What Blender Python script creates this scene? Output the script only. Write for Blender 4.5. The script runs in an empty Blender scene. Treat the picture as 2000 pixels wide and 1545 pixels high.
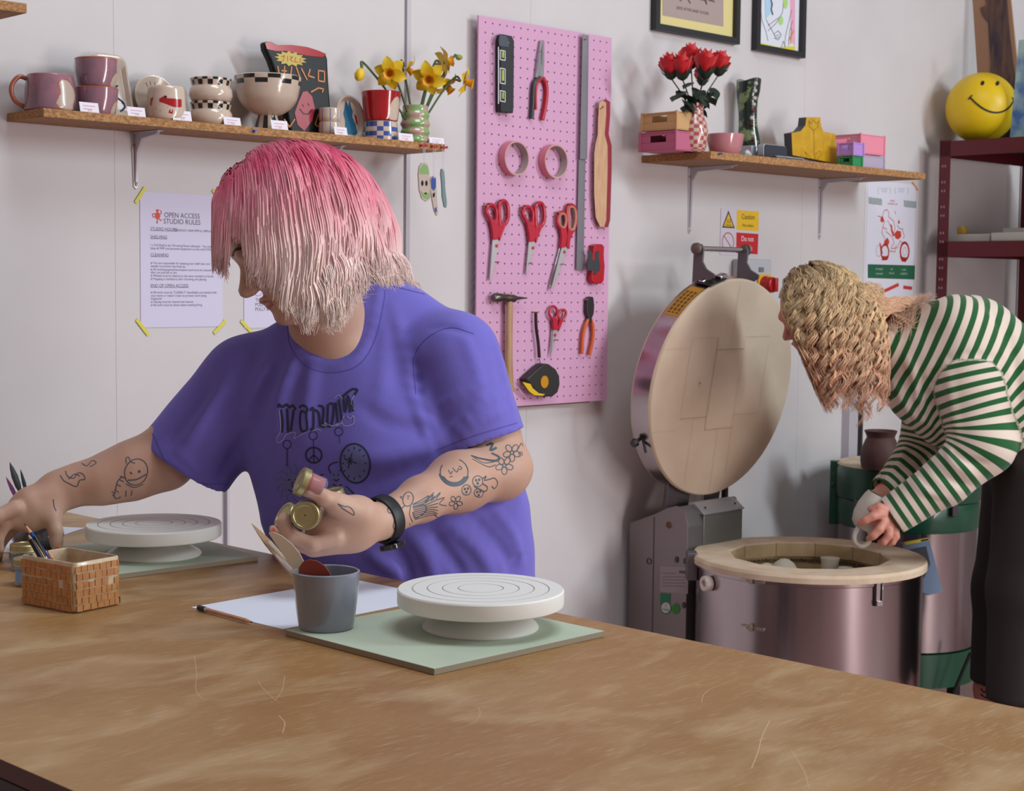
import bpy, math, random
import numpy as np
from mathutils import Vector, Matrix
from mathutils.bvhtree import BVHTree
from math import sin, cos, pi, radians, atan2, sqrt
random.seed(7); RNG = np.random.default_rng(7)
SC = bpy.context.scene; COL = SC.collection
# ---------------------------------------------------------------- camera, sky, lamps, exposure
F, PITCH, ROLL, H = 3095.7, .0722, .010, 1.38
FWD = np.array([0, cos(PITCH), -sin(PITCH)]); UP0 = np.array([0, sin(PITCH), cos(PITCH)]); RT0 = np.array([1., 0, 0])
RT = RT0*cos(ROLL)+UP0*sin(ROLL); UP = -RT0*sin(ROLL)+UP0*cos(ROLL)
CAM = np.array([0, 0, H])
cam = bpy.data.cameras.new('camera'); camo = bpy.data.objects.new('camera', cam); COL.objects.link(camo)
cam.sensor_width = 36; cam.lens = F/2000*36; cam.clip_end = 60; cam.clip_start = .05
camo.matrix_world = Matrix(((RT[0], UP[0], -FWD[0], 0), (RT[1], UP[1], -FWD[1], 0), (RT[2], UP[2], -FWD[2], H), (0, 0, 0, 1)))
cam.dof.use_dof = True; cam.dof.focus_distance = 2.45; cam.dof.aperture_fstop = 15
SC.camera = camo
# frames: the main wall runs along D, its face looks along N
TH = .7758
D = np.array([cos(TH), sin(TH), 0]); N = np.array([sin(TH), -cos(TH), 0]); Z = np.array([0, 0, 1.])
O = np.array([-.0768, 4.0834, 0])-N*.03
def W(s, off, z): return O+D*s+N*off+Z*z
def ray(x, y): return RT*(x-1000)/F-UP*(y-772.5)/F+FWD
def at(x, y, Y): d = ray(x, y); return CAM+d*(Y/d[1])
def onz(x, y, z): d = ray(x, y); return CAM+d*((z-H)/d[2])
def ow(x, y, off=0.):
    d = ray(x, y); p0 = O+N*off; P = CAM+d*(((p0-CAM)@N)/(d@N)); return (P-O)@D, P[2]
def owp(x, y, off=0.):
    s, z = ow(x, y, off); return W(s, off, z)
def wl(P): return (P-O)@D, (P-O)@N, P[2]

world = bpy.data.worlds.new('world'); SC.world = world; world.use_nodes = True
bg = world.node_tree.nodes['Background']; bg.inputs[0].default_value = (.92, .70, .68, 1); bg.inputs[1].default_value = .33
def area(name, loc, target, sx, sy, power, col):
    l = bpy.data.lights.new(name, 'AREA'); l.shape = 'RECTANGLE'; l.size = sx; l.size_y = sy; l.energy = power; l.color = col
    o = bpy.data.objects.new(name, l); COL.objects.link(o); o.location = loc
    o.rotation_euler = (Vector(target)-Vector(loc)).to_track_quat('-Z', 'Z').to_euler(); return o
area('window_light', W(2.2, 5.4, 3.35), W(.9, 0, 1.5), 2.0, .45, 170, (.80, .94, 1.0))
area('skylight', W(-1.0, 2.2, 4.4), W(-1.3, 1.5, .9), 1.8, 1.2, 66, (.80, .93, 1.0))
area('glass_door_light', W(.43, 4.6, 1.15), W(.6, 0, .9), .5, 2.1, 66, (1.0, .94, .93))
SC.view_settings.view_transform = 'Standard'; SC.view_settings.look = 'None'
SC.view_settings.exposure = -.12; SC.view_settings.gamma = 1; SC.view_settings.use_curve_mapping = False

# ---------------------------------------------------------------- materials
def lin(c):
    if isinstance(c, str): c = tuple(int(c[i:i+2], 16)/255 for i in (0, 2, 4))
    return tuple((v/12.92 if v <= .04045 else ((v+.055)/1.055)**2.4) for v in c[:3])+(1,)
MATS = {}
def M(name, col='cccccc', rough=.6, metal=0., bump=0., bscale=60., col2=None, cscale=8., cmix=(.35, .65), spec=.5, coat=0., trans=0., alpha=1., detail=4., stretch=(1, 1, 1), coords='Object', sss=0., sheen=0.):
    if name in MATS: return MATS[name]
    m = bpy.data.materials.new(name); m.use_nodes = True; nt = m.node_tree; b = nt.nodes['Principled BSDF']
    b.inputs['Base Color'].default_value = lin(col); b.inputs['Roughness'].default_value = rough; b.inputs['Metallic'].default_value = metal
    b.inputs['Specular IOR Level'].default_value = spec; b.inputs['Coat Weight'].default_value = coat
    b.inputs['Transmission Weight'].default_value = trans; b.inputs['Alpha'].default_value = alpha
    if sss: b.inputs['Subsurface Weight'].default_value = sss; b.inputs['Subsurface Radius'].default_value = (.01, .004, .002)
    if sheen: b.inputs['Sheen Weight'].default_value = sheen
    tc = nt.nodes.new('ShaderNodeTexCoord'); mp = nt.nodes.new('ShaderNodeMapping'); mp.inputs['Scale'].default_value = stretch
    nt.links.new(tc.outputs[coords], mp.inputs[0])
    if col2:
        n = nt.nodes.new('ShaderNodeTexNoise'); n.inputs['Scale'].default_value = cscale; n.inputs['Detail'].default_value = detail
        r = nt.nodes.new('ShaderNodeValToRGB'); r.color_ramp.elements[0].position = cmix[0]; r.color_ramp.elements[1].position = cmix[1]
        r.color_ramp.elements[0].color = lin(col); r.color_ramp.elements[1].color = lin(col2)
        nt.links.new(mp.outputs[0], n.inputs['Vector']); nt.links.new(n.outputs['Fac'], r.inputs[0]); nt.links.new(r.outputs[0], b.inputs['Base Color'])
    if bump:
        n = nt.nodes.new('ShaderNodeTexNoise'); n.inputs['Scale'].default_value = bscale; n.inputs['Detail'].default_value = 5
        bp = nt.nodes.new('ShaderNodeBump'); bp.inputs['Strength'].default_value = bump; bp.inputs['Distance'].default_value = .004
        nt.links.new(mp.outputs[0], n.inputs['Vector']); nt.links.new(n.outputs['Fac'], bp.inputs['Height']); nt.links.new(bp.outputs[0], b.inputs['Normal'])
    MATS[name] = m; return m
def vcol_mat(name, rough=.5, spec=.4, bump=0., bscale=200):
    m = M(name, 'ffffff', rough, spec=spec, bump=bump, bscale=bscale); nt = m.node_tree
    a = nt.nodes.new('ShaderNodeAttribute'); a.attribute_name = 'tint'
    nt.links.new(a.outputs['Color'], nt.nodes['Principled BSDF'].inputs['Base Color']); return m

# ---------------------------------------------------------------- mesh builder
TEXTC = {}
def text_geo(s):
    if s in TEXTC: return TEXTC[s]
    cu = bpy.data.curves.new('t', 'FONT'); cu.body = s; cu.size = 1; cu.align_x = 'CENTER'; cu.align_y = 'CENTER'; cu.resolution_u = 3
    o = bpy.data.objects.new('t', cu); COL.objects.link(o)
    me = bpy.data.meshes.new_from_object(o.evaluated_get(bpy.context.evaluated_depsgraph_get()))
    v = np.array([p.co[:] for p in me.vertices]).reshape(-1, 3); f = [tuple(p.vertices) for p in me.polygons]
    bpy.data.objects.remove(o); bpy.data.curves.remove(cu); bpy.data.meshes.remove(me)
    TEXTC[s] = (v, f); return v, f
class MB:
    def __init__(s): s.v = []; s.f = []; s.m = []; s.cur = 0
    def add(s, V, Fc, m=None):
        b = len(s.v); s.v += [tuple(map(float, p)) for p in V]; s.f += [tuple(int(i)+b for i in f) for f in Fc]
        mm = s.cur if m is None else m
        s.m += (list(mm) if hasattr(mm, '__len__') else [mm]*len(Fc)); return s
    def box(s, lo, hi, m=None, T=None):
        x0, y0, z0 = lo; x1, y1, z1 = hi
        V = [(x0,y0,z0),(x1,y0,z0),(x1,y1,z0),(x0,y1,z0),(x0,y0,z1),(x1,y0,z1),(x1,y1,z1),(x0,y1,z1)]
        if T: V = [T(p) for p in V]
        return s.add(V, [(0,3,2,1),(4,5,6,7),(0,1,5,4),(1,2,6,5),(2,3,7,6),(3,0,4,7)], m)
    def lathe(s, prof, n=40, c=(0,0,0), m=None, mf=None, ax=None, cap=True, sq=None, tilt=None):
        # prof: list of (r,z); ax: (u,v,w) axes
        u, v, w = ax if ax else (np.array([1.,0,0]), np.array([0,1.,0]), Z)
        c = np.array(c, float); V = []
        for r, z in prof:
            for j in range(n):
                a = 2*pi*j/n; k = 1 if sq is None else sq(a, z)
                V.append(c+(u*cos(a)+v*sin(a))*r*k+w*z)
        Fc = []; mi = []
        for i in range(len(prof)-1):
            for j in range(n):
                k = (j+1) % n; Fc.append((i*n+j, i*n+k, (i+1)*n+k, (i+1)*n+j)); mi.append(mf(i, j) if mf else (s.cur if m is None else m))
        if cap:
            Fc.append(tuple(range(n-1, -1, -1))); mi.append(mf(0, 0) if mf else (s.cur if m is None else m))
            Fc.append(tuple((len(prof)-1)*n+j for j in range(n))); mi.append(mf(len(prof)-2, 0) if mf else (s.cur if m is None else m))
        return s.add(V, Fc, mi)
    def tube(s, pts, r, n=8, m=None, flat=1., cap=True):
        P = np.array(pts, float); k = len(P)
        rr = np.full(k, r) if np.isscalar(r) else np.array(r, float)
        T = np.gradient(P, axis=0); T /= np.linalg.norm(T, axis=1)[:, None]+1e-12
        up = np.array([0,0,1.]) if abs(T[0][2]) < .9 else np.array([0,1.,0])
        V = []
        a = up-T[0]*(up@T[0]); a /= np.linalg.norm(a)
        for i in range(k):
            a = a-T[i]*(a@T[i]); a /= np.linalg.norm(a)+1e-12; b = np.cross(T[i], a)
            for j in range(n):
                t = 2*pi*j/n; V.append(P[i]+(a*cos(t)*flat+b*sin(t))*rr[i])
        Fc = [(i*n+j, i*n+(j+1) % n, (i+1)*n+(j+1) % n, (i+1)*n+j) for i in range(k-1) for j in range(n)]
        if cap: Fc += [tuple(range(n-1, -1, -1)), tuple((k-1)*n+j for j in range(n))]
        return s.add(V, Fc, m)
    def cyl(s, a, b, r, n=20, m=None, r2=None): return s.tube([a, (np.array(a)+np.array(b))/2, b], [r, (r+(r2 or r))/2, r2 or r], n, m)
    def prism(s, poly, o, u, v, w, d, m=None, m2=None):
        # 2D polygon in (u,v) at o, extruded along w by d
        o, u, v, w = (np.array(q, float) for q in (o, u, v, w)); n = len(poly)
        A = [o+u*p[0]+v*p[1] for p in poly]; B = [a+w*d for a in A]
        s.add(A+B, [tuple(range(n-1, -1, -1)), tuple(range(n, 2*n))]+[(i, (i+1) % n, n+(i+1) % n, n+i) for i in range(n)],
              [s.cur if m is None else m]*2+[(m2 if m2 is not None else (s.cur if m is None else m))]*n); return s
    def flat(s, poly, o, u, v, m=None):
        o, u, v = (np.array(q, float) for q in (o, u, v)); return s.add([o+u*p[0]+v*p[1] for p in poly], [tuple(range(len(poly)))], m)
    def text(s, t, o, u, v, size, m=None, sx=1.):
        V, Fc = text_geo(t); o, u, v = (np.array(q, float) for q in (o, u, v))
        return s.add([o+u*p[0]*size*sx+v*p[1]*size for p in V], Fc, m)
    def sphere(s, c, r, m=None, n=16, sc=(1,1,1)):
        c = np.array(c, float); k = n//2
        V = [c+np.array([sc[0]*sin(pi*i/k)*cos(2*pi*j/n), sc[1]*sin(pi*i/k)*sin(2*pi*j/n), sc[2]*cos(pi*i/k)])*r for i in range(k+1) for j in range(n)]
        Fc = [(i*n+j, (i+1)*n+j, (i+1)*n+(j+1) % n, i*n+(j+1) % n) for i in range(k) for j in range(n)]
        return s.add(V, Fc, m)
    def ribbon(s, pts, w, nrm, m=None, closed=False):
        # flat line of width w lying in the plane with normal nrm
        P = [np.array(p, float) for p in pts]
        if closed: P = P+[P[0]]
        nrm = np.array(nrm, float)
        for a, b in zip(P, P[1:]):
            t = b-a; L = np.linalg.norm(t)
            if L < 1e-9: continue
            t = t/L; q = np.cross(nrm, t)*w/2; e = t*w*.3
            s.add([a-e-q, b+e-q, b+e+q, a-e+q], [(0,1,2,3)], m)
        return s
    def build(s, name, mats, parent=None, world=False, smooth=True, angle=38, bevel=0, seg=2, solid=0, sub=0):
        me = bpy.data.meshes.new(name); V = s.v
        if world and parent is not None:
            inv = PM[parent.name].inverted(); V = [tuple(inv @ Vector(p)) for p in V]
        me.from_pydata(V, [], s.f); me.validate()
        for mt in (mats if isinstance(mats, (list, tuple)) else [mats]): me.materials.append(mt)
        if len(me.polygons) == len(s.m): me.polygons.foreach_set('material_index', s.m)
        if smooth:
            me.polygons.foreach_set('use_smooth', [True]*len(me.polygons)); me.set_sharp_from_angle(angle=radians(angle))
        me.update(); o = bpy.data.objects.new(name, me); COL.objects.link(o)
        if parent is not None: o.parent = parent
        if bevel:
            b = o.modifiers.new('bevel', 'BEVEL'); b.width = bevel; b.segments = seg; b.limit_method = 'ANGLE'; b.angle_limit = radians(40)
        if sub:
            b = o.modifiers.new('sub', 'SUBSURF'); b.levels = sub; b.render_levels = sub
        return o
PM = {}
def tag(o, label=None, cat=None, group=None, kind=None):
    if label: o['label'] = label
    if cat: o['category'] = cat
    if group: o['group'] = group
    if kind: o['kind'] = kind
    return o
def thing(name, loc, label, cat, rz=0., group=None, kind=None):
    o = bpy.data.objects.new(name, None); COL.objects.link(o); o.location = tuple(map(float, loc)); o.rotation_euler = (0, 0, rz); o.empty_display_size = .05
    PM[o.name] = Matrix.Translation(Vector(tuple(map(float, loc)))) @ Matrix.Rotation(rz, 4, 'Z')
    return tag(o, label, cat, group, kind)
def wthing(name, s, off, z, label, cat, **k): return thing(name, W(s, off, z), label, cat, rz=k.pop('rz', TH), **k)
X_, Y_, Z_ = np.array([1.,0,0]), np.array([0,1.,0]), np.array([0,0,1.])
ARC = lambda cx, cy, r, a0, a1, n: [(cx+r*cos(a0+(a1-a0)*i/n), cy+r*sin(a0+(a1-a0)*i/n)) for i in range(n+1)]
def rrect(w, h, r, n=4, cx=0, cy=0):
    w, h = w/2, h/2; P = []
    for sx, sy, a in ((1,-1,-pi/2),(1,1,0),(-1,1,pi/2),(-1,-1,pi)): P += ARC(cx+sx*(w-r), cy+sy*(h-r), r, a, a+pi/2, n)
    return P
def cr(P, n=6):
    # Catmull-Rom through points
    P = [np.array(p, float) for p in P]; P = [2*P[0]-P[1]]+P+[2*P[-1]-P[-2]]; out = []
    for i in range(1, len(P)-2):
        a, b, c, d = P[i-1:i+3]
        for k in range(n):
            t = k/n; out.append(.5*((2*b)+(-a+c)*t+(2*a-5*b+4*c-d)*t*t+(-a+3*b-3*c+d)*t**3))
    return out+[P[-2]]
# ---------------------------------------------------------------- shared materials
WALL = M('wall_paint', 'cac2c2', .55, bump=.05, bscale=9, col2='d0c9c9', cscale=3, spec=.35)
CHIP = M('particle_board', 'b98a58', .75, col2='8f6136', cscale=150, detail=6, bump=.25, bscale=300, cmix=(.35, .62), stretch=(1, 1, 1.6))
CHIP_TOP = M('particle_board_face', 'a87850', .7, col2='8d6140', cscale=70, detail=6, bump=.12, bscale=200)
STEEL = M('steel', 'a9a9ad', .28, 1.); CHROME = M('chrome', 'd5d5d8', .12, 1.); DKMETAL = M('dark_metal', '4a4646', .4, .9)
BRACKET = M('bracket_white', 'c2bcc4', .4, .2); BRASS = M('brass', 'b08048', .35, .9)
BLACK = M('black_plastic', '15171a', .4); DKGREY = M('dark_grey', '33363b', .45)
WHITE = M('white_paper', 'e4e2ee', .8); RED = M('red_plastic', 'b01224', .35); REDP = M('print_red', 'c2352b', .8); INK = M('ink', '26262c', .8)
YTAPE = M('yellow_tape', 'd6cc4a', .6); CREAM = M('cream_glaze', 'cbb6a4', .18, coat=.5); BLKGL = M('black_glaze', '101614', .18, coat=.5)
GREENP = M('print_green', '1c5c3c', .8); YEL = M('sign_yellow', 'e0b21c', .5)

# ---------------------------------------------------------------- the setting
SEAMS = (-1.0454, .1916, 1.43)
mb = MB(); ss = [-4.2, SEAMS[0], -.2356, SEAMS[1], SEAMS[2], 2.84]
for a, b in zip(ss, ss[1:]):
    mb.box((a+.0003, -.0, 0), (b-.0003, .1, 3.4))
mb.box((-4.2, .0012, 0), (2.84, .11, 3.4))
def struct(name, mb, mats, **k):
    o = mb.build(name, mats, **k); o['kind'] = 'structure'; return o
def wobj(mb, name, mats, **k):
    o = mb.build(name, mats, **k); o.matrix_world = Matrix.Translation(Vector(tuple(O))) @ Matrix.Rotation(TH, 4, 'Z'); return o
o = wobj(mb, 'wall_back', WALL, smooth=False); o['kind'] = 'structure'
mb = MB()
for k in range(6):
    mb.box((2.84, -2.6+k*.433+.001, 0), (2.94, -2.6+(k+1)*.433-.001, 3.4))
mb.box((2.852, -2.6, 0), (2.95, .1, 3.4))
o = wobj(mb, 'wall_right', WALL, smooth=False); o['kind'] = 'structure'
mb = MB(); mb.box((-4.2, -6.5, -.06), (2.95, .1, 0))
o = wobj(mb, 'floor', M('floor_vinyl', '9c7c78', .5, col2='8c6f6c', cscale=2)); o['kind'] = 'structure'
def wstrip(name, s, w, z0, z1, d=.012, mat=BRACKET):
    mb = MB(); mb.box((s-w/2, -d, z0), (s+w/2, 0, z1)); mb.box((s-w/2-.002, -.002, z0), (s+w/2+.002, 0, z1))
    o = wobj(mb, name, mat, bevel=.0015); o['kind'] = 'structure'
wstrip('trim_1', -.2356, .013, 0, 3.4, .007, M('trim_grey', 'b3aab0', .35, .2))
wstrip('trim_2', ow(441, 1000)[0], .008, 0, 1.12, .012, M('conduit_white', 'c4bcc2', .4))
wstrip('trim_3', ow(1652, 860)[0], .05, 0, 1.06, .03)
wstrip('trim_4', ow(1674, 860)[0], .007, 0, 1.0, .02, DKMETAL)

# ---------------------------------------------------------------- shelves with brackets
def shelf(s0, s1, dep, z0, z1, label, zpin=()):
    r = wthing('wall_shelf', s0, 0, z0, label, 'shelf', group=None)
    mb = MB(); mb.box((0, -dep, 0), (s1-s0, -.001, z1-z0)); mb.m = [1, 1, 0, 0, 0, 0]; mb.build('board', [CHIP, CHIP_TOP], r, bevel=.0008)
    return r
def bracket(s, z, dep, drop, label, screws=((-.022), (-.10))):
    r = wthing('shelf_bracket', s, 0, z, label, 'bracket', group=None)
    mb = MB(); w = .022
    mb.prism([(-w/2, 0), (w/2, 0), (w/2*.55, -drop), (0, -drop-.006), (-w/2*.55, -drop)], (0, 0, 0), X_, Z_, -Y_, .0025)
    mb.prism([(-w/2, .002), (w/2, .002), (w/2*.6, dep), (-w/2*.6, dep)], (0, 0, -.0025), X_, -Y_, Z_, .0025)
    # raised spine that thins to both tips
    mb.prism([(0, 0), (0, -drop*.95), (.006, -drop*.9), (.011, -.04), (.03, -.012), (dep*.9, -.006), (dep*.95, 0)], (-.0035, 0, -.002), -Y_, Z_, X_, .007)
    mb.build('plate', BRACKET, r, bevel=.0008)
    for dx, dz in ((-.006, -.028), (.006, -.024), (0, -drop+.005)):
        q = MB(); q.lathe([(.0032, 0), (.0028, .0018), (.001, .0026)], 10, (dx, -.0025, dz), ax=(X_, Z_, -Y_)); q.build('screw', BRASS, r)
    return r
shelf(-1.287, -.243, .15, 1.6875, 1.7045, 'chipboard wall shelf crowded with glazed mugs, bowls and daffodils')
shelf(.645, 1.750, .25, 1.7195, 1.740, 'chipboard wall shelf holding roses, crates and the yellow stepped ceramic')
bs = ow(264, 258)[0]; bracket(bs, 1.687, .10, .115, 'pale metal bracket under the mug shelf, left of the rules poster')
bracket(ow(620, 300)[0], 1.687, .10, .115, 'pale metal bracket under the mug shelf, behind the pink hair')
bracket(ow(1348, 328)[0], 1.719, .17, .19, 'pale metal bracket under the rose shelf, left of the caution sign')
bracket(ow(1602, 360)[0], 1.719, .17, .19, 'pale metal bracket under the right shelf, left of the motorcycle poster')
# corner of a higher shelf
s_, z_ = ow(78, 20, .25); s1_, z1_ = ow(160, 0, 0)
r = wthing('upper_wall_shelf', -2.6, 0, z_, 'chipboard shelf corner high at the top left of the wall', 'shelf')
mb = MB(); mb.box((0, -.2, 0), (s_+2.6, -.001, .018)); mb.m = [1, 1, 0, 0, 0, 0]; mb.build('board', [CHIP, CHIP_TOP], r, bevel=.0008)

# push pins on the shelf edges
def pin(px_, py_, off, col, label, grp=None):
    s, z = ow(px_, py_, off); r = wthing('push_pin', s, off, z, label, 'pin', group=grp)
    mb = MB(); mb.lathe([(.0035, 0), (.0035, .0012), (.0018, .003), (.0018, .006), (.0033, .009), (.0033, .0105)], 12, ax=(X_, Z_, -Y_)); mb.build('head', col, r)
    q = MB(); q.cyl((0, .0045, 0), (0, .0, 0), .0004, 6); q.build('point', STEEL, r)
BLUEP = M('blue_plastic', '1d4fa8', .35)
pin(495, 256, .150, BLUEP, 'blue push pin in the front edge of the mug shelf')
pin(1404, 300.5, .250, BLUEP, 'blue push pin in the front edge of the rose shelf')
for x, lab in ((821, 'leftmost'), (829, 'second'), (842, 'third'), (849, 'fourth'), (862, 'fifth'), (867.5, 'rightmost')):
    pin(x, 284+(x-821)*.09, .150, RED, lab+' of the red push pins at the right end of the mug shelf', 'red push pins at the shelf end')

# ---------------------------------------------------------------- pottery helpers
def vessel(outer, t=.004, floor=.004):
    inn = [(max(r-t, .001), z) for r, z in outer if z > floor+.003][::-1]
    return outer+[(outer[-1][0]-t*.5, outer[-1][1]+t*.35)]+inn+[(max(inn[-1][0]*.8, .001), floor), (.0005, floor)]
def dens(P, k=4):
    out = []
    for a, b in zip(P, P[1:]):
        for i in range(k): out.append((a[0]+(b[0]-a[0])*i/k, a[1]+(b[1]-a[1])*i/k))
    return out+[P[-1]]
def smoothprof(P, k=5): return [tuple(q) for q in cr([(a, b) for a, b in P], k)]
def cface(P): v = CAM-np.array(P); return atan2(v[1], v[0])
def pot(name, label, cat, P, outer, mats, mf=None, t=.004, n=48, group=None, part=None, twist=0., floor=.004):
    r = thing(name, P, label, cat, rz=cface(P)+twist, group=group)
    mb = MB(); mb.lathe([(.0005, 0)]+vessel(outer, t, floor), n, mf=(lambda i, j: mf(i-1, j)) if mf else None, cap=False)
    mb.build(part or 'body', mats, r, angle=50); return r
def pmx(P): return F/((np.array(P)-CAM) @ FWD)
S1T, S2T = 1.7045, 1.740
def sp(x, y, off, z):                      # point on a shelf: column x seen at depth off
    s, _ = ow(x, y, off); return W(s, off, z)
def blob(i, j, n, ci, cj, ri, rj):         # is (ring, segment) inside an oval patch
    dj = (j-cj+n/2) % n-n/2; return ((i-ci)/ri)**2+(dj/rj)**2 < 1
def handle(r, pts, rad, mat, flat=1.): mb = MB(); mb.tube(cr(pts, 5), rad, 10, flat=flat); return mb.build('handle', mat, r)
PINKGL = M('pink_glaze', 'a06c78', .15, coat=.6, col2='7f6473', cscale=22, detail=5); TERRA = M('terracotta_line', 'a4583f', .3, coat=.4)
SAND = M('sand_glaze', 'b8a596', .25, coat=.3)

# mug with looped handle
P = sp(98, 180, .078, S1T); k = 1/pmx(P)
out = dens(smoothprof([(44*k, 0), (50*k, .006), (49*k, 30*k), (47*k, 55*k), (44*k, 71*k)], 12), 1); nn = len(out)
r = pot('mug', 'pink and purple glazed mug with a looped handle at the left shelf end', 'mug', P, out, [PINKGL, SAND, TERRA],
        lambda i, j: 0 if i >= nn else (1 if blob(i, j, 192, nn*.45, 22+3*sin(i*.3), nn*.34, 13) else (2 if blob(i, j, 192, nn*.45, 22+3*sin(i*.3), nn*.38, 14.5) or (i < nn*(.16+.05*sin(j*.13)) and 6 < j < 70) else 0)), n=192)
handle(r, [(0, -40*k, 62*k), (8*k, -58*k, 66*k), (12*k, -72*k, 45*k), (8*k, -66*k, 20*k), (0, -42*k, 6*k)], 4.6*k, TERRA)
# two stacked cups
P = sp(189, 190, .085, S1T); k = 1/pmx(P)
for q, (z0, lab) in enumerate(((0, 'lower pink glazed cup in the stack of two beside the mug'), (54*k, 'upper pink glazed cup in the stack of two beside the mug'))):
    out = smoothprof([(30*k, 0), (35*k, 4*k), (39*k, 25*k), (41.5*k, 54*k if q == 0 else 56*k)], 14); nn = len(out)
    pot('cup', lab, 'cup', P+Z*z0, out, [PINKGL, SAND, TERRA], lambda i, j, nn=nn: 0 if i >= nn else (1 if blob(i, j, 192, nn*.40, 34+i*.2, nn*.30, 13) else (2 if blob(i, j, 192, nn*.40, 34+i*.2, nn*.34, 14.5) or i > nn-3 else 0)), n=192, group='stacked pink glazed cups')
# leaning trays and plates (flat dish shape, tilted back against the wall)
def dish(name, label, poly, s, z, off, lean, mats, rimw=.006, dep=.012, marks=None, cat='plate'):
    r = thing(name, W(s, off, z), label, cat, rz=TH)
    A = np.array([0, sin(lean), cos(lean)]); B = np.array([0, -cos(lean), sin(lean)])   # up axis, facing axis
    pc = np.mean(np.array(poly), 0); inner = [tuple(pc+(np.array(p)-pc)*(1-rimw/np.linalg.norm(np.array(p)-pc))) for p in poly]
    inner2 = [tuple(pc+(np.array(p)-pc)*(1-2.6*rimw/np.linalg.norm(np.array(p)-pc))) for p in poly]; n = len(poly)
    V = []; o = np.zeros(3)
    for pl, d in ((poly, 0), (poly, dep), (inner, dep), (inner2, .004)): V += [o+X_*p[0]+A*p[1]+B*d for p in pl]
    Fc = [tuple(range(n-1, -1, -1)), tuple(range(3*n, 4*n))]
    for k in range(3): Fc += [(k*n+i, k*n+(i+1) % n, (k+1)*n+(i+1) % n, (k+1)*n+i) for i in range(n)]
    mb = MB(); mb.add(V, Fc, 0)
    if marks: marks(mb, lambda x, y: o+X_*x+A*y+B*.0045, X_, A, B)
    mb.build('dish', mats, r, angle=50); return r
def circ(r, n=40, cx=0, cy=0, e=1.): return [(cx+r*cos(2*pi*i/n), cy+r*e*sin(2*pi*i/n)) for i in range(n)]
DKBLUE = M('dark_blue_glaze', '1d2f55', .25, coat=.4); TEAL = M('teal_glaze', '1f5e7c', .25, coat=.4)
s, z = ow(212, 220, .03)
def mk(mb, f, u, v, w):
    for a in range(3): mb.ribbon([f(.014+.012*sin(a*2+t/2), .018+a*.018+.004*t) for t in range(6)], .004, w, 1)
dish('leaning_tray', 'tall narrow cream tray leaning behind the pink cups', [(x, y+.07) for x, y in rrect(.082, .137, .02)], s, S1T, .055, .28, [SAND, DKBLUE], marks=mk)
s, z = ow(302, 180, .04)
def mk(mb, f, u, v, w):
    for a in (-.012, -.004, .004, .012): mb.ribbon([f(a, .078), f(a*1.8, .098)], .0012, w, 1)
dish('leaning_plate', 'round cream plate with fine dark lines behind the crocodile cup', circ(.051, 40, 0, .052), s, S1T, .045, .2, [SAND, BLKGL], marks=mk, rimw=.005)
s, z = ow(680, 220, .04)
def mk(mb, f, u, v, w):
    mb.flat([(-.018, .014), (.02, .012), (.017, .04), (.010, .058), (.014, .07), (.010, .082), (.008, .1), (.003, .082), (-.004, .098), (-.009, .08), (-.016, .062), (-.013, .045)], f(0, 0), u, v, 1)
    mb.flat([(.016, .064), (.022, .06), (.024, .042), (.02, .038)], f(0, 0)+w*.0004, u, v, 2)
dish('leaning_plate', 'oval cream plate with a blue dog figure, right of the striped cups', circ(.042, 40, 0, .053, 1.27), s, S1T, .05, .2, [SAND, TEAL, M('red_glaze', 'a8141c', .15, coat=.6)], marks=mk, rimw=.004)
# cup with red crocodile drawing
REDGL = M('red_glaze')
P = sp(325, 205, .10, S1T); k = 1/pmx(P)
out = smoothprof([(33*k, 0), (37.5*k, 8*k), (38*k, 35*k), (35.5*k, 66*k)], 5); nn = len(out)
r = pot('cup', 'cream cup with a red crocodile drawing', 'cup', P, out, [CREAM, PINKGL], lambda i, j: 1 if i == nn else 0)
mb = MB()
def onpot(a, z): rr = 38.3*k if z > 8*k else 38*k; return np.array([rr*cos(a), rr*sin(a), z])
def potpatch(mb, poly, m, k=k):            # poly in (angle, height)
    mb.add([onpot(a, z*k) for a, z in poly], [tuple(range(len(poly)))], m)
for a0 in np.arange(-.35, .85, .12):
    potpatch(mb, [(a0, 30-5*sin(a0*3)), (a0+.13, 30-5*sin(a0*3+.36)), (a0+.13, 42), (a0, 41)], 0)
for q in ([(-.55, 20), (-.3, 17), (0, 22), (.1, 27), (-.35, 31), (-.55, 24)], [(.1, 14), (.3, 12), (.35, 20), (.15, 20)], [(-.3, 36), (-.05, 38), (.05, 44), (-.15, 45), (-.35, 40)], [(-.95, 30), (-.85, 26), (-.7, 44), (-.9, 42)]): potpatch(mb, q, 0)
potpatch(mb, [(-.1, 42), (0, 42), (.02, 46), (-.08, 47)], 1)
mb.build('crocodile_drawing', [REDGL, BLKGL], r)
# checkered bowls, stacked
P = sp(412, 200, .09, S1T); k = 1/pmx(P)
for q, lab in enumerate(('lower black and cream checkered bowl in the stack of two', 'upper black and cream checkered bowl in the stack of two, wavy rim')):
    out = [(34*k, 0), (38*k, 3*k), (42*k, 12*k), (41*k, 24*k), (38*k, 29*k), (37*k, 31*k), (38.5*k, 36*k), (39.5*k, 41*k), (40*k, 45*k)]; zq = 0 if q == 0 else 46*k
    r = pot('bowl', lab, 'bowl', P+Z*zq, out, [CREAM, BLKGL], lambda i, j: 1 if 5 <= i < 9 and ((i-5)//2+j//2) % 2 else 0, group='stacked checkered bowls', twist=.1)
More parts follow.
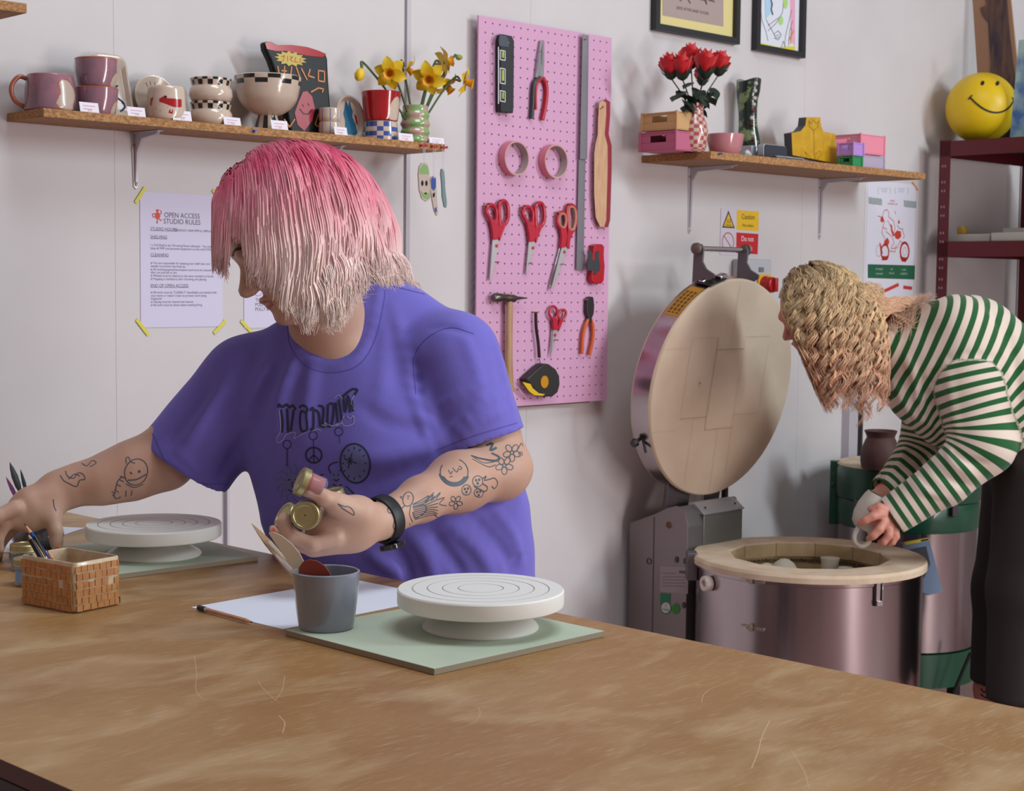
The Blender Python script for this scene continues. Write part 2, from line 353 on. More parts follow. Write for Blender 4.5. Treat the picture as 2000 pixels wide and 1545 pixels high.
# pedestal bowl
P = sp(523, 190, .085, S1T); k = 1/pmx(P)
out = smoothprof([(20*k, 0), (27*k, 2*k), (22*k, 22*k), (20*k, 30*k), (28*k, 33*k), (44*k, 44*k), (56*k, 60*k), (61*k, 78*k), (63*k, 88*k), (64.5*k, 97*k), (65*k, 105*k)], 3)
ni = [i for i, q in enumerate(out) if q[1] < 30*k][-1]; nt = [i for i, q in enumerate(out) if q[1] > 87*k][0]; nl = len(out)-1
pot('pedestal_bowl', 'large cream bowl with checkered rim on a black striped foot', 'bowl', P, out, [CREAM, BLKGL],
    lambda i, j: (1 if i <= ni and (j//3) % 2 else 1 if nt <= i < nl and (((i-nt)*2//max(1, nl-nt))+j//3) % 2 else 0), t=.005)
# striped small cups
P = sp(644, 240, .10, S1T); k = 1/pmx(P)
for q, lab in enumerate(('lower cream cup with thin blue stripes in the stack of two', 'upper cream cup with thin blue stripes in the stack of two')):
    out = [(18*k, 0), (20.5*k, 2*k), (21.5*k, 10*k), (21.5*k, 20*k), (21*k, 26*k)]
    pot('cup', lab, 'cup', P+Z*(q*27*k), out, [CREAM, M('blue_line', '6d78a8', .3, coat=.3)], lambda i, j: 1 if j % 8 == 0 and 0 < i < 4 else 0, n=64, group='stacked blue striped cups')
# red cup on blue check pot
P = sp(744, 250, .085, S1T); k = 1/pmx(P)
out = [(33*k, 0), (33.5*k, 9*k), (33.2*k, 18*k), (32.5*k, 27*k), (32*k, 37*k)]
pot('checkered_pot', 'blue and cream checkered pot under the red cup', 'pot', P, out, [CREAM, M('cobalt_glaze', '3b4f96', .2, coat=.5)], lambda i, j: 1 if i < 4 and (i+(j+3)//7) % 2 else 0, twist=.15, n=49)
out = smoothprof([(31*k, 0), (33*k, 4*k), (36*k, 30*k), (39*k, 56*k)], 16); nn = len(out)
r = pot('cup', 'glossy red cup with a cream patch, sitting on the blue checkered pot', 'cup', P+Z*39*k, out, [REDGL, CREAM], lambda i, j: 1 if blob(i, j, 192, nn*.5, 25+i*.12, nn*.34, 14) else 0, n=192)
# chip-bag shaped ceramic
bp = [(508, 74), (519, 73), (532, 80), (560, 80), (590, 84), (612, 91), (628, 96), (632, 108), (634, 150), (638, 205), (630, 258), (560, 258), (548, 190), (520, 110), (510, 90)]
s0, z0 = ow(575, 255, .06); r = wthing('ceramic_bag', s0, .055, S1T, 'black and red ceramic crisp packet with a yellow starburst', 'ceramic')
def loc(x, y, off=.06, s0=None, z0=None): s, z = ow(x, y, off); return (s-s0, z-z0)
L = lambda x, y: loc(x, y, .06, s0, z0)
mb = MB(); mb.prism([L(*p) for p in bp], (0, .0, 0), X_, Z_, -Y_, .022)
for nm, poly, mt, dy in (('red_band', [(508, 76), (519, 73), (532, 80), (560, 80), (590, 84), (612, 91), (628, 98), (620, 104), (590, 101), (550, 92), (530, 92), (512, 88)], REDGL, .0232),
                     ('red_base', [(562, 250), (632, 250), (630, 258), (561, 258)], REDGL, .0232),
                     ('pepper_figure', [(590, 170), (600, 180), (606, 205), (600, 228), (585, 248), (572, 236), (566, 212), (574, 190), (582, 172)], M('pepper_red', 'a02c3a', .3, coat=.4), .0232)):
    mb.flat([L(*p) for p in poly], (0, -dy, 0), X_, Z_, 4 if nm == 'pepper_figure' else 5)
st = []
for i in range(26):
    a = 2*pi*i/26; q = 1.0 if i % 2 else .72; st.append(L(558+32*q*cos(a), 107+15*q*sin(a)+.12*32*q*cos(a)))
mb.flat(st, (0, -.0234, 0), X_, Z_, 6)
def strokes(mb, L, segs, w, y, m=0):
    for pl in segs: mb.ribbon([np.array([L(*p)[0], -y, L(*p)[1]]) for p in pl], w, -Y_, m)
strokes(mb, L, [[(540, 103), (546, 101), (543, 112)], [(552, 102), (552, 112)], [(557, 103), (562, 104), (557, 108), (563, 113)], [(568, 104), (566, 113), (572, 114)], [(578, 106), (576, 115)]], .0016, .0236, 1)
strokes(mb, L, [[(533, 122), (535, 134)], [(546, 122), (545, 144)], [(541, 130), (550, 131)], [(560, 123), (557, 147)], [(569, 124), (578, 148)], [(579, 126), (590, 148)], [(596, 128), (592, 140), (604, 144)], [(612, 130), (612, 150), (624, 152), (624, 132), (612, 130)]], .0032, .0236, 2)
strokes(mb, L, [[(576, 205), (583, 214), (592, 215), (600, 206)], [(581, 196), (583, 200)], [(592, 194), (594, 198)]], .0022, .0238, 3)
strokes(mb, L, [[(598, 172), (612, 164), (622, 166), (620, 172)], [(546, 225), (556, 240), (566, 225)], [(612, 215), (606, 235), (620, 245), (624, 225)]], .003, .0236, 2)
mb.build('packet', [M('bag_black', '131215', .42, spec=.3), REDP, M('bag_orange', 'c8762a', .4), BLKGL, M('pepper_red', 'a02c3a', .3, coat=.4), REDGL, M('bag_yellow', 'b8a232', .4)], r, bevel=.006, seg=3)
# green wavy vase
P = sp(811, 245, .10, S1T); k = 1/pmx(P)
out = smoothprof([(24*k, 0), (28*k, 6*k), (25.5*k, 14*k), (29*k, 22*k), (26*k, 30*k), (29.5*k, 38*k), (26*k, 47*k), (28*k, 56*k), (25*k, 64*k), (25*k, 73*k)], 3); nn = len(out)
vase = pot('vase', 'green and beige checkered wavy vase holding daffodils', 'vase', P, out, [M('vase_green', '86a86a', .15, coat=.6), M('vase_beige', 'b59c88', .2, coat=.5)], lambda i, j: 1 if ((i*5//nn)+(j+3)//8) % 2 else 0)
VP = P; VK = k
# daffodils
DYEL = M('daffodil_yellow', 'e6c21e', .5, sss=.1, col2='d9b012', cscale=30); DORA = M('daffodil_trumpet', 'e09a12', .5); STEMG = M('stem_green', '3d5c2c', .5); BUDG = M('bud_green', '8f9a3a', .5); HUSK = M('husk_brown', '7a6a4e', .7)
def daffodil(hx, hy, off, face, size, label, kind='open', base=0.):
    size *= 1.12
    Hd = W(*[*ow(hx, hy, off)][:1], off, ow(hx, hy, off)[1]); f = np.array(face, float); f /= np.linalg.norm(f)
    b = VP+D*base+Z*VK*30; r = thing('daffodil', b, label, 'flower', group='daffodils in the green vase')
    bend = Hd-f*size*.6+Z*size*.15; mid = (b+bend)/2+Z*.008+(bend-b)*.12
    mb = MB(); mb.tube(cr([b, b*.5+mid*.5, mid, bend, Hd-f*size*.25], 6), .0026, 8); mb.build('stem', STEMG, r, world=True)
    u = np.cross(f, Z); u /= np.linalg.norm(u); v = np.cross(u, f)
    mb = MB(); c0 = Hd-f*size*.25
    mb.lathe([(size*.06, -size*.35), (size*.1, -size*.1), (size*.08, 0)], 10, c0, ax=(u, v, f)); mb.build('husk', HUSK if kind != 'greenbud' else BUDG, r, world=True)
    if kind == 'open':
        for p in range(6):
            a = p*pi/3+.3; d = u*cos(a)+v*sin(a); q = np.cross(f, d); lift = .12 if p % 2 else -.02
            m2 = MB(); V = []; K = 7
            for i in range(K):
                t = i/(K-1); w = size*.74*sin(pi*(.12+.80*t)**.8)*(1 if t < .98 else .1)
                c = Hd+d*size*(.08+.92*t)+f*size*(lift*sin(t*pi)-.18*t*t+RNG.uniform(-.03, .03))
                V += [c-q*w*.5+f*size*.05*sin(t*pi), c-f*size*.03, c+q*w*.5+f*size*.05*sin(t*pi)]
            m2.add(V, [(3*i+j, 3*i+j+1, 3*i+j+4, 3*i+j+3) for i in range(K-1) for j in (0, 1)])
            m2.build('petal', DYEL, r, world=True, angle=80, sub=1)
        m2 = MB(); m2.lathe([(size*.12, -.02*size), (size*.2, size*.2), (size*.24, size*.42), (size*.33, size*.5), (size*.31, size*.49), (size*.2, size*.38), (size*.15, size*.1), (.0005, size*.05)], 24, Hd, ax=(u, v, f), cap=False, sq=lambda a, z: 1+.07*sin(a*8)*(z > size*.4))
        m2.build('trumpet', DORA, r, world=True, angle=80)
    else:
        m2 = MB(); m2.lathe([(size*.1, -size*.2), (size*.3, 0), (size*.36, size*.3), (size*.25, size*.62), (size*.04, size*.8)], 14, c0+f*size*.2, ax=(u, v, f), sq=lambda a, z: 1+.06*cos(3*a))
        m2.build('bud', DYEL if kind == 'bud' else BUDG, r, world=True, angle=80)
tc = CAM-VP; tc /= np.linalg.norm(tc)
daffodil(704, 140, .12, -D*.35-Z*.9+tc*.2, .030, 'drooping closed daffodil, leftmost bloom of the vase', 'bud', -.010)
daffodil(762, 143, .14, tc-D*.2-Z*.15, .036, 'open daffodil facing the room, left side of the vase', base=-.008)
daffodil(796, 134, .10, D*.5+tc*.3-Z*.3, .030, 'daffodil turned away behind the left open bloom', base=-.002)
daffodil(838, 153, .15, tc-D*.15-Z*.35, .038, 'large open daffodil tipped forward over the vase centre', base=.002)
daffodil(868, 122, .12, D*.9+tc*.35+Z*.2, .036, 'topmost daffodil with its trumpet turned right', base=.004)
daffodil(872, 168, .09, D*.5+tc*.4-Z*.4, .034, 'daffodil half hidden behind the large centre bloom', base=.008)
daffodil(908, 160, .13, D*.8+tc*.6-Z*.1, .036, 'open daffodil farthest right, near the pegboard', base=.010)
daffodil(894, 112, .12, D*.9+Z*.1, .018, 'small green unopened daffodil bud at the top right', 'greenbud', .006)

# price cards
CARD = M('card_white', 'e6dfe8', .7); PKINK = M('pink_ink', 'd08a9c', .8)
def card(x0, y0, x1, y1, lab, off=.140, skew=.12):
    xc = (x0+x1)/2; s, z = ow(xc, y1, off); w = (ow(x1, y1, off)[0]-ow(x0, y1, off)[0]); h = abs(ow(xc, y0, off)[1]-z)
    r = wthing('price_card', s, off, S1T, lab, 'card', group='price cards on the mug shelf'); A = np.array([0, .25, .97])
    mb = MB(); mb.prism([(-w/2, 0), (w/2, 0), (w/2, h), (-w/2, h)], (0, 0, 0), X_, A, -Y_, .0006, 0)
    for q in range(2): mb.flat([(-w*.32, h*(.62-q*.3)), (w*.32*(1-q*.5), h*(.62-q*.3)), (w*.32*(1-q*.5), h*(.68-q*.3)), (-w*.32, h*(.68-q*.3))], (0, -.0009, 0), X_, A, 1)
    mb.text('£12', (0, -.0010, h*.22), X_, A, h*.26, 1)
    mb.build('card', [CARD, PKINK], r, smooth=False)
for q, (a, b, c, d, lab) in enumerate(((157, 198, 194, 219, 'price card in front of the pink stacked cups'), (250, 208, 285, 228, 'price card in front of the round leaning plate'), (338, 215, 375, 236, 'price card right of the crocodile cup'), (438, 229, 471, 246, 'price card right of the stacked checkered bowls'), (531, 236, 563, 255, 'price card by the striped foot of the pedestal bowl'), (654, 249, 679, 266, 'price card beside the stacked striped cups'), (780, 258, 808, 274, 'price card against the green daffodil vase'))): card(a, b, c, d, lab)
card(840, 267, 868, 280, 'pinkish card at the right end of the mug shelf')

# hanging ceramic pendants
def pendant(pin_x, pts, lab, mats, draw):
    off = .153; s0, z0 = ow(pts[0][0], pts[0][1], off); r = wthing('hanging_pendant', s0, off, z0, lab, 'ornament', group='ceramic pendants hanging from the mug shelf')
    L = lambda x, y: loc(x, y, off, s0, z0)
    mb = MB(); mb.prism([L(*p) for p in pts], (0, 0, 0), X_, Z_, -Y_, .004, 0); draw(mb, L); mb.build('plaque', mats, r, bevel=.0006)
    a = L(*[(pts[0][0]+pts[1][0])/2+0, pts[0][1]+4]); b = L(pin_x, 276); c = L(pin_x+3, 284)
    mb = MB(); mb.tube([(a[0], -.005, a[1]), (b[0]-.0015, -.002, b[1])], .0006, 5); mb.tube([(a[0]+.001, -.005, a[1]), (c[0]+.001, -.002, c[1])], .0006, 5); mb.build('string', M('string_white', 'd8d4da', .8), r)
FACEP = M('face_beige', 'b8a598', .3, coat=.3); VG = M('vase_green'); CB = M('cobalt_glaze')
def d1(mb, L):
    mb.flat([L(*p) for p in ((817, 340), (836, 340), (834, 330), (831, 322), (823, 322), (818, 330))], (0, -.0044, 0), X_, Z_, 1)
    mb.flat([L(*p) for p in ((819, 372), (823, 384), (832, 390), (838, 386), (836, 376), (828, 380))], (0, -.0044, 0), X_, Z_, 1)
    for x in (822.5, 830.5): mb.flat([L(x+2.4*cos(a), 358+5.5*sin(a)) for a in np.linspace(0, 2*pi, 12)[:-1]], (0, -.0046, 0), X_, Z_, 2)
    mb.flat([L(829+2.5*cos(a), 378+2*sin(a)) for a in np.linspace(0, 2*pi, 10)[:-1]], (0, -.0046, 0), X_, Z_, 2)
pendant(825, [(822, 318), (831, 318), (836, 328), (837, 350), (839, 380), (837, 390), (830, 394), (822, 388), (817, 372), (815, 340), (817, 325)], 'flat ceramic dog face pendant with a green cap, leftmost of three', [FACEP, VG, BLKGL], d1)
def d2(mb, L):
    mb.flat([L(*p) for p in ((839, 352), (840, 368), (845, 373), (849, 366), (849, 348), (843, 344))], (0, -.0044, 0), X_, Z_, 1)
    mb.flat([L(*p) for p in ((843, 378), (847, 376), (847, 384), (843, 386))], (0, -.0044, 0), X_, Z_, 2); mb.flat([L(*p) for p in ((846, 408), (850, 404), (851, 414), (848, 415))], (0, -.0044, 0), X_, Z_, 1)
pendant(846, [(841, 345), (848, 344), (850, 352), (851, 372), (852, 395), (854, 415), (851, 422), (846, 412), (842, 390), (838, 365), (838, 352)], 'narrow ceramic pendant with a blue top, middle of three', [FACEP, CB, BLKGL], d2)
pendant(863, [(860, 330), (865, 330), (867, 350), (868, 370), (871, 395), (870, 406), (866, 405), (862, 385), (861, 360), (859, 340)], 'slim grey green ceramic pendant, rightmost of three', [M('sage_glaze', '6f8486', .3, coat=.3)], lambda mb, L: None)
# ---------------------------------------------------------------- papers taped to the wall
def paper(name, x0, y0, x1, y1, label, cat='poster', col=None, th=.0004, off=.001):
    s0, z1 = ow(x0, y0, off); s1, _ = ow(x1, y0, off); _, z0 = ow(x0, y1, off)
    r = wthing(name, (s0+s1)/2, off, (z0+z1)/2, label, cat); w, h = s1-s0, z1-z0
    mb = MB(); mb.box((-w/2, -th, -h/2), (w/2, 0, h/2), 0); return r, mb, w, h
def tape(x0, y0, x1, y1, lab, off=.0022, w=.008, mat=None, grp=None):
    a = ow(x0, y0, off); b = ow(x1, y1, off); r = wthing('tape_strip', (a[0]+b[0])/2, off, (a[1]+b[1])/2, lab, 'tape', group=grp)
    d = np.array([(b[0]-a[0])/2, 0, (b[1]-a[1])/2]); n = np.cross(d/np.linalg.norm(d), Y_)*w/2
    mb = MB(); V = [-d-n, d-n, d+n, -d+n]; mb.add([p for p in V]+[p-Y_*.0003 for p in V], [(0,1,2,3), (7,6,5,4), (0,4,5,1), (1,5,6,2), (2,6,7,3), (3,7,4,0)]); mb.build('strip', mat or YTAPE, r, smooth=False)
r, mb, w, h = paper('rules_poster', 273, 374, 434, 640, 'OPEN ACCESS STUDIO RULES sheet taped to the wall behind the pink hair')
# paper local frame: x right, z up, origin centre; u in [0,1] across, v in [0,1] down
U = lambda u, v, e=.0006: np.array([(u-.5)*w, -e, (.5-v)*h])
mb.text('OPEN ACCESS', U(.50, .165), X_, Z_, .0155, 1, .92); mb.text('STUDIO RULES', U(.50, .212), X_, Z_, .0155, 1, .92)
LINES = [(.27, 'STUDIO HOURS', .012, .12, 1), (.275, 'TUESDAYS 10AM-9PM & 10PM-5PM', .34, .0, 0), (.33, 'SHELVING', .012, .12, 1), (.39, '1 x Full Shelf in the Throwing Room allocated.  You must', 0, .12, 0), (.413, 'keep all WIP and personal equipment on this shelf ONLY', 0, .12, 0),
 (.462, 'CLEANING', 0, .12, 1), (.522, '# You are responsible for keeping your shelf clear and', 0, .12, 0), (.545, '   weekly to prevent clay build up.', 0, .12, 0), (.57, '# All tools/equipment/workspace used must be cleaned well', 0, .12, 0), (.592, '   after use and left to dry.', 0, .12, 0), (.616, '# Wheels must be cleaned to the same standard as found.', 0, .12, 0), (.64, '# Mopping is mandatory after throwing and glazing.', 0, .12, 0),
 (.69, 'END OF OPEN ACCESS', 0, .12, 1), (.74, '# All work must be "CLEARLY" identifiable and marked with', 0, .12, 0), (.764, '   your name or maker\'s mark to prevent work being', 0, .12, 0), (.786, '   misplaced.', 0, .12, 0), (.81, '# Glazing must be cleaned and cleared.', 0, .12, 0), (.834, '# All work must be taken unless awaiting firing.', 0, .12, 0)]
def ltext(mb, t, u, v, size, sx=.9, U=None, m=1):
    V, Fc = text_geo(t); lo = V[:, 0].min(); o = U(u, v); mb.add([o+X_*(p[0]-lo)*size*sx+Z_*p[1]*size for p in V], Fc, m); return (V[:, 0].max()-lo)*size*sx
for v, t, a, b, hd in LINES:
    u = .12 if a < .1 else a+.06; L_ = ltext(mb, t, u, v, .0098 if hd else .0072, .95, U)
    if hd: o_ = U(u, v+.014); mb.add([o_, o_+X_*L_, o_+X_*L_+Z_*.0008, o_+Z_*.0008], [(0,1,2,3)], 1)
jug = [(.185, .125), (.225, .125), (.222, .137), (.212, .143), (.235, .16), (.238, .178), (.225, .195), (.205, .2), (.185, .195), (.172, .178), (.175, .16), (.195, .143), (.186, .137)]
mb.add([U(*p) for p in jug], [tuple(range(len(jug)))], 2)
for pl in ([(.175, .158), (.15, .16), (.145, .172), (.155, .184), (.172, .182)], [(.20, .198), (.205, .215), (.192, .222), (.205, .228)], [(.225, .195), (.24, .207), (.255, .2)], [(.232, .16), (.248, .155), (.25, .14), (.24, .132)]): mb.ribbon([U(*p) for p in pl], .0022, Y_, 2)
mb.build('sheet', [M('paper_lilac', 'd3cce2', .8), M('ink_soft', '4a4654', .8), M('print_coral', 'cc5a4a', .8)], r, smooth=False)
for q in (((284, 366, 265, 396), 'yellow tape on the top left corner of the rules poster'), ((416, 371, 434, 394), 'yellow tape on the top right corner of the rules poster'), ((267, 624, 290, 654), 'yellow tape on the bottom left corner of the rules poster'), ((441, 626, 418, 651), 'yellow tape on the bottom right corner of the rules poster'), ((471, 626, 492, 649), 'yellow tape on the bottom left corner of the half hidden second sheet')):
    tape(*q[0], q[1], grp='yellow tape strips on the wall')
r, mb, w, h = paper('second_poster', 476, 378, 640, 641, 'second lilac sheet half hidden behind the face of the person in purple')
U = lambda u, v, e=.0006: np.array([(u-.5)*w, -e, (.5-v)*h])
for v, t in ((.79, 'THANK'), (.825, 'POLLY'), (.86, 'POLLY BH')): ltext(mb, t, .13, v, .011, .9, U)
for cx, cy in ((.10, .69), (.16, .74), (.22, .80)): mb.ribbon([U(cx+.04*cos(a), cy+.02*sin(a)) for a in np.linspace(0, 5, 9)], .0012, Y_, 2)
mb.build('sheet', [M('paper_lilac'), M('ink_soft'), M('print_coral')], r, smooth=False)

# ---------------------------------------------------------------- pegboard
PINKB = M('pegboard_pink', 'd09dbd', .55, spec=.35); WOODPEG = M('peg_wood', 'a8764a', .6)
r = wthing('pegboard', 0, 0, 1.05, 'pink perforated pegboard hung with hand tools', 'pegboard')
mb = MB(); sp_ = .0254; bx0, bx1, bz0, bz1 = -.0238, .4783, 0., .999; rz0 = 2.0341-38*sp_-1.05
for face, y in ((0, -.03), (1, -.025)):
    pass
hr = .0026
for i in range(19):
    for j in range(39):
        cx, cz = i*sp_, rz0+j*sp_; x0, x1, z0, z1 = cx-sp_/2, cx+sp_/2, cz-sp_/2, cz+sp_/2
        if i == 0: x0 = bx0
        if i == 18: x1 = bx1
        if j == 0: z0 = bz0
        if j == 38: z1 = bz1
        sq = [(x1, cz), (x1, z1), (cx, z1), (x0, z1), (x0, cz), (x0, z0), (cx, z0), (x1, z0)]
        oc = [(cx+hr*cos(k*pi/4), cz+hr*sin(k*pi/4)) for k in range(8)]
        V = [(p[0], -.03, p[1]) for p in sq]+[(p[0], -.03, p[1]) for p in oc]+[(p[0], -.025, p[1]) for p in oc]
        mb.add(V, [(k, 8+k, 8+(k+1) % 8, (k+1) % 8) for k in range(8)]+[(8+k, 16+k, 16+(k+1) % 8, 8+(k+1) % 8) for k in range(8)], 0)
for a, b in (((bx0, bz0), (bx1, bz0)), ((bx1, bz0), (bx1, bz1)), ((bx1, bz1), (bx0, bz1)), ((bx0, bz1), (bx0, bz0))):
    mb.add([(a[0], -.03, a[1]), (b[0], -.03, b[1]), (b[0], -.025, b[1]), (a[0], -.025, a[1])], [(3,2,1,0)], 0)
mb.build('perforated_panel', PINKB, r, smooth=False)
DKWOOD = M('batten_wood', '6a4a3c', .7)
for nm, lo, hi in (('batten', (.0, -.0245, .0-.004), (.415, -.001, .035)), ('batten', (.0, -.0245, .95), (.455, -.001, .985))): mb = MB(); mb.box(lo, hi); mb.build(nm, DKWOOD, r)
def hook(x, y, L_=.03, up=False):
    s, z = ow(x, y, .045); mb = MB(); mb.tube([(s, -.028, z-1.05), (s, -.03-L_*.8, z-1.05), (s, -.03-L_, z-1.05+(.006 if up else 0))], .0016, 8); mb.build('peg_hook', WOODPEG, r)
for x, y in ((972, 512), (1036, 514), (1098, 516), (1048, 610), (1085, 664), (1143, 77), (1172, 212), (990, 84), (950, 402), (1022, 405), (1090, 415), (1000, 282), (1078, 290), (1060, 100), (1100, 608), (985, 575), (1147, 585), (1158, 480)): hook(x, y, .014 if (x, y) in ((1060, 100), (1147, 585)) else .022)
ZB = .0302
def tool(name, x, y, label, cat, off=ZB, **k):
    s, z = ow(x, y, off); return wthing(name, s, off, z, label, cat, **k), (lambda px_, py_, o=off: (ow(px_, py_, o)[0]-s, ow(px_, py_, o)[1]-z))
def tp(mb, L, pts, y0, d, m=0, o=None): mb.prism([L(*p) if o is None else L(*p, o) for p in pts], (0, -y0, 0), X_, Z_, -Y_, d, m)
# spirit level
r, L = tool('spirit_level', 981, 145, 'small black spirit level with three green vials', 'tool')
mb = MB(); o = .052
tp(mb, L, [(970, 68), (990, 72), (994, 82), (993, 210), (992, 222), (968, 220), (967, 210), (967, 80)], 0, .020, 0); mb.build('body', BLACK, r, bevel=.002)
mb = MB(); tp(mb, L, [(976, 68), (989, 71), (993, 80), (993, 92), (975, 90), (974, 78)], .0205, .001, 0, .0507); mb.build('end_cap', M('slate_blue', '3c4652', .5), r)
mb = MB()
for y0, y1 in ((98, 116), (133, 162), (177, 197)):
    P4 = [L(977.5, y0, o), (L(987, y0+2, o)), (L(987, y1+2, o)), (L(977.5, y1, o))]; c = np.mean(P4, 0)
    for a, b in zip(P4, P4[1:]+P4[:1]): mb.ribbon([(a[0], -.0212, a[1]), (b[0], -.0212, b[1])], .0022, Y_, 0)
mb.ribbon([(L(974, 92, o)[0], -.0212, L(974, 92, o)[1]), (L(974, 202, o)[0], -.0212, L(974, 202, o)[1])], .003, Y_, 0); mb.build('white_trim', M('white_plastic', 'd8d8dc', .4), r, label_=None) if False else mb.build('white_trim', M('white_plastic', 'd8d8dc', .4), r)
for y0, y1 in ((101, 113), (137, 158), (181, 193)):
    a = L(982.5, y0, o); b = L(982.5, y1, o); mb = MB(); mb.cyl((a[0], -.019, a[1]), (b[0], -.019, b[1]), .0048, 12); mb.build('vial', M('vial_green', '9aa83a', .1, coat=.8), r)
# long nose pliers
def strip2(ptsL, wds):        # polygon around a centreline in px
    P = np.array(ptsL, float); T = np.gradient(P, axis=0); T /= np.linalg.norm(T, axis=1)[:, None]; Nn = np.stack([-T[:, 1], T[:, 0]], 1); w_ = np.array(wds)[:, None]/2
    return [tuple(p) for p in P+Nn*w_]+[tuple(p) for p in (P-Nn*w_)[::-1]]
def otube(mb, L, pts, rad, y0, o=None, n=10, m=0, flat=1., k=4): mb.tube([np.array([q[0], 0, q[1]])-Y_*y0 for q in cr([L(*p) if o is None else L(*p, o) for p in pts], k)], rad, n, m, flat)
r, L = tool('long_nose_pliers', 1048, 160, 'long nose pliers with red and black grips, top of the pegboard', 'tool')
mb = MB(); tp(mb, L, [(1052, 80), (1055, 79), (1052, 110), (1053, 155), (1042, 152), (1046, 115)], .002, .008); tp(mb, L, [(1055, 80), (1058, 80), (1058, 120), (1056, 156), (1052, 156), (1053, 110)], .002, .008); mb.build('jaws', STEEL, r, bevel=.0008)
mb = MB(); otube(mb, L, [(1050, 152), (1040, 162), (1037, 180), (1036, 205), (1034, 232)], .0065, .007); mb.build('grip', DKGREY, r)
mb = MB(); otube(mb, L, [(1052, 153), (1042, 165), (1039.5, 185), (1040, 215)], .004, .012); mb.build('grip_edge', RED, r)
mb = MB(); otube(mb, L, [(1056, 153), (1062, 165), (1063, 185), (1060, 210), (1055, 234)], .0065, .007); mb.build('grip', RED, r)
# steel rules
def rule(poly, lab, y0):
    r, L = tool('steel_rule', poly[0][0], poly[0][1], lab, 'ruler', group='steel rules on the pegboard'); mb = MB(); tp(mb, L, poly, y0, .0012, 0)
    (xa, ya), (xb, yb) = poly[1], poly[2]
    for k in range(60):
        t = (k+.5)/60; a = L(xa+(xb-xa)*t-1, ya+(yb-ya)*t); q = .004 if k % 5 else .008; mb.add([(a[0], -y0-.0014, a[1]), (a[0]-q, -y0-.0014, a[1]), (a[0]-q, -y0-.0014, a[1]+.0006), (a[0], -y0-.0014, a[1]+.0006)], [(0,1,2,3)], 1)
    mb.build('blade', [M('rule_steel', '8f8c92', .38, .8), INK], r, smooth=False)
rule([(1131, 68), (1143, 70), (1140, 312), (1126, 311)], 'upper long steel rule hanging on the pegboard', .012)
rule([(1127, 308), (1140, 308), (1136, 528), (1122, 527)], 'lower steel rule hanging below the other on the pegboard', .006)
# wooden paddle
r, L = tool('wooden_paddle', 1175, 310, 'pale wooden paddle with a dark red edge on the pegboard', 'tool')
pd = [(1170, 200), (1177, 195), (1184, 200), (1184, 225), (1181, 262), (1187, 285), (1187, 330), (1184, 430), (1180, 444), (1172, 444), (1163, 425), (1160, 380), (1160, 300), (1163, 280), (1167, 262), (1168, 230)]
mb = MB(); tp(mb, L, pd, .001, .014, 1); tp(mb, L, [(x*.97+1175*.03, y*.995+320*.005) for x, y in pd], .015, .0008, 0, .0455)
c_ = L(1177, 209, .046); mb.flat([(c_[0]+.0035*cos(a), c_[1]+.0035*sin(a)) for a in np.linspace(0, 2*pi, 12)[:-1]], (0, -.0164, 0), X_, Z_, 2)
mb.build('blade', [M('beech', 'cda480', .6, col2='bf9270', cscale=20, stretch=(8, 1, 1)), M('maroon_edge', '8c1f2c', .5), DKWOOD], r, bevel=.001)
# tape rolls
for x, y, lab in ((992, 310, 'left pink tape roll on the pegboard'), (1069, 316, 'right pink tape roll on the pegboard')):
    r, L = tool('tape_roll', x+5, y, lab, 'tape roll', group='pink tape rolls on the pegboard')
    mb = MB(); c = np.array([0, -.001, 0]); A = (X_, Z_, -Y_); mb.lathe([(.0445, 0), (.0445, .024), (.0405, .024), (.0405, 0), (.0445, 0)], 48, c, ax=A, mf=lambda i, j: (0, 2, 1, 2)[i], cap=False)
    mb.build('roll', [M('tape_pink', 'd9808e', .4), M('card_core', 'b0a49c', .7), M('tape_side', 'c4958f', .5)], r)
# scissors
def scissors(px0, lab, grp, rings, arms, blade1, blade2, piv, cores=None, rr=.0056, sc=1.):
    r, L = tool('scissors', *px0, lab, 'scissors', group=grp)
    mb = MB(); tp(mb, L, blade1, .006, .0018); mb.build('blade', CHROME if cores else M('blade_steel', 'c9c4c6', .35, .6), r, bevel=.0004)
    mb = MB(); tp(mb, L, blade2, .009, .0018); mb.build('blade', M('blade_steel', 'c9c4c6', .35, .6), r, bevel=.0004)
    for q, (rg, arm) in enumerate(zip(rings, arms)):
        mb = MB(); P = [L(*p) for p in cr([np.array(p, float) for p in rg+rg[:1]], 4)]
        mb.tube([(p[0], -.010, p[1]) for p in P], rr*sc, 8, cap=False)
        tp(mb, L, arm, .005, .010); mb.build('handle', M('scissor_red', 'b81a34', .35), r, bevel=.001)
        if cores:
            mb = MB(); c = np.mean(np.array(P), 0); mb.tube([(c[0]+(p[0]-c[0])*.78, -.013, c[1]+(p[1]-c[1])*.86) for p in P], rr*.55, 6, cap=False); mb.build('grip_lining', M('tan_rubber', 'b08c6c', .6), r)
    mb = MB(); p = L(*piv); mb.lathe([(.0045, .009), (.0045, .0125), (.001, .0132)], 16, (p[0], 0, p[1]), ax=(X_, Z_, -Y_)); mb.build('pivot', M('pivot_red', 'b03428', .4), r)
R1 = lambda dx, dy: [(948+dx, 401+dy), (957+dx, 401+dy), (964+dx, 412+dy), (963+dx, 432+dy), (957+dx, 437+dy), (950+dx, 425+dy), (944+dx, 412+dy)]
R2 = lambda dx, dy: [(972+dx, 395+dy), (980+dx, 393+dy), (986+dx, 404+dy), (986+dx, 428+dy), (978+dx, 440+dy), (971+dx, 442+dy), (970+dx, 420+dy), (969+dx, 402+dy)]
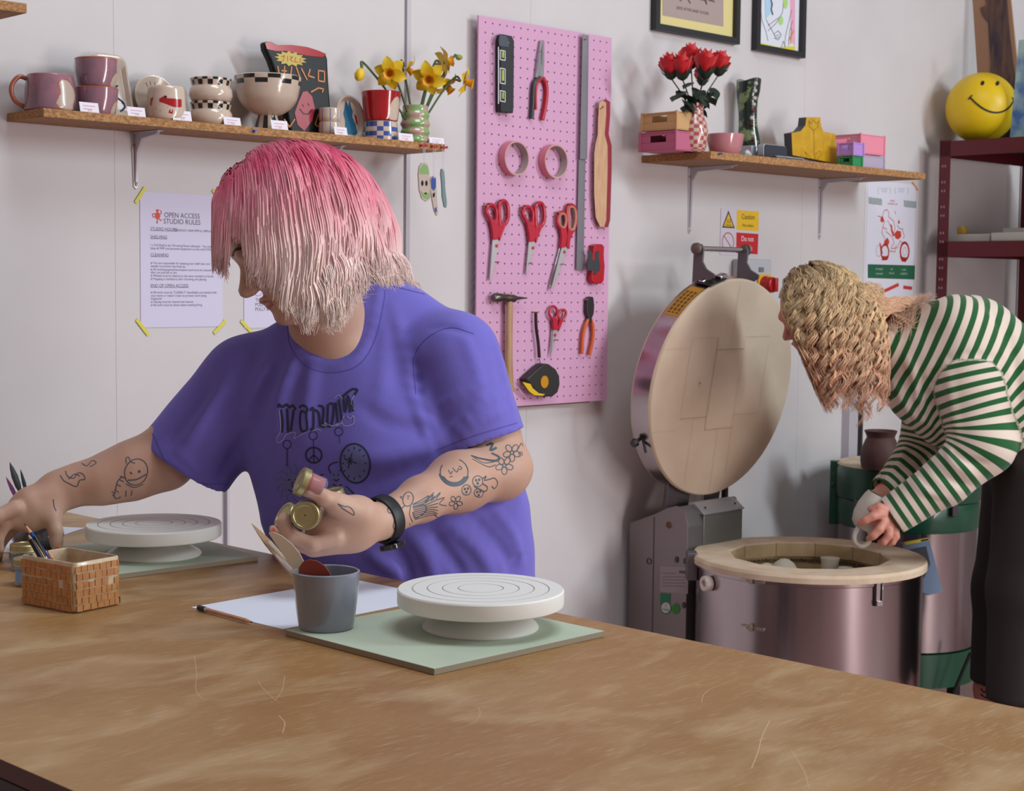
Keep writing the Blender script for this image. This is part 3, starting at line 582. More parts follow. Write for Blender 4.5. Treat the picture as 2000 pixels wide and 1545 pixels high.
for dx, dy, lab in ((0, 0, 'leftmost of the three large red handled scissors'), (71, 4, 'middle of the three large red handled scissors')):
    S = lambda P: [(x+dx, y+dy) for x, y in P]
    bl = 0 if dx == 0 else -16
    scissors((966+dx, 450+dy), lab, 'large red handled scissors', [R1(dx, dy), R2(dx, dy)],
        [S([(951, 430), (966, 428), (968, 450), (965, 468), (956, 468), (955, 452)]), S([(968, 436), (982, 434), (973, 458), (969, 470), (966, 462), (967, 448)])],
        S([(958, 463), (970, 468), (968, 480), (955, 545+bl), (951, 548+bl), (953, 515)]), S([(957, 466), (968, 462), (968, 478), (958, 530+bl), (952, 549+bl), (951, 545+bl)]), (964+dx, 480+dy))
scissors((1100, 450), 'rightmost large scissors, red handles lined in tan, blades tilted left', 'large red handled scissors',
    [[(1085, 420), (1091, 415), (1099, 420), (1100, 436), (1095, 447), (1087, 443), (1083, 432)], [(1104, 402), (1112, 401), (1118, 410), (1119, 432), (1114, 450), (1106, 452), (1104, 430), (1102, 412)]],
    [[(1087, 440), (1099, 442), (1101, 462), (1097, 483), (1088, 484), (1090, 462)], [(1102, 446), (1114, 450), (1106, 470), (1105, 486), (1099, 480), (1101, 465)]],
    [(1090, 480), (1103, 485), (1100, 500), (1076, 556), (1068, 568), (1071, 550)], [(1092, 482), (1102, 478), (1102, 492), (1084, 540), (1070, 569), (1080, 530)], (1096.5, 492), cores=True)
scissors((1078, 640), 'small red handled scissors below the large ones', None,
    [[(1071, 600), (1076, 598), (1082, 604), (1083, 616), (1077, 624), (1071, 620), (1067, 610)], [(1089, 607), (1096, 605), (1100, 611), (1097, 621), (1091, 628), (1087, 622), (1086, 613)]],
    [[(1073, 620), (1081, 622), (1083, 644), (1074, 644)], [(1087, 624), (1092, 626), (1085, 645), (1082, 640)]],
    [(1074, 642), (1082, 644), (1076, 672), (1071, 698), (1070, 690)], [(1075, 644), (1083, 642), (1080, 660), (1070, 699), (1072, 680)], (1078, 654), rr=.0038)
# utility knife, combination pliers, hammer, tape measure
r, L = tool('utility_knife', 1159, 515, 'short red and black folding knife on the pegboard', 'tool')
mb = MB(); tp(mb, L, [(1150, 480), (1155, 477), (1167, 477), (1171, 482), (1170, 500), (1172, 520), (1170, 548), (1166, 554), (1150, 554), (1145, 548), (1147, 520), (1148, 500)], .001, .018); mb.build('body', RED, r, bevel=.003)
mb = MB(); tp(mb, L, [(1147, 489), (1154, 489), (1157, 497), (1156, 505), (1158, 509), (1162, 505), (1162, 492), (1170, 489), (1169, 502), (1172, 520), (1170, 530), (1166, 528), (1165, 536), (1158, 536), (1158, 528), (1146, 529), (1147, 512), (1149, 502)], .0185, .002, 0, .049); mb.build('grip', DKGREY, r, bevel=.0006)
r, L = tool('combination_pliers', 1142, 640, 'old dark pliers with orange grips, lower right of the pegboard', 'tool')
mb = MB(); tp(mb, L, [(1141, 582), (1146, 579), (1152, 580), (1154, 596), (1153, 612), (1149, 622), (1150, 630), (1141, 630), (1143, 620), (1139, 610), (1139, 596)], .002, .012); mb.build('jaws', DKMETAL, r, bevel=.002)
ORG = M('orange_grip', 'cc5414', .4)
mb = MB(); otube(mb, L, [(1144, 624), (1137, 640), (1133, 660), (1131.5, 691)], .0052, .009); mb.build('grip', ORG, r)
mb = MB(); otube(mb, L, [(1149, 624), (1153, 640), (1152, 665), (1146, 693)], .0052, .009); mb.build('grip', ORG, r)
r, L = tool('hammer', 986, 640, 'ball and pick hammer with a wooden handle, partly behind the purple sleeve', 'tool')
mb = MB(); otube(mb, L, [(955, 583), (960, 582), (963, 580), (975, 581), (985, 582), (992, 583)], [.010, .0125, .0125, .0095, .011, .011], .020, k=1, n=14) if False else None
mb = MB(); pts = [(954, 582), (957, 581), (968, 581), (972, 581), (982, 582), (994, 583), (1000, 582), (1020, 582)]; mb.tube([np.array([L(*p)[0], -.018, L(*p)[1]]) for p in pts], [.009, .0115, .0115, .0085, .0105, .0105, .005, .0015], 14); mb.build('head', M('hammer_steel', '6e6660', .35, .9), r)
mb = MB(); mb.tube([np.array([L(*p)[0], -.018, L(*p)[1]]) for p in ((986, 574), (986, 600), (985, 700), (987, 765))], [.0085, .0095, .0105, .0115], 12, flat=.7)
p = L(989, 660); mb.build('handle', M('ash_wood', 'b48e66', .55, col2='a67f58', cscale=14, stretch=(6, 6, 1)), r)
r, L = tool('tape_measure', 1048, 740, 'black and yellow tape measure hanging by its strap', 'tool')
oc = [(1012, 740), (1022, 730), (1040, 714), (1048, 709), (1056, 710), (1070, 720), (1077, 733), (1078, 750), (1074, 765), (1064, 773), (1045, 774), (1036, 768), (1016, 745)]
mb = MB(); tp(mb, L, oc, .001, .03); mb.build('case', M('case_black', '24201e', .5), r, bevel=.004, seg=3)
YT = M('tool_yellow', 'dbb414', .45)
mb = MB(); tp(mb, L, [(1020, 746), (1036, 750), (1040, 758), (1052, 768), (1064, 770), (1060, 773), (1044, 772), (1034, 765)], .0315, .001, 0, .062); mb.build('yellow_stripe', YT, r)
mb = MB(); c = L(1063, 746, .062); mb.prism([(c[0]+.0145*cos(a), c[1]+.0165*sin(a)) for a in np.linspace(0, 2*pi, 25)[:-1]], (0, -.0315, 0), X_, Z_, -Y_, .002); mb.build('emblem_disc', M('disc_amber', 'c4881c', .35), r)
mb = MB(); otube(mb, L, [(1040, 611), (1041, 640), (1045, 670), (1047, 698)], .0028, .012, flat=2.0); otube(mb, L, [(1047, 696), (1049, 712)], .001, .012); mb.build('strap', M('strap_brown', '3a2622', .7), r)

# ---------------------------------------------------------------- warning signs and switch
r, mb, w, h = paper('caution_sign', 1408, 407, 1484, 452, 'yellow Caution Hot surface sign with a warning triangle', 'sign')
def wq(x0, y0, x1, y1, off=.001):
    a = ow(x0, y0, off); b = ow(x1, y0, off); c = ow(x0, y1, off); return a[0], b[0], c[1], a[1]
def sgn(mb, pts, r0, m, e): mb.add([np.array([ow(*p, .001)[0]-r0[0], -e, ow(*p, .001)[1]-r0[1]]) for p in pts], [tuple(range(len(pts)))], m)
c0 = wl(np.array(r.location)); c0 = (c0[0], c0[2])
sgn(mb, [(1439, 410), (1482, 413.5), (1481, 452), (1438, 449)], c0, 1, .0006); sgn(mb, [(1422.5, 411), (1435, 446), (1410, 444.5)], c0, 2, .0006); sgn(mb, [(1422.5, 417), (1432, 443), (1413, 442)], c0, 1, .0008)
for x, y, t, sz in ((1460.5, 424, 'Caution', .0225), (1460, 440.5, 'Hot surface', .0130)): s, z = ow(x, y); mb.text(t, (s-c0[0], -.001, z-c0[1]), X_, Z_, sz, 2, .92)
for dx in (-3, 0, 3): sgn(mb, [(1422+dx, 428), (1423+dx, 432), (1421.5+dx, 436), (1422.5+dx, 437), (1424+dx, 432), (1423+dx, 428)], c0, 2, .001)
sgn(mb, [(1416, 438.5), (1429, 439.5), (1429, 441), (1416, 440)], c0, 2, .001)
mb.build('sheet', [M('sign_white', 'c9bfca', .6), YEL, INK], r, smooth=False)
r, mb, w, h = paper('prohibition_sign', 1407, 452, 1482, 498, 'red Do not touch sign with a barred circle', 'sign'); c0 = wl(np.array(r.location)); c0 = (c0[0], c0[2])
sgn(mb, [(1438, 454), (1481, 457), (1479.5, 497), (1437.5, 494)], c0, 1, .0006)
E2 = lambda rr: [(1421.5+12*rr*cos(a), 473+19.5*rr*sin(a)) for a in np.linspace(0, 2*pi, 33)[:-1]]
P3 = [np.array([ow(*p, .001)[0]-c0[0], -.0008, ow(*p, .001)[1]-c0[1]]) for p in E2(.93)]; mb.ribbon(P3, .0028, Y_, 1, closed=True); mb.ribbon([P3[20], P3[4]], .0028, Y_, 1)
for x, y, t in ((1459, 467, 'Do not'), (1458.5, 485, 'touch')): s, z = ow(x, y); mb.text(t, (s-c0[0], -.001, z-c0[1]), X_, Z_, .0225, 2, .95)
mb.build('sheet', [M('sign_white'), M('sign_red', 'bd1a20', .5), M('text_white', 'e6dfe2', .6)], r, smooth=False)
s, z = ow(1468, 545, .03); r = wthing('isolator_switch', s, 0, z, 'grey isolator switch box with a red rotary knob on the wall', 'switch')
mb = MB(); mb.box((-.062, -.06, -.06), (.062, 0, .06)); mb.build('box', M('switch_grey', 'b4b2b8', .45), r, bevel=.006, seg=3)
mb = MB(); mb.box((-.005, -.0625, .022), (.018, -.0602, .036)); mb.build('rating_label', M('label_grey', '6c6c74', .6), r)
mb = MB(); mb.box((-.012, -.066, -.045), (.052, -.0605, .0145)); mb.build('yellow_plate', M('yellow_plate', 'e0a818', .4), r, bevel=.002)
mb = MB(); A = (X_, Z_, -Y_); mb.lathe([(.027, 0), (.027, .006), (.024, .009), (.024, .03), (.022, .034), (.001, .035)], 32, (.02, -.066, -.017), ax=A); mb.box((.013, -.112, -.038), (.027, -.098, .004)); mb.build('rotary_knob', M('knob_red', 'b01a1e', .3), r, bevel=.002)

# ---------------------------------------------------------------- framed pictures
def frame(name, x0, y0, x1, y1, lab, topz, draw, fw=.018):
    a = ow(x0, y0, .0); b = ow(x1, y1, .0); z0 = (a[1]+b[1])/2; s0, s1 = a[0], b[0]; w = s1-s0
    r = wthing(name, (s0+s1)/2, 0, z0, lab, 'picture'); h = topz-z0; d = .022
    for lo, hi in (((-w/2, -d, 0), (w/2, 0, fw)), ((-w/2, -d, h-fw), (w/2, 0, h)), ((-w/2, -d, fw), (-w/2+fw, 0, h-fw)), ((w/2-fw, -d, fw), (w/2, 0, h-fw))): pass
    mb = MB(); i_ = (-w/2+fw, fw, w/2-fw, h-fw)
    O4 = [(-w/2, 0), (w/2, 0), (w/2, h), (-w/2, h)]; I4 = [(i_[0], i_[1]), (i_[2], i_[1]), (i_[2], i_[3]), (i_[0], i_[3])]
    V = [(p[0], -d, p[1]) for p in O4]+[(p[0], -d, p[1]) for p in I4]+[(p[0], 0, p[1]) for p in O4]+[(p[0], -.006, p[1]) for p in I4]
    mb.add(V, [(k, (k+1) % 4, 4+(k+1) % 4, 4+k) for k in range(4)]+[(k, 8+k, 8+(k+1) % 4, (k+1) % 4) for k in range(4)]+[(4+k, 4+(k+1) % 4, 12+(k+1) % 4, 12+k) for k in range(4)], 0)
    mb.build('frame', M('frame_black', '1b1a1f', .45), r, smooth=False)
    mb = MB(); mb.box((i_[0], -.007, i_[1]), (i_[2], -.001, i_[3]), 0); mats = draw(mb, i_, s0+w/2, z0); mb.build('print', mats, r, smooth=False); return r
def dr1(mb, b, sc_, z0):
    f = lambda x, y, e=.0075: np.array([ow(x, y, .0075)[0]-sc_, -e, ow(x, y, .0075)[1]-z0])
    mb.add([f(1294, -20), f(1413, -20), f(1413, 52), f(1294, 30)], [(3,2,1,0)], 1)
    mb.text('JADE AFTER BABY RYDER', f(1353, 21, .008), X_, Z_, .0125, 2, 1.05)
    for pl in ([(1325, -3), (1330, 1)], [(1344, 0), (1348, 6)], [(1360, -3), (1376, 0), (1380, 8), (1378, -4)], [(1384, 0), (1395, 3)]): mb.ribbon([f(*p, .008) for p in pl], .005, Y_, 2)
    return [M('mount_yellow', 'd8c888', .7), M('print_tan', 'a5928c', .7), M('ink_brown', '5c4c4c', .7)]
frame('framed_print', 1270, 61, 1434, 86, 'black framed print with a yellow mount, wider of the two pictures', 2.52, dr1)
def dr2(mb, b, sc_, z0):
    f = lambda x, y, e=.0078: np.array([ow(x, y, .0075)[0]-sc_, -e, ow(x, y, .0075)[1]-z0])
    mb.add([f(1481, 82, .0074), f(1492, 85, .0074), f(1520, 92, .0074), f(1553, 90, .0074), f(1553, 101, .0074), f(1481, 88, .0074)], [(0,1,2,3,4,5)], 1)
    mb.add([f(1543, -10, .0074), f(1553, -10, .0074), f(1553, 90, .0074), f(1545, 80, .0074)], [(0,1,2,3)], 3)
    mb.add([f(1481, -10, .0074), f(1486, -10, .0074), f(1486, 40, .0074), f(1481, 50, .0074)], [(0,1,2,3)], 5)
    for c, rr, rh in (((1525, 40), 5, 9), ((1534, 5), 5, 12)): mb.add([f(c[0]+rr*cos(a), c[1]+rh*sin(a)) for a in np.linspace(0, 2*pi, 14)[:-1]], [tuple(range(13))], 2)
    mb.add([f(1494, 0), f(1505, -2), (f(1506, 25)), f(1495, 38)], [(0,1,2,3)], 5)
    for pl in ([(1485, 10), (1488, 40), (1496, 62), (1500, 80)], [(1496, 38), (1508, 60), (1514, 72)], [(1500, 60), (1516, 45), (1528, 25), (1530, 8)], [(1546, 20), (1540, 45), (1534, 70), (1532, 92)], [(1512, 66), (1520, 60), (1526, 68), (1520, 78), (1512, 74)], [(1514, 70), (1522, 68)], [(1514, 74), (1522, 73)], [(1540, 90), (1542, 60), (1548, 40)], [(1500, 50), (1520, 35)], [(1526, 92), (1530, 80), (1534, 92)]): mb.ribbon([f(*p, .0082) for p in pl], .0014, Y_, 4)
    mb.ribbon([f(x, y, .0082) for x, y in ((1505, -2), (1508, 8), (1506, 18), (1509, 28))], .006, Y_, 4)
    for pl in ([(1546, 55), (1544, 85)], [(1550, 60), (1540, 80)]): mb.ribbon([f(*p, .0084) for p in pl], .004, Y_, 6)
    return [M('print_white', 'd6d8e0', .6), M('print_yellow', 'd8c828', .6), M('print_lime', 'a8cc7a', .6), M('print_pink', 'e0a0b8', .6), M('ink_soft'), M('print_sky', 'a8c8e0', .6), M('print_orange', 'd8824a', .6)]
frame('framed_print', 1467, 98, 1562, 115, 'black framed colourful drawing, narrower of the two pictures', 2.50, dr2)

# motorcycle poster
r, mb, w, h = paper('motorcycle_poster', 1695, 352, 1789, 630, 'white poster with a red motorcycle drawing and green band'); c0 = wl(np.array(r.location)); c0 = (c0[0], c0[2])
mb.box((-w/2-.012, .0002, -h/2), (-w/2, .0006, h/2), 3) 
f = lambda x, y, e=.0007: np.array([ow(x, y, .001)[0]-c0[0], -e, ow(x, y, .001)[1]-c0[1]])
def fill(pts, m): mb.add([f(*p) for p in pts], [tuple(range(len(pts)))], m)
for x0, y0, n_ in ((1696, 385, 12), (1765, 391, 11)):
    for i in range(n_):
        for j in range(6):
            if (i+j) % 2 == 0: x = x0+i*2.2; y = y0+j*2.2+i*.25; fill([(x, y), (x+2.2, y+.2), (x+2.2, y+2.4), (x, y+2.2)], 1)
for x in (1714, 1730, 1746, 1771): pass
for x0, s_ in ((1716, 1), (1737.5, -1), (1749, 1), (1772, -1)): mb.ribbon([f(x0, 366), f(x0-2*s_, 372), f(x0, 379)], .0022, Y_, 4)
for xx in (1727, 1760):
    for q in range(3): mb.ribbon([f(xx-7+q, 368+q*3.2), f(xx+7-q, 368.5+q*3.2)], .0016, Y_, 4)
mb.text('MOVEY', f(1743, 393), X_, Z_, .010, 2, .9); mb.text('DUDEABILLY CAFE', f(1743, 398.5), X_, Z_, .0085, 2, .9)
# rider and bike in red
def ring(cx, cy, rx, ry, wd, m=2, a0=0, a1=2*pi): mb.ribbon([f(cx+rx*cos(a), cy+ry*sin(a)) for a in np.linspace(a0, a1, 26)], wd, Y_, m)
ring(1766.5, 491, 8.3, 17, .009); ring(1766.5, 491, 3.5, 7.5, .0015); ring(1728, 492, 7.5, 14, .007); ring(1716, 490, 5, 11, .0015)
for q in ([(1722, 500), (1736, 500), (1733, 508), (1722, 509)], [(1757, 501), (1772, 503), (1769, 512), (1761, 511)], [(1727, 470), (1733, 464), (1737, 472), (1734, 480), (1726, 476)], [(1720, 425), (1724, 422), (1727, 432), (1722, 435), (1719, 431)], [(1747, 455), (1752, 450), (1759, 452), (1760, 462), (1754, 468), (1748, 465)], [(1739, 437), (1742, 440), (1743, 450), (1748, 460), (1744, 462), (1740, 452)], [(1755, 428), (1758, 436), (1753, 437)], [(1717, 473), (1720, 476), (1724, 496), (1720, 496)]): fill(q, 2)
for pl in ([(1723, 424), (1726, 412), (1732, 409), (1736, 416), (1735, 424)], [(1736, 424), (1745, 432), (1748, 445), (1745, 455)], [(1728, 432), (1724, 442), (1722, 455), (1728, 466)], [(1733, 430), (1740, 444)], [(1740, 486), (1752, 484), (1758, 470), (1764, 478)], [(1762, 450), (1766, 460), (1764, 466)], [(1736, 490), (1748, 492), (1750, 478)], [(1747, 412), (1749, 418)], [(1752, 440), (1756, 446), (1764, 448)], [(1724, 444), (1732, 448)], [(1714, 422), (1722, 424)], [(1730, 452), (1742, 462), (1746, 474), (1740, 484)]): mb.ribbon([f(*p) for p in pl], .0026, Y_, 2)
fill([(1694.5, 516), (1787, 518.5), (1786, 546), (1694.5, 543)], 1)
for x, y, t in ((1717, 526, "PET'S MARKET"), (1717, 535, 'SHOP NIGHT'), (1741, 526, 'LIVE'), (1741, 534, '7PM LATE'), (1765, 527, 'LA CASA'), (1765, 535, 'SHOREDITCH')): mb.text(t, f(x, y, .001), X_, Z_, .009, 5, .8)
for x0, y0, x1, y1 in ((1702, 562, 1720, 572), (1728, 568, 1754, 556), (1765, 561, 1780, 563)): mb.ribbon([f(x0, y0), f(x1, y1)], .012, Y_, 2)
mb.build('sheet', [M('poster_white', 'd8d4e0', .7), GREENP, REDP, M('sheet_edge', 'd6d0d4', .6), M('print_grey', '9ca4ac', .7), M('print_pale', 'b8c8c0', .7)], r, smooth=False)
tape(1782, 356, 1793, 371, 'orange tape on the top right corner of the motorcycle poster', mat=M('tape_orange', 'd8884c', .6), w=.007)
# ---------------------------------------------------------------- things on the right shelf
def crate(name_loc, w, d, h, col, lab, open_=True, t=.003):
    s, off, z = name_loc; r = wthing('storage_crate', s, off, z, lab, 'crate'); m = M('crate_'+col, col, .45, spec=.4, alpha=1)
    mb = MB(); B = lambda lo, hi: mb.box(lo, hi)
    B((-w/2, -d/2, 0), (w/2, d/2, t))
    hs = h*.45                      # handle slot on the short sides
    for sx in (-1, 1):
        x0, x1 = sorted((sx*w/2, sx*(w/2-t))); B((x0, -d/2, t), (x1, d/2, hs)); B((x0, -d/2, hs), (x1, -d*.22, h*.8)); B((x0, d*.22, hs), (x1, d/2, h*.8)); B((x0, -d/2, h*.8), (x1, d/2, h))
    for sy in (-1, 1):
        y0, y1 = sorted((sy*d/2, sy*(d/2-t))); B((-w/2+t, y0, t), (w/2-t, y1, h))
    mb.build('basket', m, r, bevel=.001)
    mb = MB()
    for sx in (-1, 1):
        for sy in (-1, 1): mb.box((sx*w/2-.003, sy*d/2-.003, 0), (sx*w/2+.003, sy*d/2+.003, h+.002))
    mb.box((-w/2-.0015, -d/2-.0015, h-.004), (w/2+.0015, -d/2+.0005, h)); mb.box((-w/2-.0015, -d/2, h-.004), (-w/2+.0005, d/2+.0015, h)); mb.box((w/2-.0005, -d/2, h-.004), (w/2+.0015, d/2+.0015, h)); mb.box((-w/2, d/2-.0005, h-.004), (w/2, d/2+.0015, h))
    mb.build('rim_and_posts', m, r, bevel=.0008)
    if not open_: return r
    return r
# left stack: crate corner at px (1312), near corner off ~.2
s1, _ = ow(1258, 280, .07); s2, _ = ow(1312, 280, .20)
cs = (s1+s2)/2
crate((cs+.055, .135, S2T), .11, .13, .053, 'b8607c', 'dusty pink folding crate at the left end of the rose shelf')
crate((cs+.057, .135, S2T+.056), .105, .125, .050, 'c49a68', 'tan folding crate stacked on the dusty pink crate')
# checkered vase with roses
P = sp(1355, 250, .185, S2T); k = 1/pmx(P)
out = smoothprof([(20*k, 0), (24*k, 8*k), (28*k, 30*k), (26*k, 52*k), (19*k, 72*k), (18*k, 82*k), (20.5*k, 94*k)], 3); nn = len(out)
pot('vase', 'pink and cream checkered vase holding red roses', 'vase', P, out, [M('check_pink', 'a8505a', .2, coat=.5), M('check_cream', 'c9ad98', .25, coat=.4)], lambda i, j: 1 if (i+j//3) % 2 and i < nn else 0)
RP, RK = P, k
ROSE = M('rose_red', 'd81420', .5, col2='b80c18', cscale=60, sheen=.2); RLEAF = M('rose_leaf', '16281e', .5, col2='22382a', cscale=40)
def rose(hx, hy, off, size, lab, lean=0.):
    size *= 1.55; s, z = ow(hx, hy, off); Hd = W(s, off, z); b = RP+Z*RK*60+D*(hx-1360)*.00005; r = thing('rose', b, lab, 'flower', group='red roses in the checkered vase')
    ax = Hd-b; ax = ax/np.linalg.norm(ax)*.5+Z; ax /= np.linalg.norm(ax)
    mb = MB(); mb.tube(cr([b, b*.6+Hd*.4+Z*.005, Hd-ax*size*.9], 6), .0018, 7); mb.build('stem', RLEAF, r, world=True)
    u = np.cross(ax, X_); u /= np.linalg.norm(u); v = np.cross(ax, u)
    for q in range(9):
        rr = size*(1-.085*q); a0 = q*2.4; hh = size*(.95+.05*q); mb = MB(); V = []; A_, B_ = 9, 6
        for i in range(A_):
            a = a0+(i/(A_-1)-.5)*2.6
            for j in range(B_):
                t = j/(B_-1); rad = rr*(.25+.62*sin(min(1, t*1.15)*pi/2))+(size*.14*(t**4))*(1 if q < 4 else .2); e = 1-.25*abs(i/(A_-1)-.5)*2*t
                V.append(Hd+(u*cos(a)+v*sin(a))*rad+ax*(-size*.75+(hh*1.55)*t*e+size*.04*sin(a*5+q)*t))
        mb.add(V, [(i*B_+j, i*B_+j+1, (i+1)*B_+j+1, (i+1)*B_+j) for i in range(A_-1) for j in range(B_-1)]); mb.build('petal', ROSE, r, world=True, angle=80, sub=1)
    mb = MB(); mb.lathe([(size*.1, -size*1.0), (size*.35, -size*.85), (size*.62, -size*.45)], 12, Hd, ax=(u, v, ax))
    for q in range(5):
        a = q*2*pi/5; d = u*cos(a)+v*sin(a); w_ = np.cross(ax, d)*size*.25; c = Hd-ax*size*.5+d*size*.6
        mb.add([c-w_, c+w_, c+ax*size*.55+d*size*.28], [(0, 1, 2)])
    mb.build('sepals', RLEAF, r, world=True)
    for q, tt in enumerate((.42, .55, .66, .76)):
        c = b*(1-tt)+(Hd-ax*size)*tt; a = hx*.7+q*2.3; d = D*cos(a)+N*abs(sin(a))*.3-Z*.45; d /= np.linalg.norm(d); sd = np.cross(d, Z); sd /= np.linalg.norm(sd); mb = MB(); V = []
        for i in range(6):
            t = i/5; ww = .020*sin(pi*min(1, .06+t)); V += [c+d*.040*t-sd*ww-Z*.006*t*t, c+d*.040*t-Z*(.003+.006*t*t), c+d*.040*t+sd*ww-Z*.006*t*t]
        mb.add(V, [(3*i+j, 3*i+j+1, 3*i+j+4, 3*i+j+3) for i in range(5) for j in (0, 1)]); mb.build('leaf', RLEAF, r, world=True, angle=80, sub=1)
for hx, hy, off, sz, lab in ((1309, 132, .19, .0215, 'leftmost red rose in the checkered vase'), (1332, 132, .22, .0225, 'red rose at the front left of the bouquet'), (1350, 112, .17, .0215, 'highest red rose at the back of the bouquet'), (1378, 128, .22, .0245, 'largest red rose, front centre right of the bouquet'), (1372, 150, .16, .017, 'small red rose tucked low behind the centre bloom'), (1406, 126, .19, .022, 'rightmost red rose in the checkered vase')): rose(hx, hy, off, sz, lab)
# pink bowl, shell, teal cap
P = sp(1416, 280, .175, S2T); k = 1/pmx(P)
pot('bowl', 'glossy pink faceted bowl right of the checkered vase', 'bowl', P, [(25*k, 0), (28*k, 2*k), (34*k, 22*k), (37*k, 41*k)], [M('bowl_pink', 'c07f86', .15, coat=.6)], n=64)
# boot vase
P = sp(1462, 200, .06, S2T); k = 1/pmx(P); r = thing('boot_vase', P, 'tall green floral boot shaped vase with a row of buttons', 'vase', rz=cface(P)); mb = MB(); n_ = 20; prof = [(26, 0, -4), (26, 20, 0), (22, 45, 2), (18.5, 70, 0), (18, 95, -1), (20, 120, -2), (23, 140, -1), (24, 160, 0)]
V = []
for rad, z, dx in [tuple(q) for q in cr(prof, 4)]:
    for j in range(n_): a = 2*pi*j/n_; V.append(((rad*.75)*k*cos(a), (rad*sin(a)+dx)*k, (z+(4*sin(a*2) if z > 158 else 0))*k))
K = len(V)//n_
mb.add(V, [(i*n_+j, i*n_+(j+1) % n_, (i+1)*n_+(j+1) % n_, (i+1)*n_+j) for i in range(K-1) for j in range(n_)]+[tuple(range(n_))[::-1], tuple((K-1)*n_+j for j in range(n_))])
mb.build('boot', M('boot_floral', '12241c', .2, col2='6c7a52', cscale=30, detail=3, coat=.5, cmix=(.5, .56)), r)
for q, (dy, z, c_) in enumerate(((9, 152, 0), (8, 138, 0), (7, 124, 0), (6, 112, 0), (4, 100, 1), (3, 86, 0), (3, 73, 1), (5, 56, 0), (6, 44, 1), (5, 30, 0))):
    mb = MB(); mb.sphere((15*k, dy*k+4*k, z*k), 4.2*k, sc=(.6, 1, 1), n=12); mb.build('button', M('button_pearl', 'b8b4b0', .2, coat=.5) if not c_ else M('button_red', '5c1018', .3), r)
s, _ = ow(1463, 285, .21); r = wthing('seashell', s, .205, S2T, 'small white seashell at the shelf front', 'shell')
mb = MB(); mb.tube([(-.012, 0, .013), (-.004, 0, .011), (.006, 0, .008), (.018, 0, .004)], [.003, .010, .0075, .002], 12); mb.build('shell', M('shell_white', 'cfc4c4', .4), r)
s, _ = ow(1449, 290, .20); r = wthing('bottle_cap', s, .215, S2T, 'small teal cap beside the pink bowl', 'cap'); mb = MB(); mb.lathe([(.009, 0), (.009, .006), (.0075, .008), (.001, .008)], 20); mb.build('cap', M('cap_teal', '5fa0a4', .4), r)
s, _ = ow(1452, 275, .11); r = wthing('silver_box', s, .12, S2T, 'silver grey box behind the pink bowl', 'box'); mb = MB(); mb.box((-.012, -.03, 0), (.012, .03, .042)); mb.build('box', M('silver_plastic', 'a4a8b0', .35, .3), r, bevel=.002)
s, _ = ow(1505, 285, .17); r = wthing('portable_speaker', s, .165, S2T+.006, 'dark oblong speaker with a pale rim on the right shelf', 'speaker')
mb = MB(); mb.prism(rrect(.112, .040, .009), (0, 0, .02), X_, Z_, -Y_, .022); mb.build('body', M('silver_plastic'), r, bevel=.002)
mb = MB(); mb.prism(rrect(.107, .035, .008), (0, -.0222, .02), X_, Z_, -Y_, .003); mb.build('grille', M('speaker_grey', '2c3038', .7), r)
s, _ = ow(1530, 300, .22); r = wthing('spiral_notebook', s, .175, S2T, 'black spiral notebook lying along the shelf front', 'notebook')
mb = MB(); mb.box((-.068, -.066, 0), (.068, .05, .0055)); mb.build('cover', M('cover_black', '1c1e24', .5), r)
mb = MB()
for q in range(26):
    x = -.064+q*.0051; mb.tube([(x+.001*sin(t), -.067-.004*cos(t), .0035+.004*sin(t)) for t in np.linspace(0, 5.8, 8)], .0007, 5)
mb.build('spiral_binding', M('wire_white', 'd4d4dc', .4), r)
# yellow stepped ceramic
off = .155; s0, _ = ow(1600, 300, off); r = wthing('stepped_ceramic', s0, off, S2T, 'yellow stepped ceramic block with an incised tulip', 'ceramic')
L = lambda x, y: (ow(x, y, off)[0]-s0, ow(x, y, off)[1]-S2T)
yp = [(1575, 229), (1602, 229), (1604, 246), (1608, 257), (1632, 262), (1633, 285), (1640, 293), (1662, 295), (1669, 302), (1667, 326), (1548, 303), (1546, 260), (1564, 256), (1573, 245)]
P2 = [L(*p) for p in yp]; P2 = [(x, max(0, z)) for x, z in P2]
mb = MB(); mb.prism(P2, (0, 0, 0), X_, Z_, Y_, .028, 0, 1); e_ = .0006
for pl in ([(1589, 255), (1590, 315)], [(1579, 236), (1581, 248), (1589, 255), (1597, 248), (1599, 236), (1594, 242), (1589, 234), (1584, 242), (1579, 236)], [(1588, 313), (1580, 305), (1572, 296), (1576, 308), (1586, 315)], [(1591, 315), (1593, 300), (1601, 294), (1603, 302), (1594, 314)]): mb.ribbon([(L(*p)[0], -e_, L(*p)[1]) for p in pl], .001, Y_, 2)
mb.build('block', [M('ochre_glaze', 'd0a21a', .35, coat=.3, col2='bd8f14', cscale=30), M('dark_side', '4c4a50', .5), INK], r)
# right crates
s_c, _ = ow(1683, 280, .19)
crate((s_c+.065, .125, S2T), .13, .13, .045, 'b4a6bc', 'grey lilac flat crate under the big pink crate')
crate((s_c+.062, .12, S2T+.048), .135, .14, .062, 'e88ca0', 'bright pink folding crate, topmost of the right shelf stack')
s_g, _ = ow(1680, 315, .23)
crate((s_g-.03, .215, S2T), .05, .05, .030, '2f8a54', 'small green crate under the purple crate')
crate((s_g-.03, .215, S2T+.032), .055, .055, .040, 'b48ad0', 'small purple crate stacked on the green crate')

# ---------------------------------------------------------------- red rack with its load
RRED = M('rack_red', '5a0e18', .4, .1); s0, _ = ow(1838, 290, .08)
r = wthing('metal_rack', 2.12, .08, 0, 'dark red bolted steel shelving rack in the corner', 'rack'); RO_ = (2.12, .08)
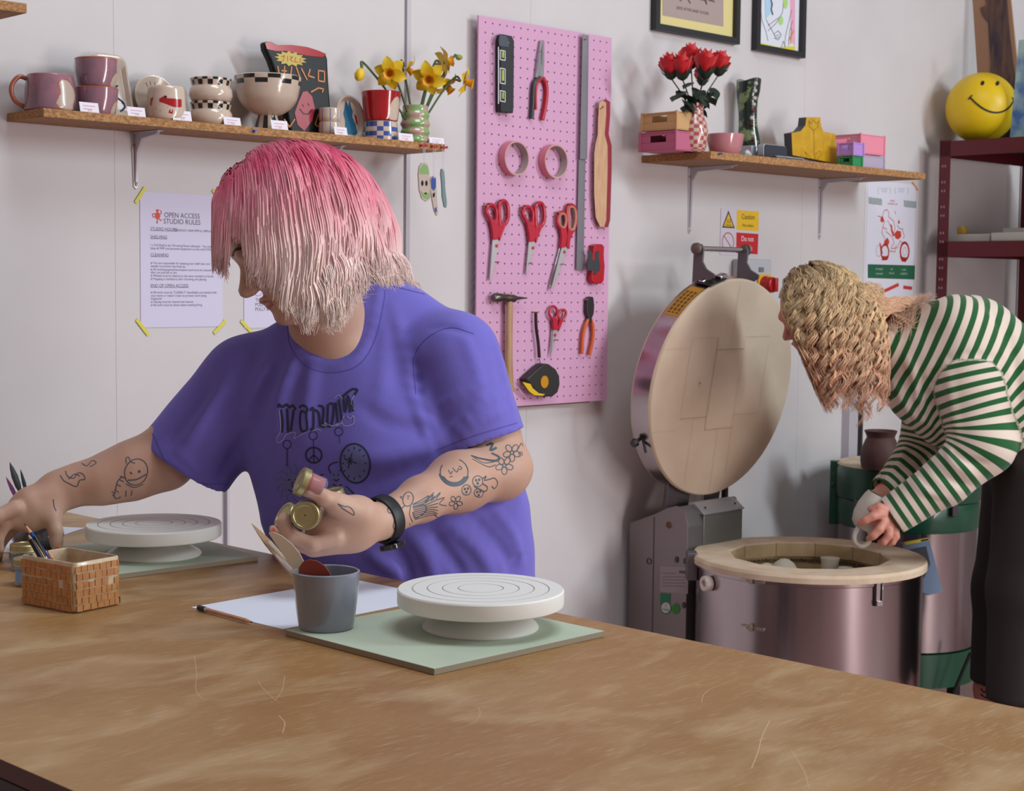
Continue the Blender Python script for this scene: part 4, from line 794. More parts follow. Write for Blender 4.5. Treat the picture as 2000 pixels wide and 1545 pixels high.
# rack local: x along D (depth), -y along N (length)
zt = 1.88; LEN, DEP = 1.25, .62
def post(x, y): 
    mb = MB(); mb.box((x, y-.042, 0), (x+.002, y, zt)); mb.box((x, y-.002, 0), (x+.038, y, zt)); mb.build('post', RRED, r)
for x in (0, DEP-.035):
    for y in (0, -LEN+.035): post(x, y)
HOLE = M('hole_pale', '8e7f88', .5)
mb = MB()
for z in (1.79, 1.735, 1.705, 1.65, 1.62, 1.56, 1.53, 1.47, 1.44, 1.40, 1.37):
    for y in (-.013, -.023): mb.box((-.0006, y-.0022, z-.004), (.0, y+.0022, z+.004))
mb.build('post_slots', HOLE, r)
zm = ow(1900, 488, .25)[1]
def rshelf(z, under):
    mb = MB(); mb.box((0, -LEN, z-.052), (.0015, -.0, z)); mb.build('beam', RRED, r)
    mb = MB(); mb.box((DEP-.0015, -LEN, z-.052), (DEP, 0, z)); mb.build('beam', RRED, r)
    for ya, yb in ((-LEN, -LEN+.0015), (-.0015, 0)): mb = MB(); mb.box((0, ya, z-.052), (DEP, yb, z)); mb.build('end_beam', RRED, r)
    mb = MB(); mb.box((.002, -LEN+.002, z-.012), (DEP-.002, -.002, z)); mb.build('shelf_board', under, r)
RZ1 = 1.875; RZ2 = 1.53
rshelf(RZ1, M('board_black', '17161a', .7)); rshelf(RZ2, M('board_brown', '6c5a4c', .7)); rshelf(.85, M('board_black'))
# ---------------------------------------------------------------- work table
T = .9142
MDF = bpy.data.materials.new('worn_hardboard'); MDF.use_nodes = True
def mdf():
    nt = MDF.node_tree; b = nt.nodes['Principled BSDF']; b.inputs['Roughness'].default_value = .42; b.inputs['Specular IOR Level'].default_value = .45
    tc = nt.nodes.new('ShaderNodeTexCoord'); base = None
    def noise(scale, stretch, rot, detail=5, dist=0.):
        mp = nt.nodes.new('ShaderNodeMapping'); mp.inputs['Scale'].default_value = stretch; mp.inputs['Rotation'].default_value = (0, 0, rot)
        n = nt.nodes.new('ShaderNodeTexNoise'); n.inputs['Scale'].default_value = scale; n.inputs['Detail'].default_value = detail; n.inputs['Distortion'].default_value = dist
        nt.links.new(tc.outputs['Object'], mp.inputs[0]); nt.links.new(mp.outputs[0], n.inputs['Vector']); return n.outputs['Fac']
    def ramp(f, p0, p1, c0=(0,0,0,1), c1=(1,1,1,1)):
        r = nt.nodes.new('ShaderNodeValToRGB'); e = r.color_ramp.elements; e[0].position = p0; e[1].position = p1; e[0].color = c0; e[1].color = c1; nt.links.new(f, r.inputs[0]); return r.outputs[0]
    def mix(a, bc, f, fac=1.):
        m = nt.nodes.new('ShaderNodeMix'); m.data_type = 'RGBA'; mu = nt.nodes.new('ShaderNodeMath'); mu.operation = 'MULTIPLY'; mu.inputs[1].default_value = fac
        nt.links.new(f, mu.inputs[0]); nt.links.new(mu.outputs[0], m.inputs['Factor']); nt.links.new(a, m.inputs['A'])
        if isinstance(bc, str): m.inputs['B'].default_value = lin(bc)
        else: nt.links.new(bc, m.inputs['B'])
        return m.outputs['Result']
    c = ramp(noise(3.2, (1, 1, 1), 0, 6, .4), .32, .68, lin('94693a'), lin('a27a48'))
    c = mix(c, 'bfa27a', ramp(noise(5, (1, 2.2, 1), .6, 7, .8), .48, .70), .6)
    c = mix(c, '8c5e30', ramp(noise(7, (1, 1.5, 1), 1.9, 6, .6), .56, .74), .35)
    c = mix(c, 'd8c4a4', ramp(noise(34, (1, 14, 1), .35, 4, .2), .58, .70), .26)
    c = mix(c, 'd8c4a4', ramp(noise(28, (1, 12, 1), -.55, 4, .3), .59, .71), .25)
    c = mix(c, '8a5c30', ramp(noise(220, (1, 6, 1), .1, 3), .58, .72), .30)
    c = mix(c, 'e6dcc8', ramp(noise(55, (1, 3, 1), 1.1, 2), .80, .82), .6)
    nt.links.new(c, b.inputs['Base Color'])
    bp = nt.nodes.new('ShaderNodeBump'); bp.inputs['Strength'].default_value = .12; bp.inputs['Distance'].default_value = .002; nt.links.new(noise(160, (1, 4, 1), .2, 4), bp.inputs['Height']); nt.links.new(bp.outputs[0], b.inputs['Normal'])
mdf()
EDGE = M('board_edge_dark', '5a3c34', .6); DKLAM = M('laminate_dark', '3c2e30', .5)
tq = [(-1.255, .012), (-1.177, 2.72), (-2.07, 2.745), (-2.148, .038)]
tl = thing('work_table', W(-1.66, 1.4, 0), 'long brown hardboard work table scratched and worn, filling the foreground', 'table', rz=TH)
def tpoly(q): return [W(a, b, 0) for a, b in q]
mb = MB(); mb.prism([(p[0], p[1]) for p in tpoly(tq)], (0, 0, T-.018), X_, Y_, Z_, .018, 0, 1)
def scr(pts, w, m=2): mb.ribbon([onz(x, y, T+.00015) for x, y in cr([np.array(p, float) for p in pts], 5)], w, Z_, m)
for pts, w in (([(1503, 1408), (1488, 1440), (1480, 1470), (1468, 1500)], .0009), ([(545, 1398), (556, 1412), (552, 1432)], .0009), ([(380, 1280), (384, 1320), (382, 1345), (392, 1362), (404, 1368)], .0005), ([(500, 1475), (560, 1462), (640, 1450)], .0007), ([(548, 1372), (535, 1365), (510, 1340), (505, 1330)], .0006), ([(556, 1320), (552, 1345), (540, 1365), (530, 1372)], .0005), ([(1545, 1465), (1555, 1480), (1572, 1510), (1580, 1540)], .0006), ([(1830, 1452), (1860, 1462), (1880, 1468)], .0012), ([(1370, 1372), (1376, 1355), (1400, 1340), (1440, 1330)], .0006), ([(1930, 1260+150), (1960, 1415)], .0007), ([(1100, 1290), (1150, 1268), (1200, 1262)], .0006), ([(880, 1370), (930, 1380), (936, 1400), (915, 1415)], .0005)): scr(pts, w)
mb.build('table_top', [MDF, EDGE, M('scratch_pale', 'd2b88e', .6)], tl, world=True, smooth=False)
ins = lambda q, d: [(a+(np.mean([p[0] for p in q])-a)*d*2.2, b+(np.mean([p[1] for p in q])-b)*d) for a, b in q]
q2 = ins(tq, .0035); mb = MB(); mb.prism([(p[0], p[1]) for p in tpoly(q2)], (0, 0, T-.020), X_, Y_, Z_, .002); mb.build('shadow_gap', M('gap_pale', '9c8c88', .5), tl, world=True, smooth=False)
mb = MB(); mb.prism([(p[0], p[1]) for p in tpoly(tq)], (0, 0, T-.038), X_, Y_, Z_, .018); mb.build('under_board', DKLAM, tl, world=True, smooth=False)
q3 = ins(tq, .05)
for a, b in zip(q3, q3[1:]+q3[:1]):
    mb = MB(); A_, B_ = W(*a, 0), W(*b, 0); t = B_-A_; L_ = np.linalg.norm(t); t /= L_; nn_ = np.cross(Z, t); mb.prism([(0, 0), (L_, 0), (L_, .09), (0, .09)], A_+Z*(T-.128), t, Z_, nn_, .022); mb.build('apron', DKLAM, tl, world=True, smooth=False)
for a, b in q3+[((q3[0][0]+q3[1][0])/2, 1.38), ((q3[2][0]+q3[3][0])/2, 1.4)]:
    c = W(a, b, 0); mb = MB(); mb.box((c[0]-.035, c[1]-.035, 0), (c[0]+.035, c[1]+.035, T-.038)); mb.build('leg', DKLAM, tl, world=True, bevel=.003)

# ---------------------------------------------------------------- boards and banding wheels
BT = T+.0083
BOARD = M('board_sage', 'bcc8b2', .7, col2='b0bca8', cscale=6, bump=.05, bscale=120); BEDGE = M('board_edge', '8f8470', .75)
def board(quad, lab):
    c = np.mean(quad, 0); r = thing('sage_board', (c[0], c[1], T), lab, 'board'); mb = MB()
    mb.prism([(p[0], p[1]) for p in quad], (0, 0, T+.0002), X_, Y_, Z_, BT-T-.0002, 0, 1); mb.build('board', [BOARD, BEDGE], r, world=True, bevel=.0008, smooth=False)
A_, B_, C_ = onz(557, 1230, BT), onz(848, 1306, BT), onz(1181, 1232, BT); board([A_, B_, C_, A_+C_-B_], 'sage green square board under the front banding wheel')
R_, K_, L_ = onz(504, 1086, BT), onz(346, 1041, BT), onz(17, 1078, BT); board([L_, L_+R_-K_, R_, K_], 'sage green square board under the rear banding wheel and vase')
WH = M('wheel_white', 'e6e6e2', .45, spec=.4); WH2 = M('wheel_base_white', 'd2d0ca', .35); GRV = M('groove_line', 'b0aca4', .6); PEN = M('pen_blue', '3a4468', .6)
def wheel(cx, cy, r_, zt, lab, script=False):
    P = onz(cx, cy, zt); P[2] = BT; r = thing('banding_wheel', P, lab, 'banding wheel', rz=cface(P)); h = zt-BT
    mb = MB(); grooves = [(q*r_, 0) for q in (.27, .46, .64, .82)]
    prof = [(.001, h-.0225), (r_*.35, h-.0225), (r_-.003, h-.0225), (r_-.0006, h-.021), (r_, h-.019), (r_, h-.002), (r_-.0015, h)]
    mats = [0]*6
    for g in (.82, .64, .46, .27): prof += [(g*r_+.0009, h), (g*r_+.0004, h-.0007), (g*r_-.0004, h-.0007), (g*r_-.0009, h)]; mats += [0, 1, 1, 1]
    prof += [(.0005, h)]; mats += [0]
    mb.lathe(prof, 96, mf=lambda i, j: mats[i] if i < len(mats) else 0, cap=False); mb.build('turntable', [WH, GRV], r, angle=30)
    mb = MB(); b = r_*.70; mb.lathe([(b-.001, .0), (b, .0012), (b, .003), (b*.97, .006), (b*.75, .016), (b*.5, .024), (b*.32, .030), (b*.27, .036), (b*.27, h-.0225)], 72, cap=True)
    if script:
        for pl in ([(-.011, .0125), (-.006, .016), (-.0015, .0195), (-.004, .015)], [(.001, .0145), (.002, .016), (.003, .014)], [(.004, .0140), (.005, .016), (.007, .013), (.008, .0105)], [(.0045, .0148), (.0085, .0125)]):
            mb.ribbon([np.array([b*.97-(z-.006)*2.2+.0007, y*1.4, z]) for y, z in pl], .0012, np.array([.41, 0, .91]), 1)
    mb.build('base', [WH2, PEN], r, angle=30)
wheel(938.9, 1148.5, .110, .9757, 'white banding wheel on the front board, right of the grey cup', True)
wheel(300.8, 1021.5, .110, .9757, 'white banding wheel on the rear board under the outstretched arm')

# ---------------------------------------------------------------- papers, pencil, cup and tools on the table
def sheet(quad, lab):
    c = np.mean(quad, 0); r = thing('paper_sheet', (c[0], c[1], T), lab, 'paper'); mb = MB(); mb.prism([(p[0], p[1]) for p in quad], (0, 0, T+.0003), X_, Y_, Z_, .0004); mb.build('sheet', M('sheet_white', 'dfe2f0', .7), r, world=True, smooth=False)
z_ = T+.0007
a, b = onz(373, 1186, z_), onz(553, 1229, z_); c = onz(717, 1139, z_); d = onz(780, 1152, z_)
u = b-a; v = c-a; u2 = u/np.linalg.norm(u); v -= u2*(v@u2)
sheet([a, b, b+v*1.02, a+v*1.02], 'white paper sheet lying under the grey cup')
a, b = onz(18, 1079, z_), onz(166, 1031, z_); u = b-a; w_ = np.array([-u[1], u[0], 0]); w_ = w_/np.linalg.norm(w_)*.21
if w_[0] > 0: w_ = -w_
sheet([a, b, b+w_, a+w_], 'white paper sheet behind the grey vase near the wall')
# stick objects
def pencil(a, b, lab, col, name='pencil', cap=None, ferr=None, grp=None, rad=.0031, tip=True, tipcol='201c1e', ground=None):
    a, b = np.array(a, float), np.array(b, float); d = (b-a)/np.linalg.norm(b-a); r = thing(name, ground if ground is not None else a, lab, 'pencil' if 'pencil' in name else 'tool', group=grp); L_ = np.linalg.norm(b-a); wood = M('pencil_wood', 'd2a07c', .6)
    e = .016 if tip else 0
    mb = MB(); mb.tube([a, a+d*(L_-e)], rad, 6); mb.build('barrel', col, r, world=True)
    if tip:
        mb = MB(); mb.tube([b-d*e, b-d*e*.3], [rad*.98, rad*.38], 8); mb.build('sharpened_cone', wood, r, world=True)
        mb = MB(); mb.tube([b-d*e*.3, b], [rad*.36, .0003], 8); mb.build('lead', M('lead_'+tipcol, tipcol, .4), r, world=True)
    if cap: mb = MB(); mb.tube([a-d*.001, a+d*cap], rad*1.22, 12); mb.build('cap', BLACK, r, world=True)
    if ferr: mb = MB(); mb.tube([a+d*cap, a+d*(cap+ferr)], rad*1.12, 10); mb.build('band', M('band_silver', 'b8b4b4', .35, .3), r, world=True)
    return r
BARE = M('pencil_bare', 'c48f6c', .45, col2='b87f5c', cscale=40)
z_ = T+.0008+.0036; pencil(onz(389, 1187, z_), onz(495, 1216, z_), 'natural wood pencil with black end lying on the paper edge', BARE, cap=.016, ferr=.006)
# grey cup
P = onz(637, 1226, BT); P[2] = BT; k = 1/pmx(P)
GREYGL = M('cup_grey_glaze', '767b86', .18, coat=.5, col2='858a98', cscale=10)
out = smoothprof([(48*k, 0), (53*k, 3*k), (57*k, 25*k), (62*k, 70*k), (65.5*k, 112*k)], 6)
cup = pot('cup', 'grey glazed cup holding modelling tools, standing on the front board', 'cup', P, out, [GREYGL], n=72, t=.0035); CP, CK = P, k
def inst(x, y, dY=0.): return at(x, y, CP[1]+dY)
# tools in the cup
r = thing('bamboo_tool', CP+Z*.006, 'pointed bamboo tool in a clear sleeve standing in the grey cup', 'tool')
a = CP+np.array([.012, .0, .008]); b = inst(491, 1022, .03); d = (b-a)/np.linalg.norm(b-a); L_ = np.linalg.norm(b-a); sd = np.cross(d, Y_); sd /= np.linalg.norm(sd)
BAM = M('bamboo', 'a8835c', .5, col2='8a6a4c', cscale=30, stretch=(1, 1, 3))
mb = MB(); prof = [(0, .0038), (.45, .0042), (.58, .0044), (.62, .0075), (.72, .0105), (.80, .0100), (.9, .006), (.97, .0022), (1, .0004)]
mb.tube([a+d*L_*t for t, w in prof], [w for t, w in prof], 12, flat=.35); mb.build('stick', BAM, r, world=True)
mb = MB(); mb.tube([a+d*L_*t for t in (.44, .5, .6, .7, .8)], [.0075, .0088, .0098, .0088, .0082], 12, cap=False, flat=.5); mb.build('clear_sleeve', M('clear_plastic', 'f2f2f2', .08, alpha=.25, spec=.8), r, world=True)
r = thing('rib_tool', CP+Z*.006, 'cream flexible rib standing behind the bamboo tool in the cup', 'tool')
pp = [(524, 1041), (533, 1039), (550, 1046), (570, 1062), (585, 1080), (595, 1100), (604, 1125), (606, 1150), (590, 1150), (572, 1115), (552, 1082), (536, 1060)]
def plate(pp, Yp, th, mat, r, nm, mats2=None):
    mb = MB(); A = [at(x, y, Yp) for x, y in pp]; B = [p+Y_*th for p in A]; n = len(A); mb.add(A+B, [tuple(range(n)), tuple(range(2*n-1, n-1, -1))]+[(i, n+i, n+(i+1) % n, (i+1) % n) for i in range(n)]); return mb.build(nm, mat, r, world=True, bevel=.0004)
plate(pp, CP[1]+.012, .0018, M('rib_cream', 'c4b49c', .5), r, 'blade')
r = thing('rubber_rib', CP+Z*.006, 'dark red kidney rubber rib leaning in the grey cup', 'tool')
plate([(583, 1122), (584, 1108), (592, 1097), (604, 1093), (620, 1096), (634, 1105), (643, 1117), (648, 1130), (640, 1165), (605, 1165), (590, 1150)], CP[1]-.020, .003, M('rubber_rust', '7c2c1a', .6), r, 'blade')

# ---------------------------------------------------------------- brick patterned pot, pencils, jars, vase
zb = T
c0 = onz(145, 1200, T); c1 = onz(78, 1172, T); c2 = onz(237, 1181, T)
ux = c2-c0; Lx = np.linalg.norm(ux); ux /= Lx; uy = np.cross(Z, ux); Ly = abs((c1-c0)@uy)
kk = 1/pmx(c0); hh = 100*kk
r = thing('brick_pot', c0+ux*Lx/2+uy*Ly/2, 'orange brick patterned rectangular pot holding pencils', 'pot', rz=atan2(ux[1], ux[0]))
GROUT = M('grout_cream', 'd2bc9c', .3, coat=.4, col2='bda27e', cscale=60); BRK = M('brick_orange', 'bf8448', .35, coat=.3, col2='b0723c', cscale=80)
mb = MB(); w2, d2 = Lx/2, Ly/2; t_ = .004
outer = rrect(Lx-.001, Ly-.001, .007, 5); inner = rrect(Lx-2*t_, Ly-2*t_, .005, 5); n = len(outer)
lv = [([(x*.93, y*.93) for x, y in outer], 0), (outer, .005), (outer, hh-.002), ([(x*.985, y*.98) for x, y in outer], hh), ([(x*1.01, y*1.01) for x, y in inner], hh), (inner, hh-.002), (inner, .006)]
V = [(x, y, z) for pl, z in lv for x, y in pl]
mb.add(V, [(i*n+j, i*n+(j+1) % n, (i+1)*n+(j+1) % n, (i+1)*n+j) for i in range(len(lv)-1) for j in range(n)]+[tuple(range(n))[::-1], tuple((len(lv)-1)*n+j for j in range(n))], 0); mb.build('body', GROUT, r, angle=50)
rows = [0, .155, .30, .46, .62, .78, .93]; rr_ = random.Random(3); mb = MB()
def bricks(O0, U0, Wd, Nn):
    for q in range(6):
        z0, z1 = hh*rows[q]+.0012+(.001 if q == 0 else 0), hh*rows[q+1]-.0002; x = .0055-rr_.uniform(0, .003)
        while x < Wd-.006:
            wv = rr_.uniform(.0078, .0125); xe = min(x+wv, Wd-.0045)
            if xe-x > .003 and not (q == 3 and .62 < x/Wd < .95 and rr_.random() < .55):
                j = lambda: rr_.uniform(-.0005, .0005); zz1 = z1-(rr_.uniform(0, .003) if q == 3 else 0)
                P4 = [O0+U0*(x+j())+Z_*(z0+j()), O0+U0*(xe+j())+Z_*(z0+j()), O0+U0*(xe+j())+Z_*(zz1+j()), O0+U0*(x+j())+Z_*(zz1+j())]; c = np.mean(P4, 0)
                T4 = [c+(p-c)*.94+Nn*.0007 for p in P4]; mb.add(P4+T4, [(4, 5, 6, 7)]+[(i, (i+1) % 4, 4+(i+1) % 4, 4+i) for i in range(4)])
            x = xe+.0006
bricks(np.array([-w2, -d2, 0]), X_, Lx, -Y_); bricks(np.array([-w2, d2, 0]), -Y_, Ly, -X_); bricks(np.array([w2, -d2, 0]), Y_, Ly, X_); bricks(np.array([w2, d2, 0]), -X_, Lx, Y_)
ob = mb.build('brick_relief', BRK, r, smooth=False); ob['kind'] = 'stuff'
pc = c0+ux*Lx*.42+uy*Ly*.5+Z*.008; Yp = pc[1]; BLUEPEN = M('pencil_blue', '1c4a98', .35)
def inpot(x, y, dY, lab, col, bx, **k): b = at(x, y, Yp+dY); a = pc+ux*bx+uy*(dY*.4); pencil(a, b, lab, col, grp='pencils in the brick pot', ground=a, **k)
inpot(47, 1022, .012, 'blue pencil standing in the brick pot', BLUEPEN, .018, tipcol='28345c')
inpot(52, 1040, .000, 'natural wood pencil with a long bare tip in the brick pot', BARE, .006)
inpot(90, 1071, .004, 'thin natural wood pencil just above the pot rim', BARE, .016)
def brush_cap(x, y, dY, lab, bx):
    b = at(x, y, Yp+dY); a = pc+ux*bx+uy*(dY*.4); pencil(b, a, lab, BARE, cap=.032, ferr=.008, tip=False, grp='pencils in the brick pot', ground=b)
brush_cap(60, 1054, -.008, 'natural wood pencil with a black rubber end, front of the bundle', -.006); brush_cap(67, 1049, .006, 'second pencil with a black rubber end in the brick pot', .002)
GLASS = M('jar_glass', 'dfe8ec', .04, alpha=.12, spec=.8); GOLD = M('lid_gold', 'b4aa7e', .36, .85)
def jar(C0, ax, lab, paint, grp=None, rr=.0205, hj=.042, lr=.0222, rz=0., name='paint_jar', fill=.62):
    # C0 bottom centre, ax axis towards the lid
    ax = np.array(ax, float)/np.linalg.norm(ax); u = np.cross(ax, Y_ if abs(ax[1]) < .9 else X_); u /= np.linalg.norm(u); v = np.cross(ax, u); A = (u, v, ax)
    r = thing(name, C0, lab, 'jar', group=grp)
    mb = MB(); mb.lathe([(rr*.85, 0), (rr, .003), (rr, hj*.72), (rr*.88, hj*.85), (rr*.88, hj), (rr*.82, hj), (rr*.82, hj*.85), (rr*.93, hj*.7), (rr*.93, .004), (.001, .003)], 36, C0, ax=A, cap=False); mb.add([C0+u*rr*.85*cos(a)+v*rr*.85*sin(a) for a in np.linspace(0, 2*pi, 25)[:-1]], [tuple(range(24))]); mb.build('glass', GLASS, r, world=True)
    mb = MB(); mb.lathe([(rr*.80, .0045), (rr*.925, .006), (rr*.925, hj*fill), (.001, hj*fill)], 36, C0, ax=A); mb.build('paint', paint, r, world=True)
    mb = MB(); mb.lathe([(lr, hj-.006), (lr+.0005, hj-.0055), (lr, hj-.0045), (lr, hj+.0035), (lr-.001, hj+.005), (lr*.80, hj+.005), (lr*.76, hj+.0040), (lr*.70, hj+.0042), (lr*.64, hj+.0036), (.001, hj+.0036)], 48, C0, ax=A, cap=False); mb.build('lid', GOLD, r, world=True, angle=25)
P = onz(58, 1143, T); P[2] = T+.0003; jar(P, Z, 'small jar of pale blue paint with a gold lid beside the brick pot', M('paint_blue', '5f9ad6', .5), rr=.0225, hj=.037, lr=.0235)
P = onz(53, 1120, T); P[2] = T+.0003; P = P+np.array([-.012, .03, 0]); jar(P, Z, 'second gold lidded jar standing right behind the pale blue one', M('paint_blue_dark', '50709c', .5), rr=.0225, hj=.037, lr=.0235)
P = onz(74, 1074, BT); P[2] = BT; P = P+ray(74, 1074)*np.array([1, 1, 0])*.02; k = 1/pmx(P)
out = smoothprof([(32*k, 0), (44*k, 8*k), (50*k, 24*k), (46*k, 42*k), (37*k, 50*k), (41*k, 60*k), (43*k, 74*k), (36*k, 90*k), (27*k, 97*k), (28*k, 102*k), (27*k, 110*k), (24*k, 116*k)], 4)
pot('bubble_vase', 'glossy grey bubble shaped vase holding brushes behind the hand', 'vase', P, out, [M('vase_grey', '62626c', .12, coat=.7)], t=.004); BV = P
for (x0, y0, x1, y1), col, lab, rr in (((62, 1000, 12, 932), 'a0589c', 'purple tipped brush farthest left in the grey vase', .0035), ((62, 1000, 19, 903), '4c5458', 'tall grey pointed brush in the grey vase', .0055), ((66, 1000, 40, 917), '3e464c', 'small dark brush to the right of the tall one in the grey vase', .0032)):
    a = BV+np.array([(x0-62)*.0005, 0, .012]); b = at(x1, y1, BV[1]+.01); r = thing('brush', a, lab, 'brush', group='brushes in the grey vase'); d = b-a
    mb = MB(); mb.tube([a, a+d*.66], .0024, 8); mb.build('shaft', M('brush_wood', '8a7468', .5), r, world=True)
    mb = MB(); mb.tube([a+d*.62, a+d*.70, a+d*.82, a+d*.93, b], [.0024, rr*.9, rr, rr*.6, .0004], 10); mb.build('head', M('brush_'+col, col, .5), r, world=True)
# ---------------------------------------------------------------- the open kiln
KS, KO, KZ, KR = .748, .53, .648, .312
KSTEEL = M('kiln_steel', 'aea0a2', .21, 1., bump=.02, bscale=4, stretch=(1, 1, .1)); BRICKW = M('kiln_brick', 'd2bda4', .85, col2='c4ab90', cscale=14, bump=.15, bscale=90); BRICKY = M('kiln_brick_inner', 'b8a684', .85, col2='a8946e', cscale=14, bump=.15, bscale=90)
GREYP = M('kiln_panel', '857878', .4, .75); ARM = M('kiln_arm_grey', '6c6466', .5, .5)
kl = wthing('kiln', KS, KO, 0, 'round stainless steel top loading kiln with its lid open', 'kiln')
mb = MB(); mb.lathe([(.298, .10), (.302, .105), (.302, .615), (.305, .617), (.3055, .628), (.303, .629), (.299, .629)], 96, cap=False, mf=lambda i, j: 0); mb.build('steel_body', KSTEEL, kl, angle=30)
mb = MB(); N12 = 12; RI = .213
def ngon(r, j, n): # radius at angle for regular 12-gon
    a = 2*pi*j/n; s = 2*pi/N12; return r*cos(s/2)/cos((a % s)-s/2)
n = 96; V = []
levels = [(lambda j: .300, .624), (lambda j: .3125, .626), (lambda j: .3135, .640), (lambda j: .309, KZ), (lambda j: .300, KZ+.0005), (lambda j: ngon(RI+.005, j, n), KZ), (lambda j: ngon(RI, j, n), KZ-.003)]
gz = KZ-.05
inner = [(lambda j: ngon(RI, j, n), KZ-.035)]
for q in range(5):
    z0 = KZ-.040-q*.075
    inner += [(lambda j: ngon(RI, j, n), z0), (lambda j: ngon(RI+.014, j, n), z0-.003), (lambda j: ngon(RI+.014, j, n), z0-.020), (lambda j: ngon(RI, j, n), z0-.024)]
inner += [(lambda j: ngon(RI, j, n), .20), (lambda j: .001, .20)]
lv = levels+inner
for f_, z in lv: V += [(f_(j)*cos(2*pi*j/n), f_(j)*sin(2*pi*j/n), z) for j in range(n)]
mm = []
for i in range(len(lv)-1): mm += [0 if i < 6 else 1]*n
mb.add(V, [(i*n+j, i*n+(j+1) % n, (i+1)*n+(j+1) % n, (i+1)*n+j) for i in range(len(lv)-1) for j in range(n)], mm)
mb.build('firebrick_lining', [BRICKW, BRICKY], kl, smooth=True, angle=20)
for j in range(12):
    mb = MB(); a = 2*pi*j/12; c, s = cos(a), sin(a); mb.box((RI-.0006, -.0012, KZ-.04), (RI+.003, .0012, KZ-.002), T=lambda p: (p[0]*c-p[1]*s, p[0]*s+p[1]*c, p[2]))
    mb.build('brick_joint', M('joint_brown', '8c7450', .9), kl, smooth=False)
mb = MB()
for q in range(4):
    z0 = KZ-.053-q*.075; P = []
    for t in range(720):
        a = 2*pi*t/720; P.append(((RI+.004+.004*cos(t*2.4))*cos(a), (RI+.004+.004*cos(t*2.4))*sin(a), z0+.006*sin(t*2.4)))
    mb.tube(P, .0011, 4, cap=False)
ob = mb.build('heating_coils', M('coil', '4c4034', .6, .5), kl); ob['kind'] = 'stuff'
# base stand
mb = MB(); mb.lathe([(.29, .085), (.30, .088), (.30, .10), (.001, .10)], 48); 
for a in (.4, 1.97, 3.54, 5.1): mb.box((.22*cos(a)-.02, .22*sin(a)-.02, 0), (.22*cos(a)+.02, .22*sin(a)+.02, .086))
mb.build('stand', DKMETAL, kl)
kc = W(KS, KO, 0); a0 = cface(kc)-TH     # local angle toward the camera
def onk(px_, z, R=.302):                 # local angle on the steel wall at picture column px_
    best = min(np.linspace(-1.5, 1.5, 1201), key=lambda t: abs((lambda q: (1000+F*((q-CAM) @ RT)/((q-CAM) @ FWD))-px_)(kc+R*np.array([cos(a0+TH+t), sin(a0+TH+t), 0])+Z*z))); return a0+best
def onkbox(mbx, ang, z, w, h, d0, d1, m=0, dz=0.): 
    c, s = cos(ang), sin(ang); mbx.box((.302+d0, -w/2, z-h/2), (.302+d1, w/2, z+h/2), m, T=lambda p: (p[0]*c-p[1]*s, p[0]*s+p[1]*c, p[2]))
for py in (1141, 1234):
    zz = at(1470, py, kc[1]-.29)[2]; an = onk(1472, zz); mb = MB(); onkbox(mb, an+.02, zz-.002, .052, .008, 0, .003); onkbox(mb, an-.07, zz+.002, .030, .004, .001, .005); onkbox(mb, an-.015, zz, .010, .018, .002, .010); mb.build('band_clamp', M('clamp_steel', 'a89488', .3, .9), kl, bevel=.0008)
zz = at(1713, 1158, kc[1]-.25)[2]; an = onk(1713, zz)
mb = MB(); onkbox(mb, an, zz+.005, .024, .066, 0, .004); onkbox(mb, an-.01, zz+.012, .012, .05, .004, .010, 1); onkbox(mb, an+.03, zz+.010, .004, .05, .004, .012, 1); onkbox(mb, an, zz-.02, .018, .014, .004, .014, 1); mb.build('lid_latch', [DKMETAL, CHROME], kl, bevel=.001)
zz = at(1384, 1151, kc[1]-.2)[2]; an = onk(1388, zz); c_ = np.array([cos(an), sin(an), 0]); 
mb = MB(); t_ = np.array([-sin(an), cos(an), 0]); mb.lathe([(.0195, 0), (.0205, .003), (.0205, .018), (.019, .021), (.0105, .021), (.0085, .016), (.0085, .012), (.001, .012)], 32, c_*.3035+Z*zz, ax=(t_, Z_, c_)); mb.build('porcelain_plug', M('porcelain', 'cfc0b8', .35), kl)
for x, y in ((1373, 1110), (1409, 1119)):
    zz = at(x, y, kc[1]-.2)[2]; an = onk(x, zz); mb = MB(); onkbox(mb, an, zz, .007, .007, 0, .004); mb.build('bolt', DKMETAL, kl, bevel=.001)
zz = at(1358, 1118, kc[1]-.1)[2]; an = onk(1362, zz); mb = MB(); onkbox(mb, an-.05, zz, .05, .075, .0, .028); mb.build('hinge_bracket', ARM, kl, bevel=.002)
# hinge housing
kl_l = lambda s, off, z: np.array([s-KS, -(off-KO), z])
s0 = .583; pf = [(.03, 0), (.03, .693), (.12, .728), (.17, .752), (.205, .762), (.232, .748), (.243, .71), (.243, 0)]
mb = MB(); mb.prism([(-(o-KO), z) for o, z in pf], (s0-KS, 0, 0), Y_, Z_, X_, .002); mb.build('side_panel', GREYP, kl, bevel=.001)
mb = MB(); mb.prism([(-(o-KO), z-.003) for o, z in pf], (s0-KS+.002, 0, 0), Y_, Z_, X_, .238); mb.build('housing', M('housing_grey', '6c6a6a', .45, .5), kl, smooth=False)
mb = MB(); y_ = -(.122-KO); mb.box((s0-KS-.0012, y_-.0012, 0), (s0-KS+.0005, y_+.0012, .722)); mb.build('panel_seam', M('seam_dark', '453c3e', .6), kl, smooth=False)
def onside(x, y):                        # picture point on the side panel plane -> (y_local, z)
    d = ray(x, y); p0 = W(s0, 0, 0); P = CAM+d*(((p0-CAM) @ D)/(d @ D)); return -(wl(P)[1]-KO), P[2]
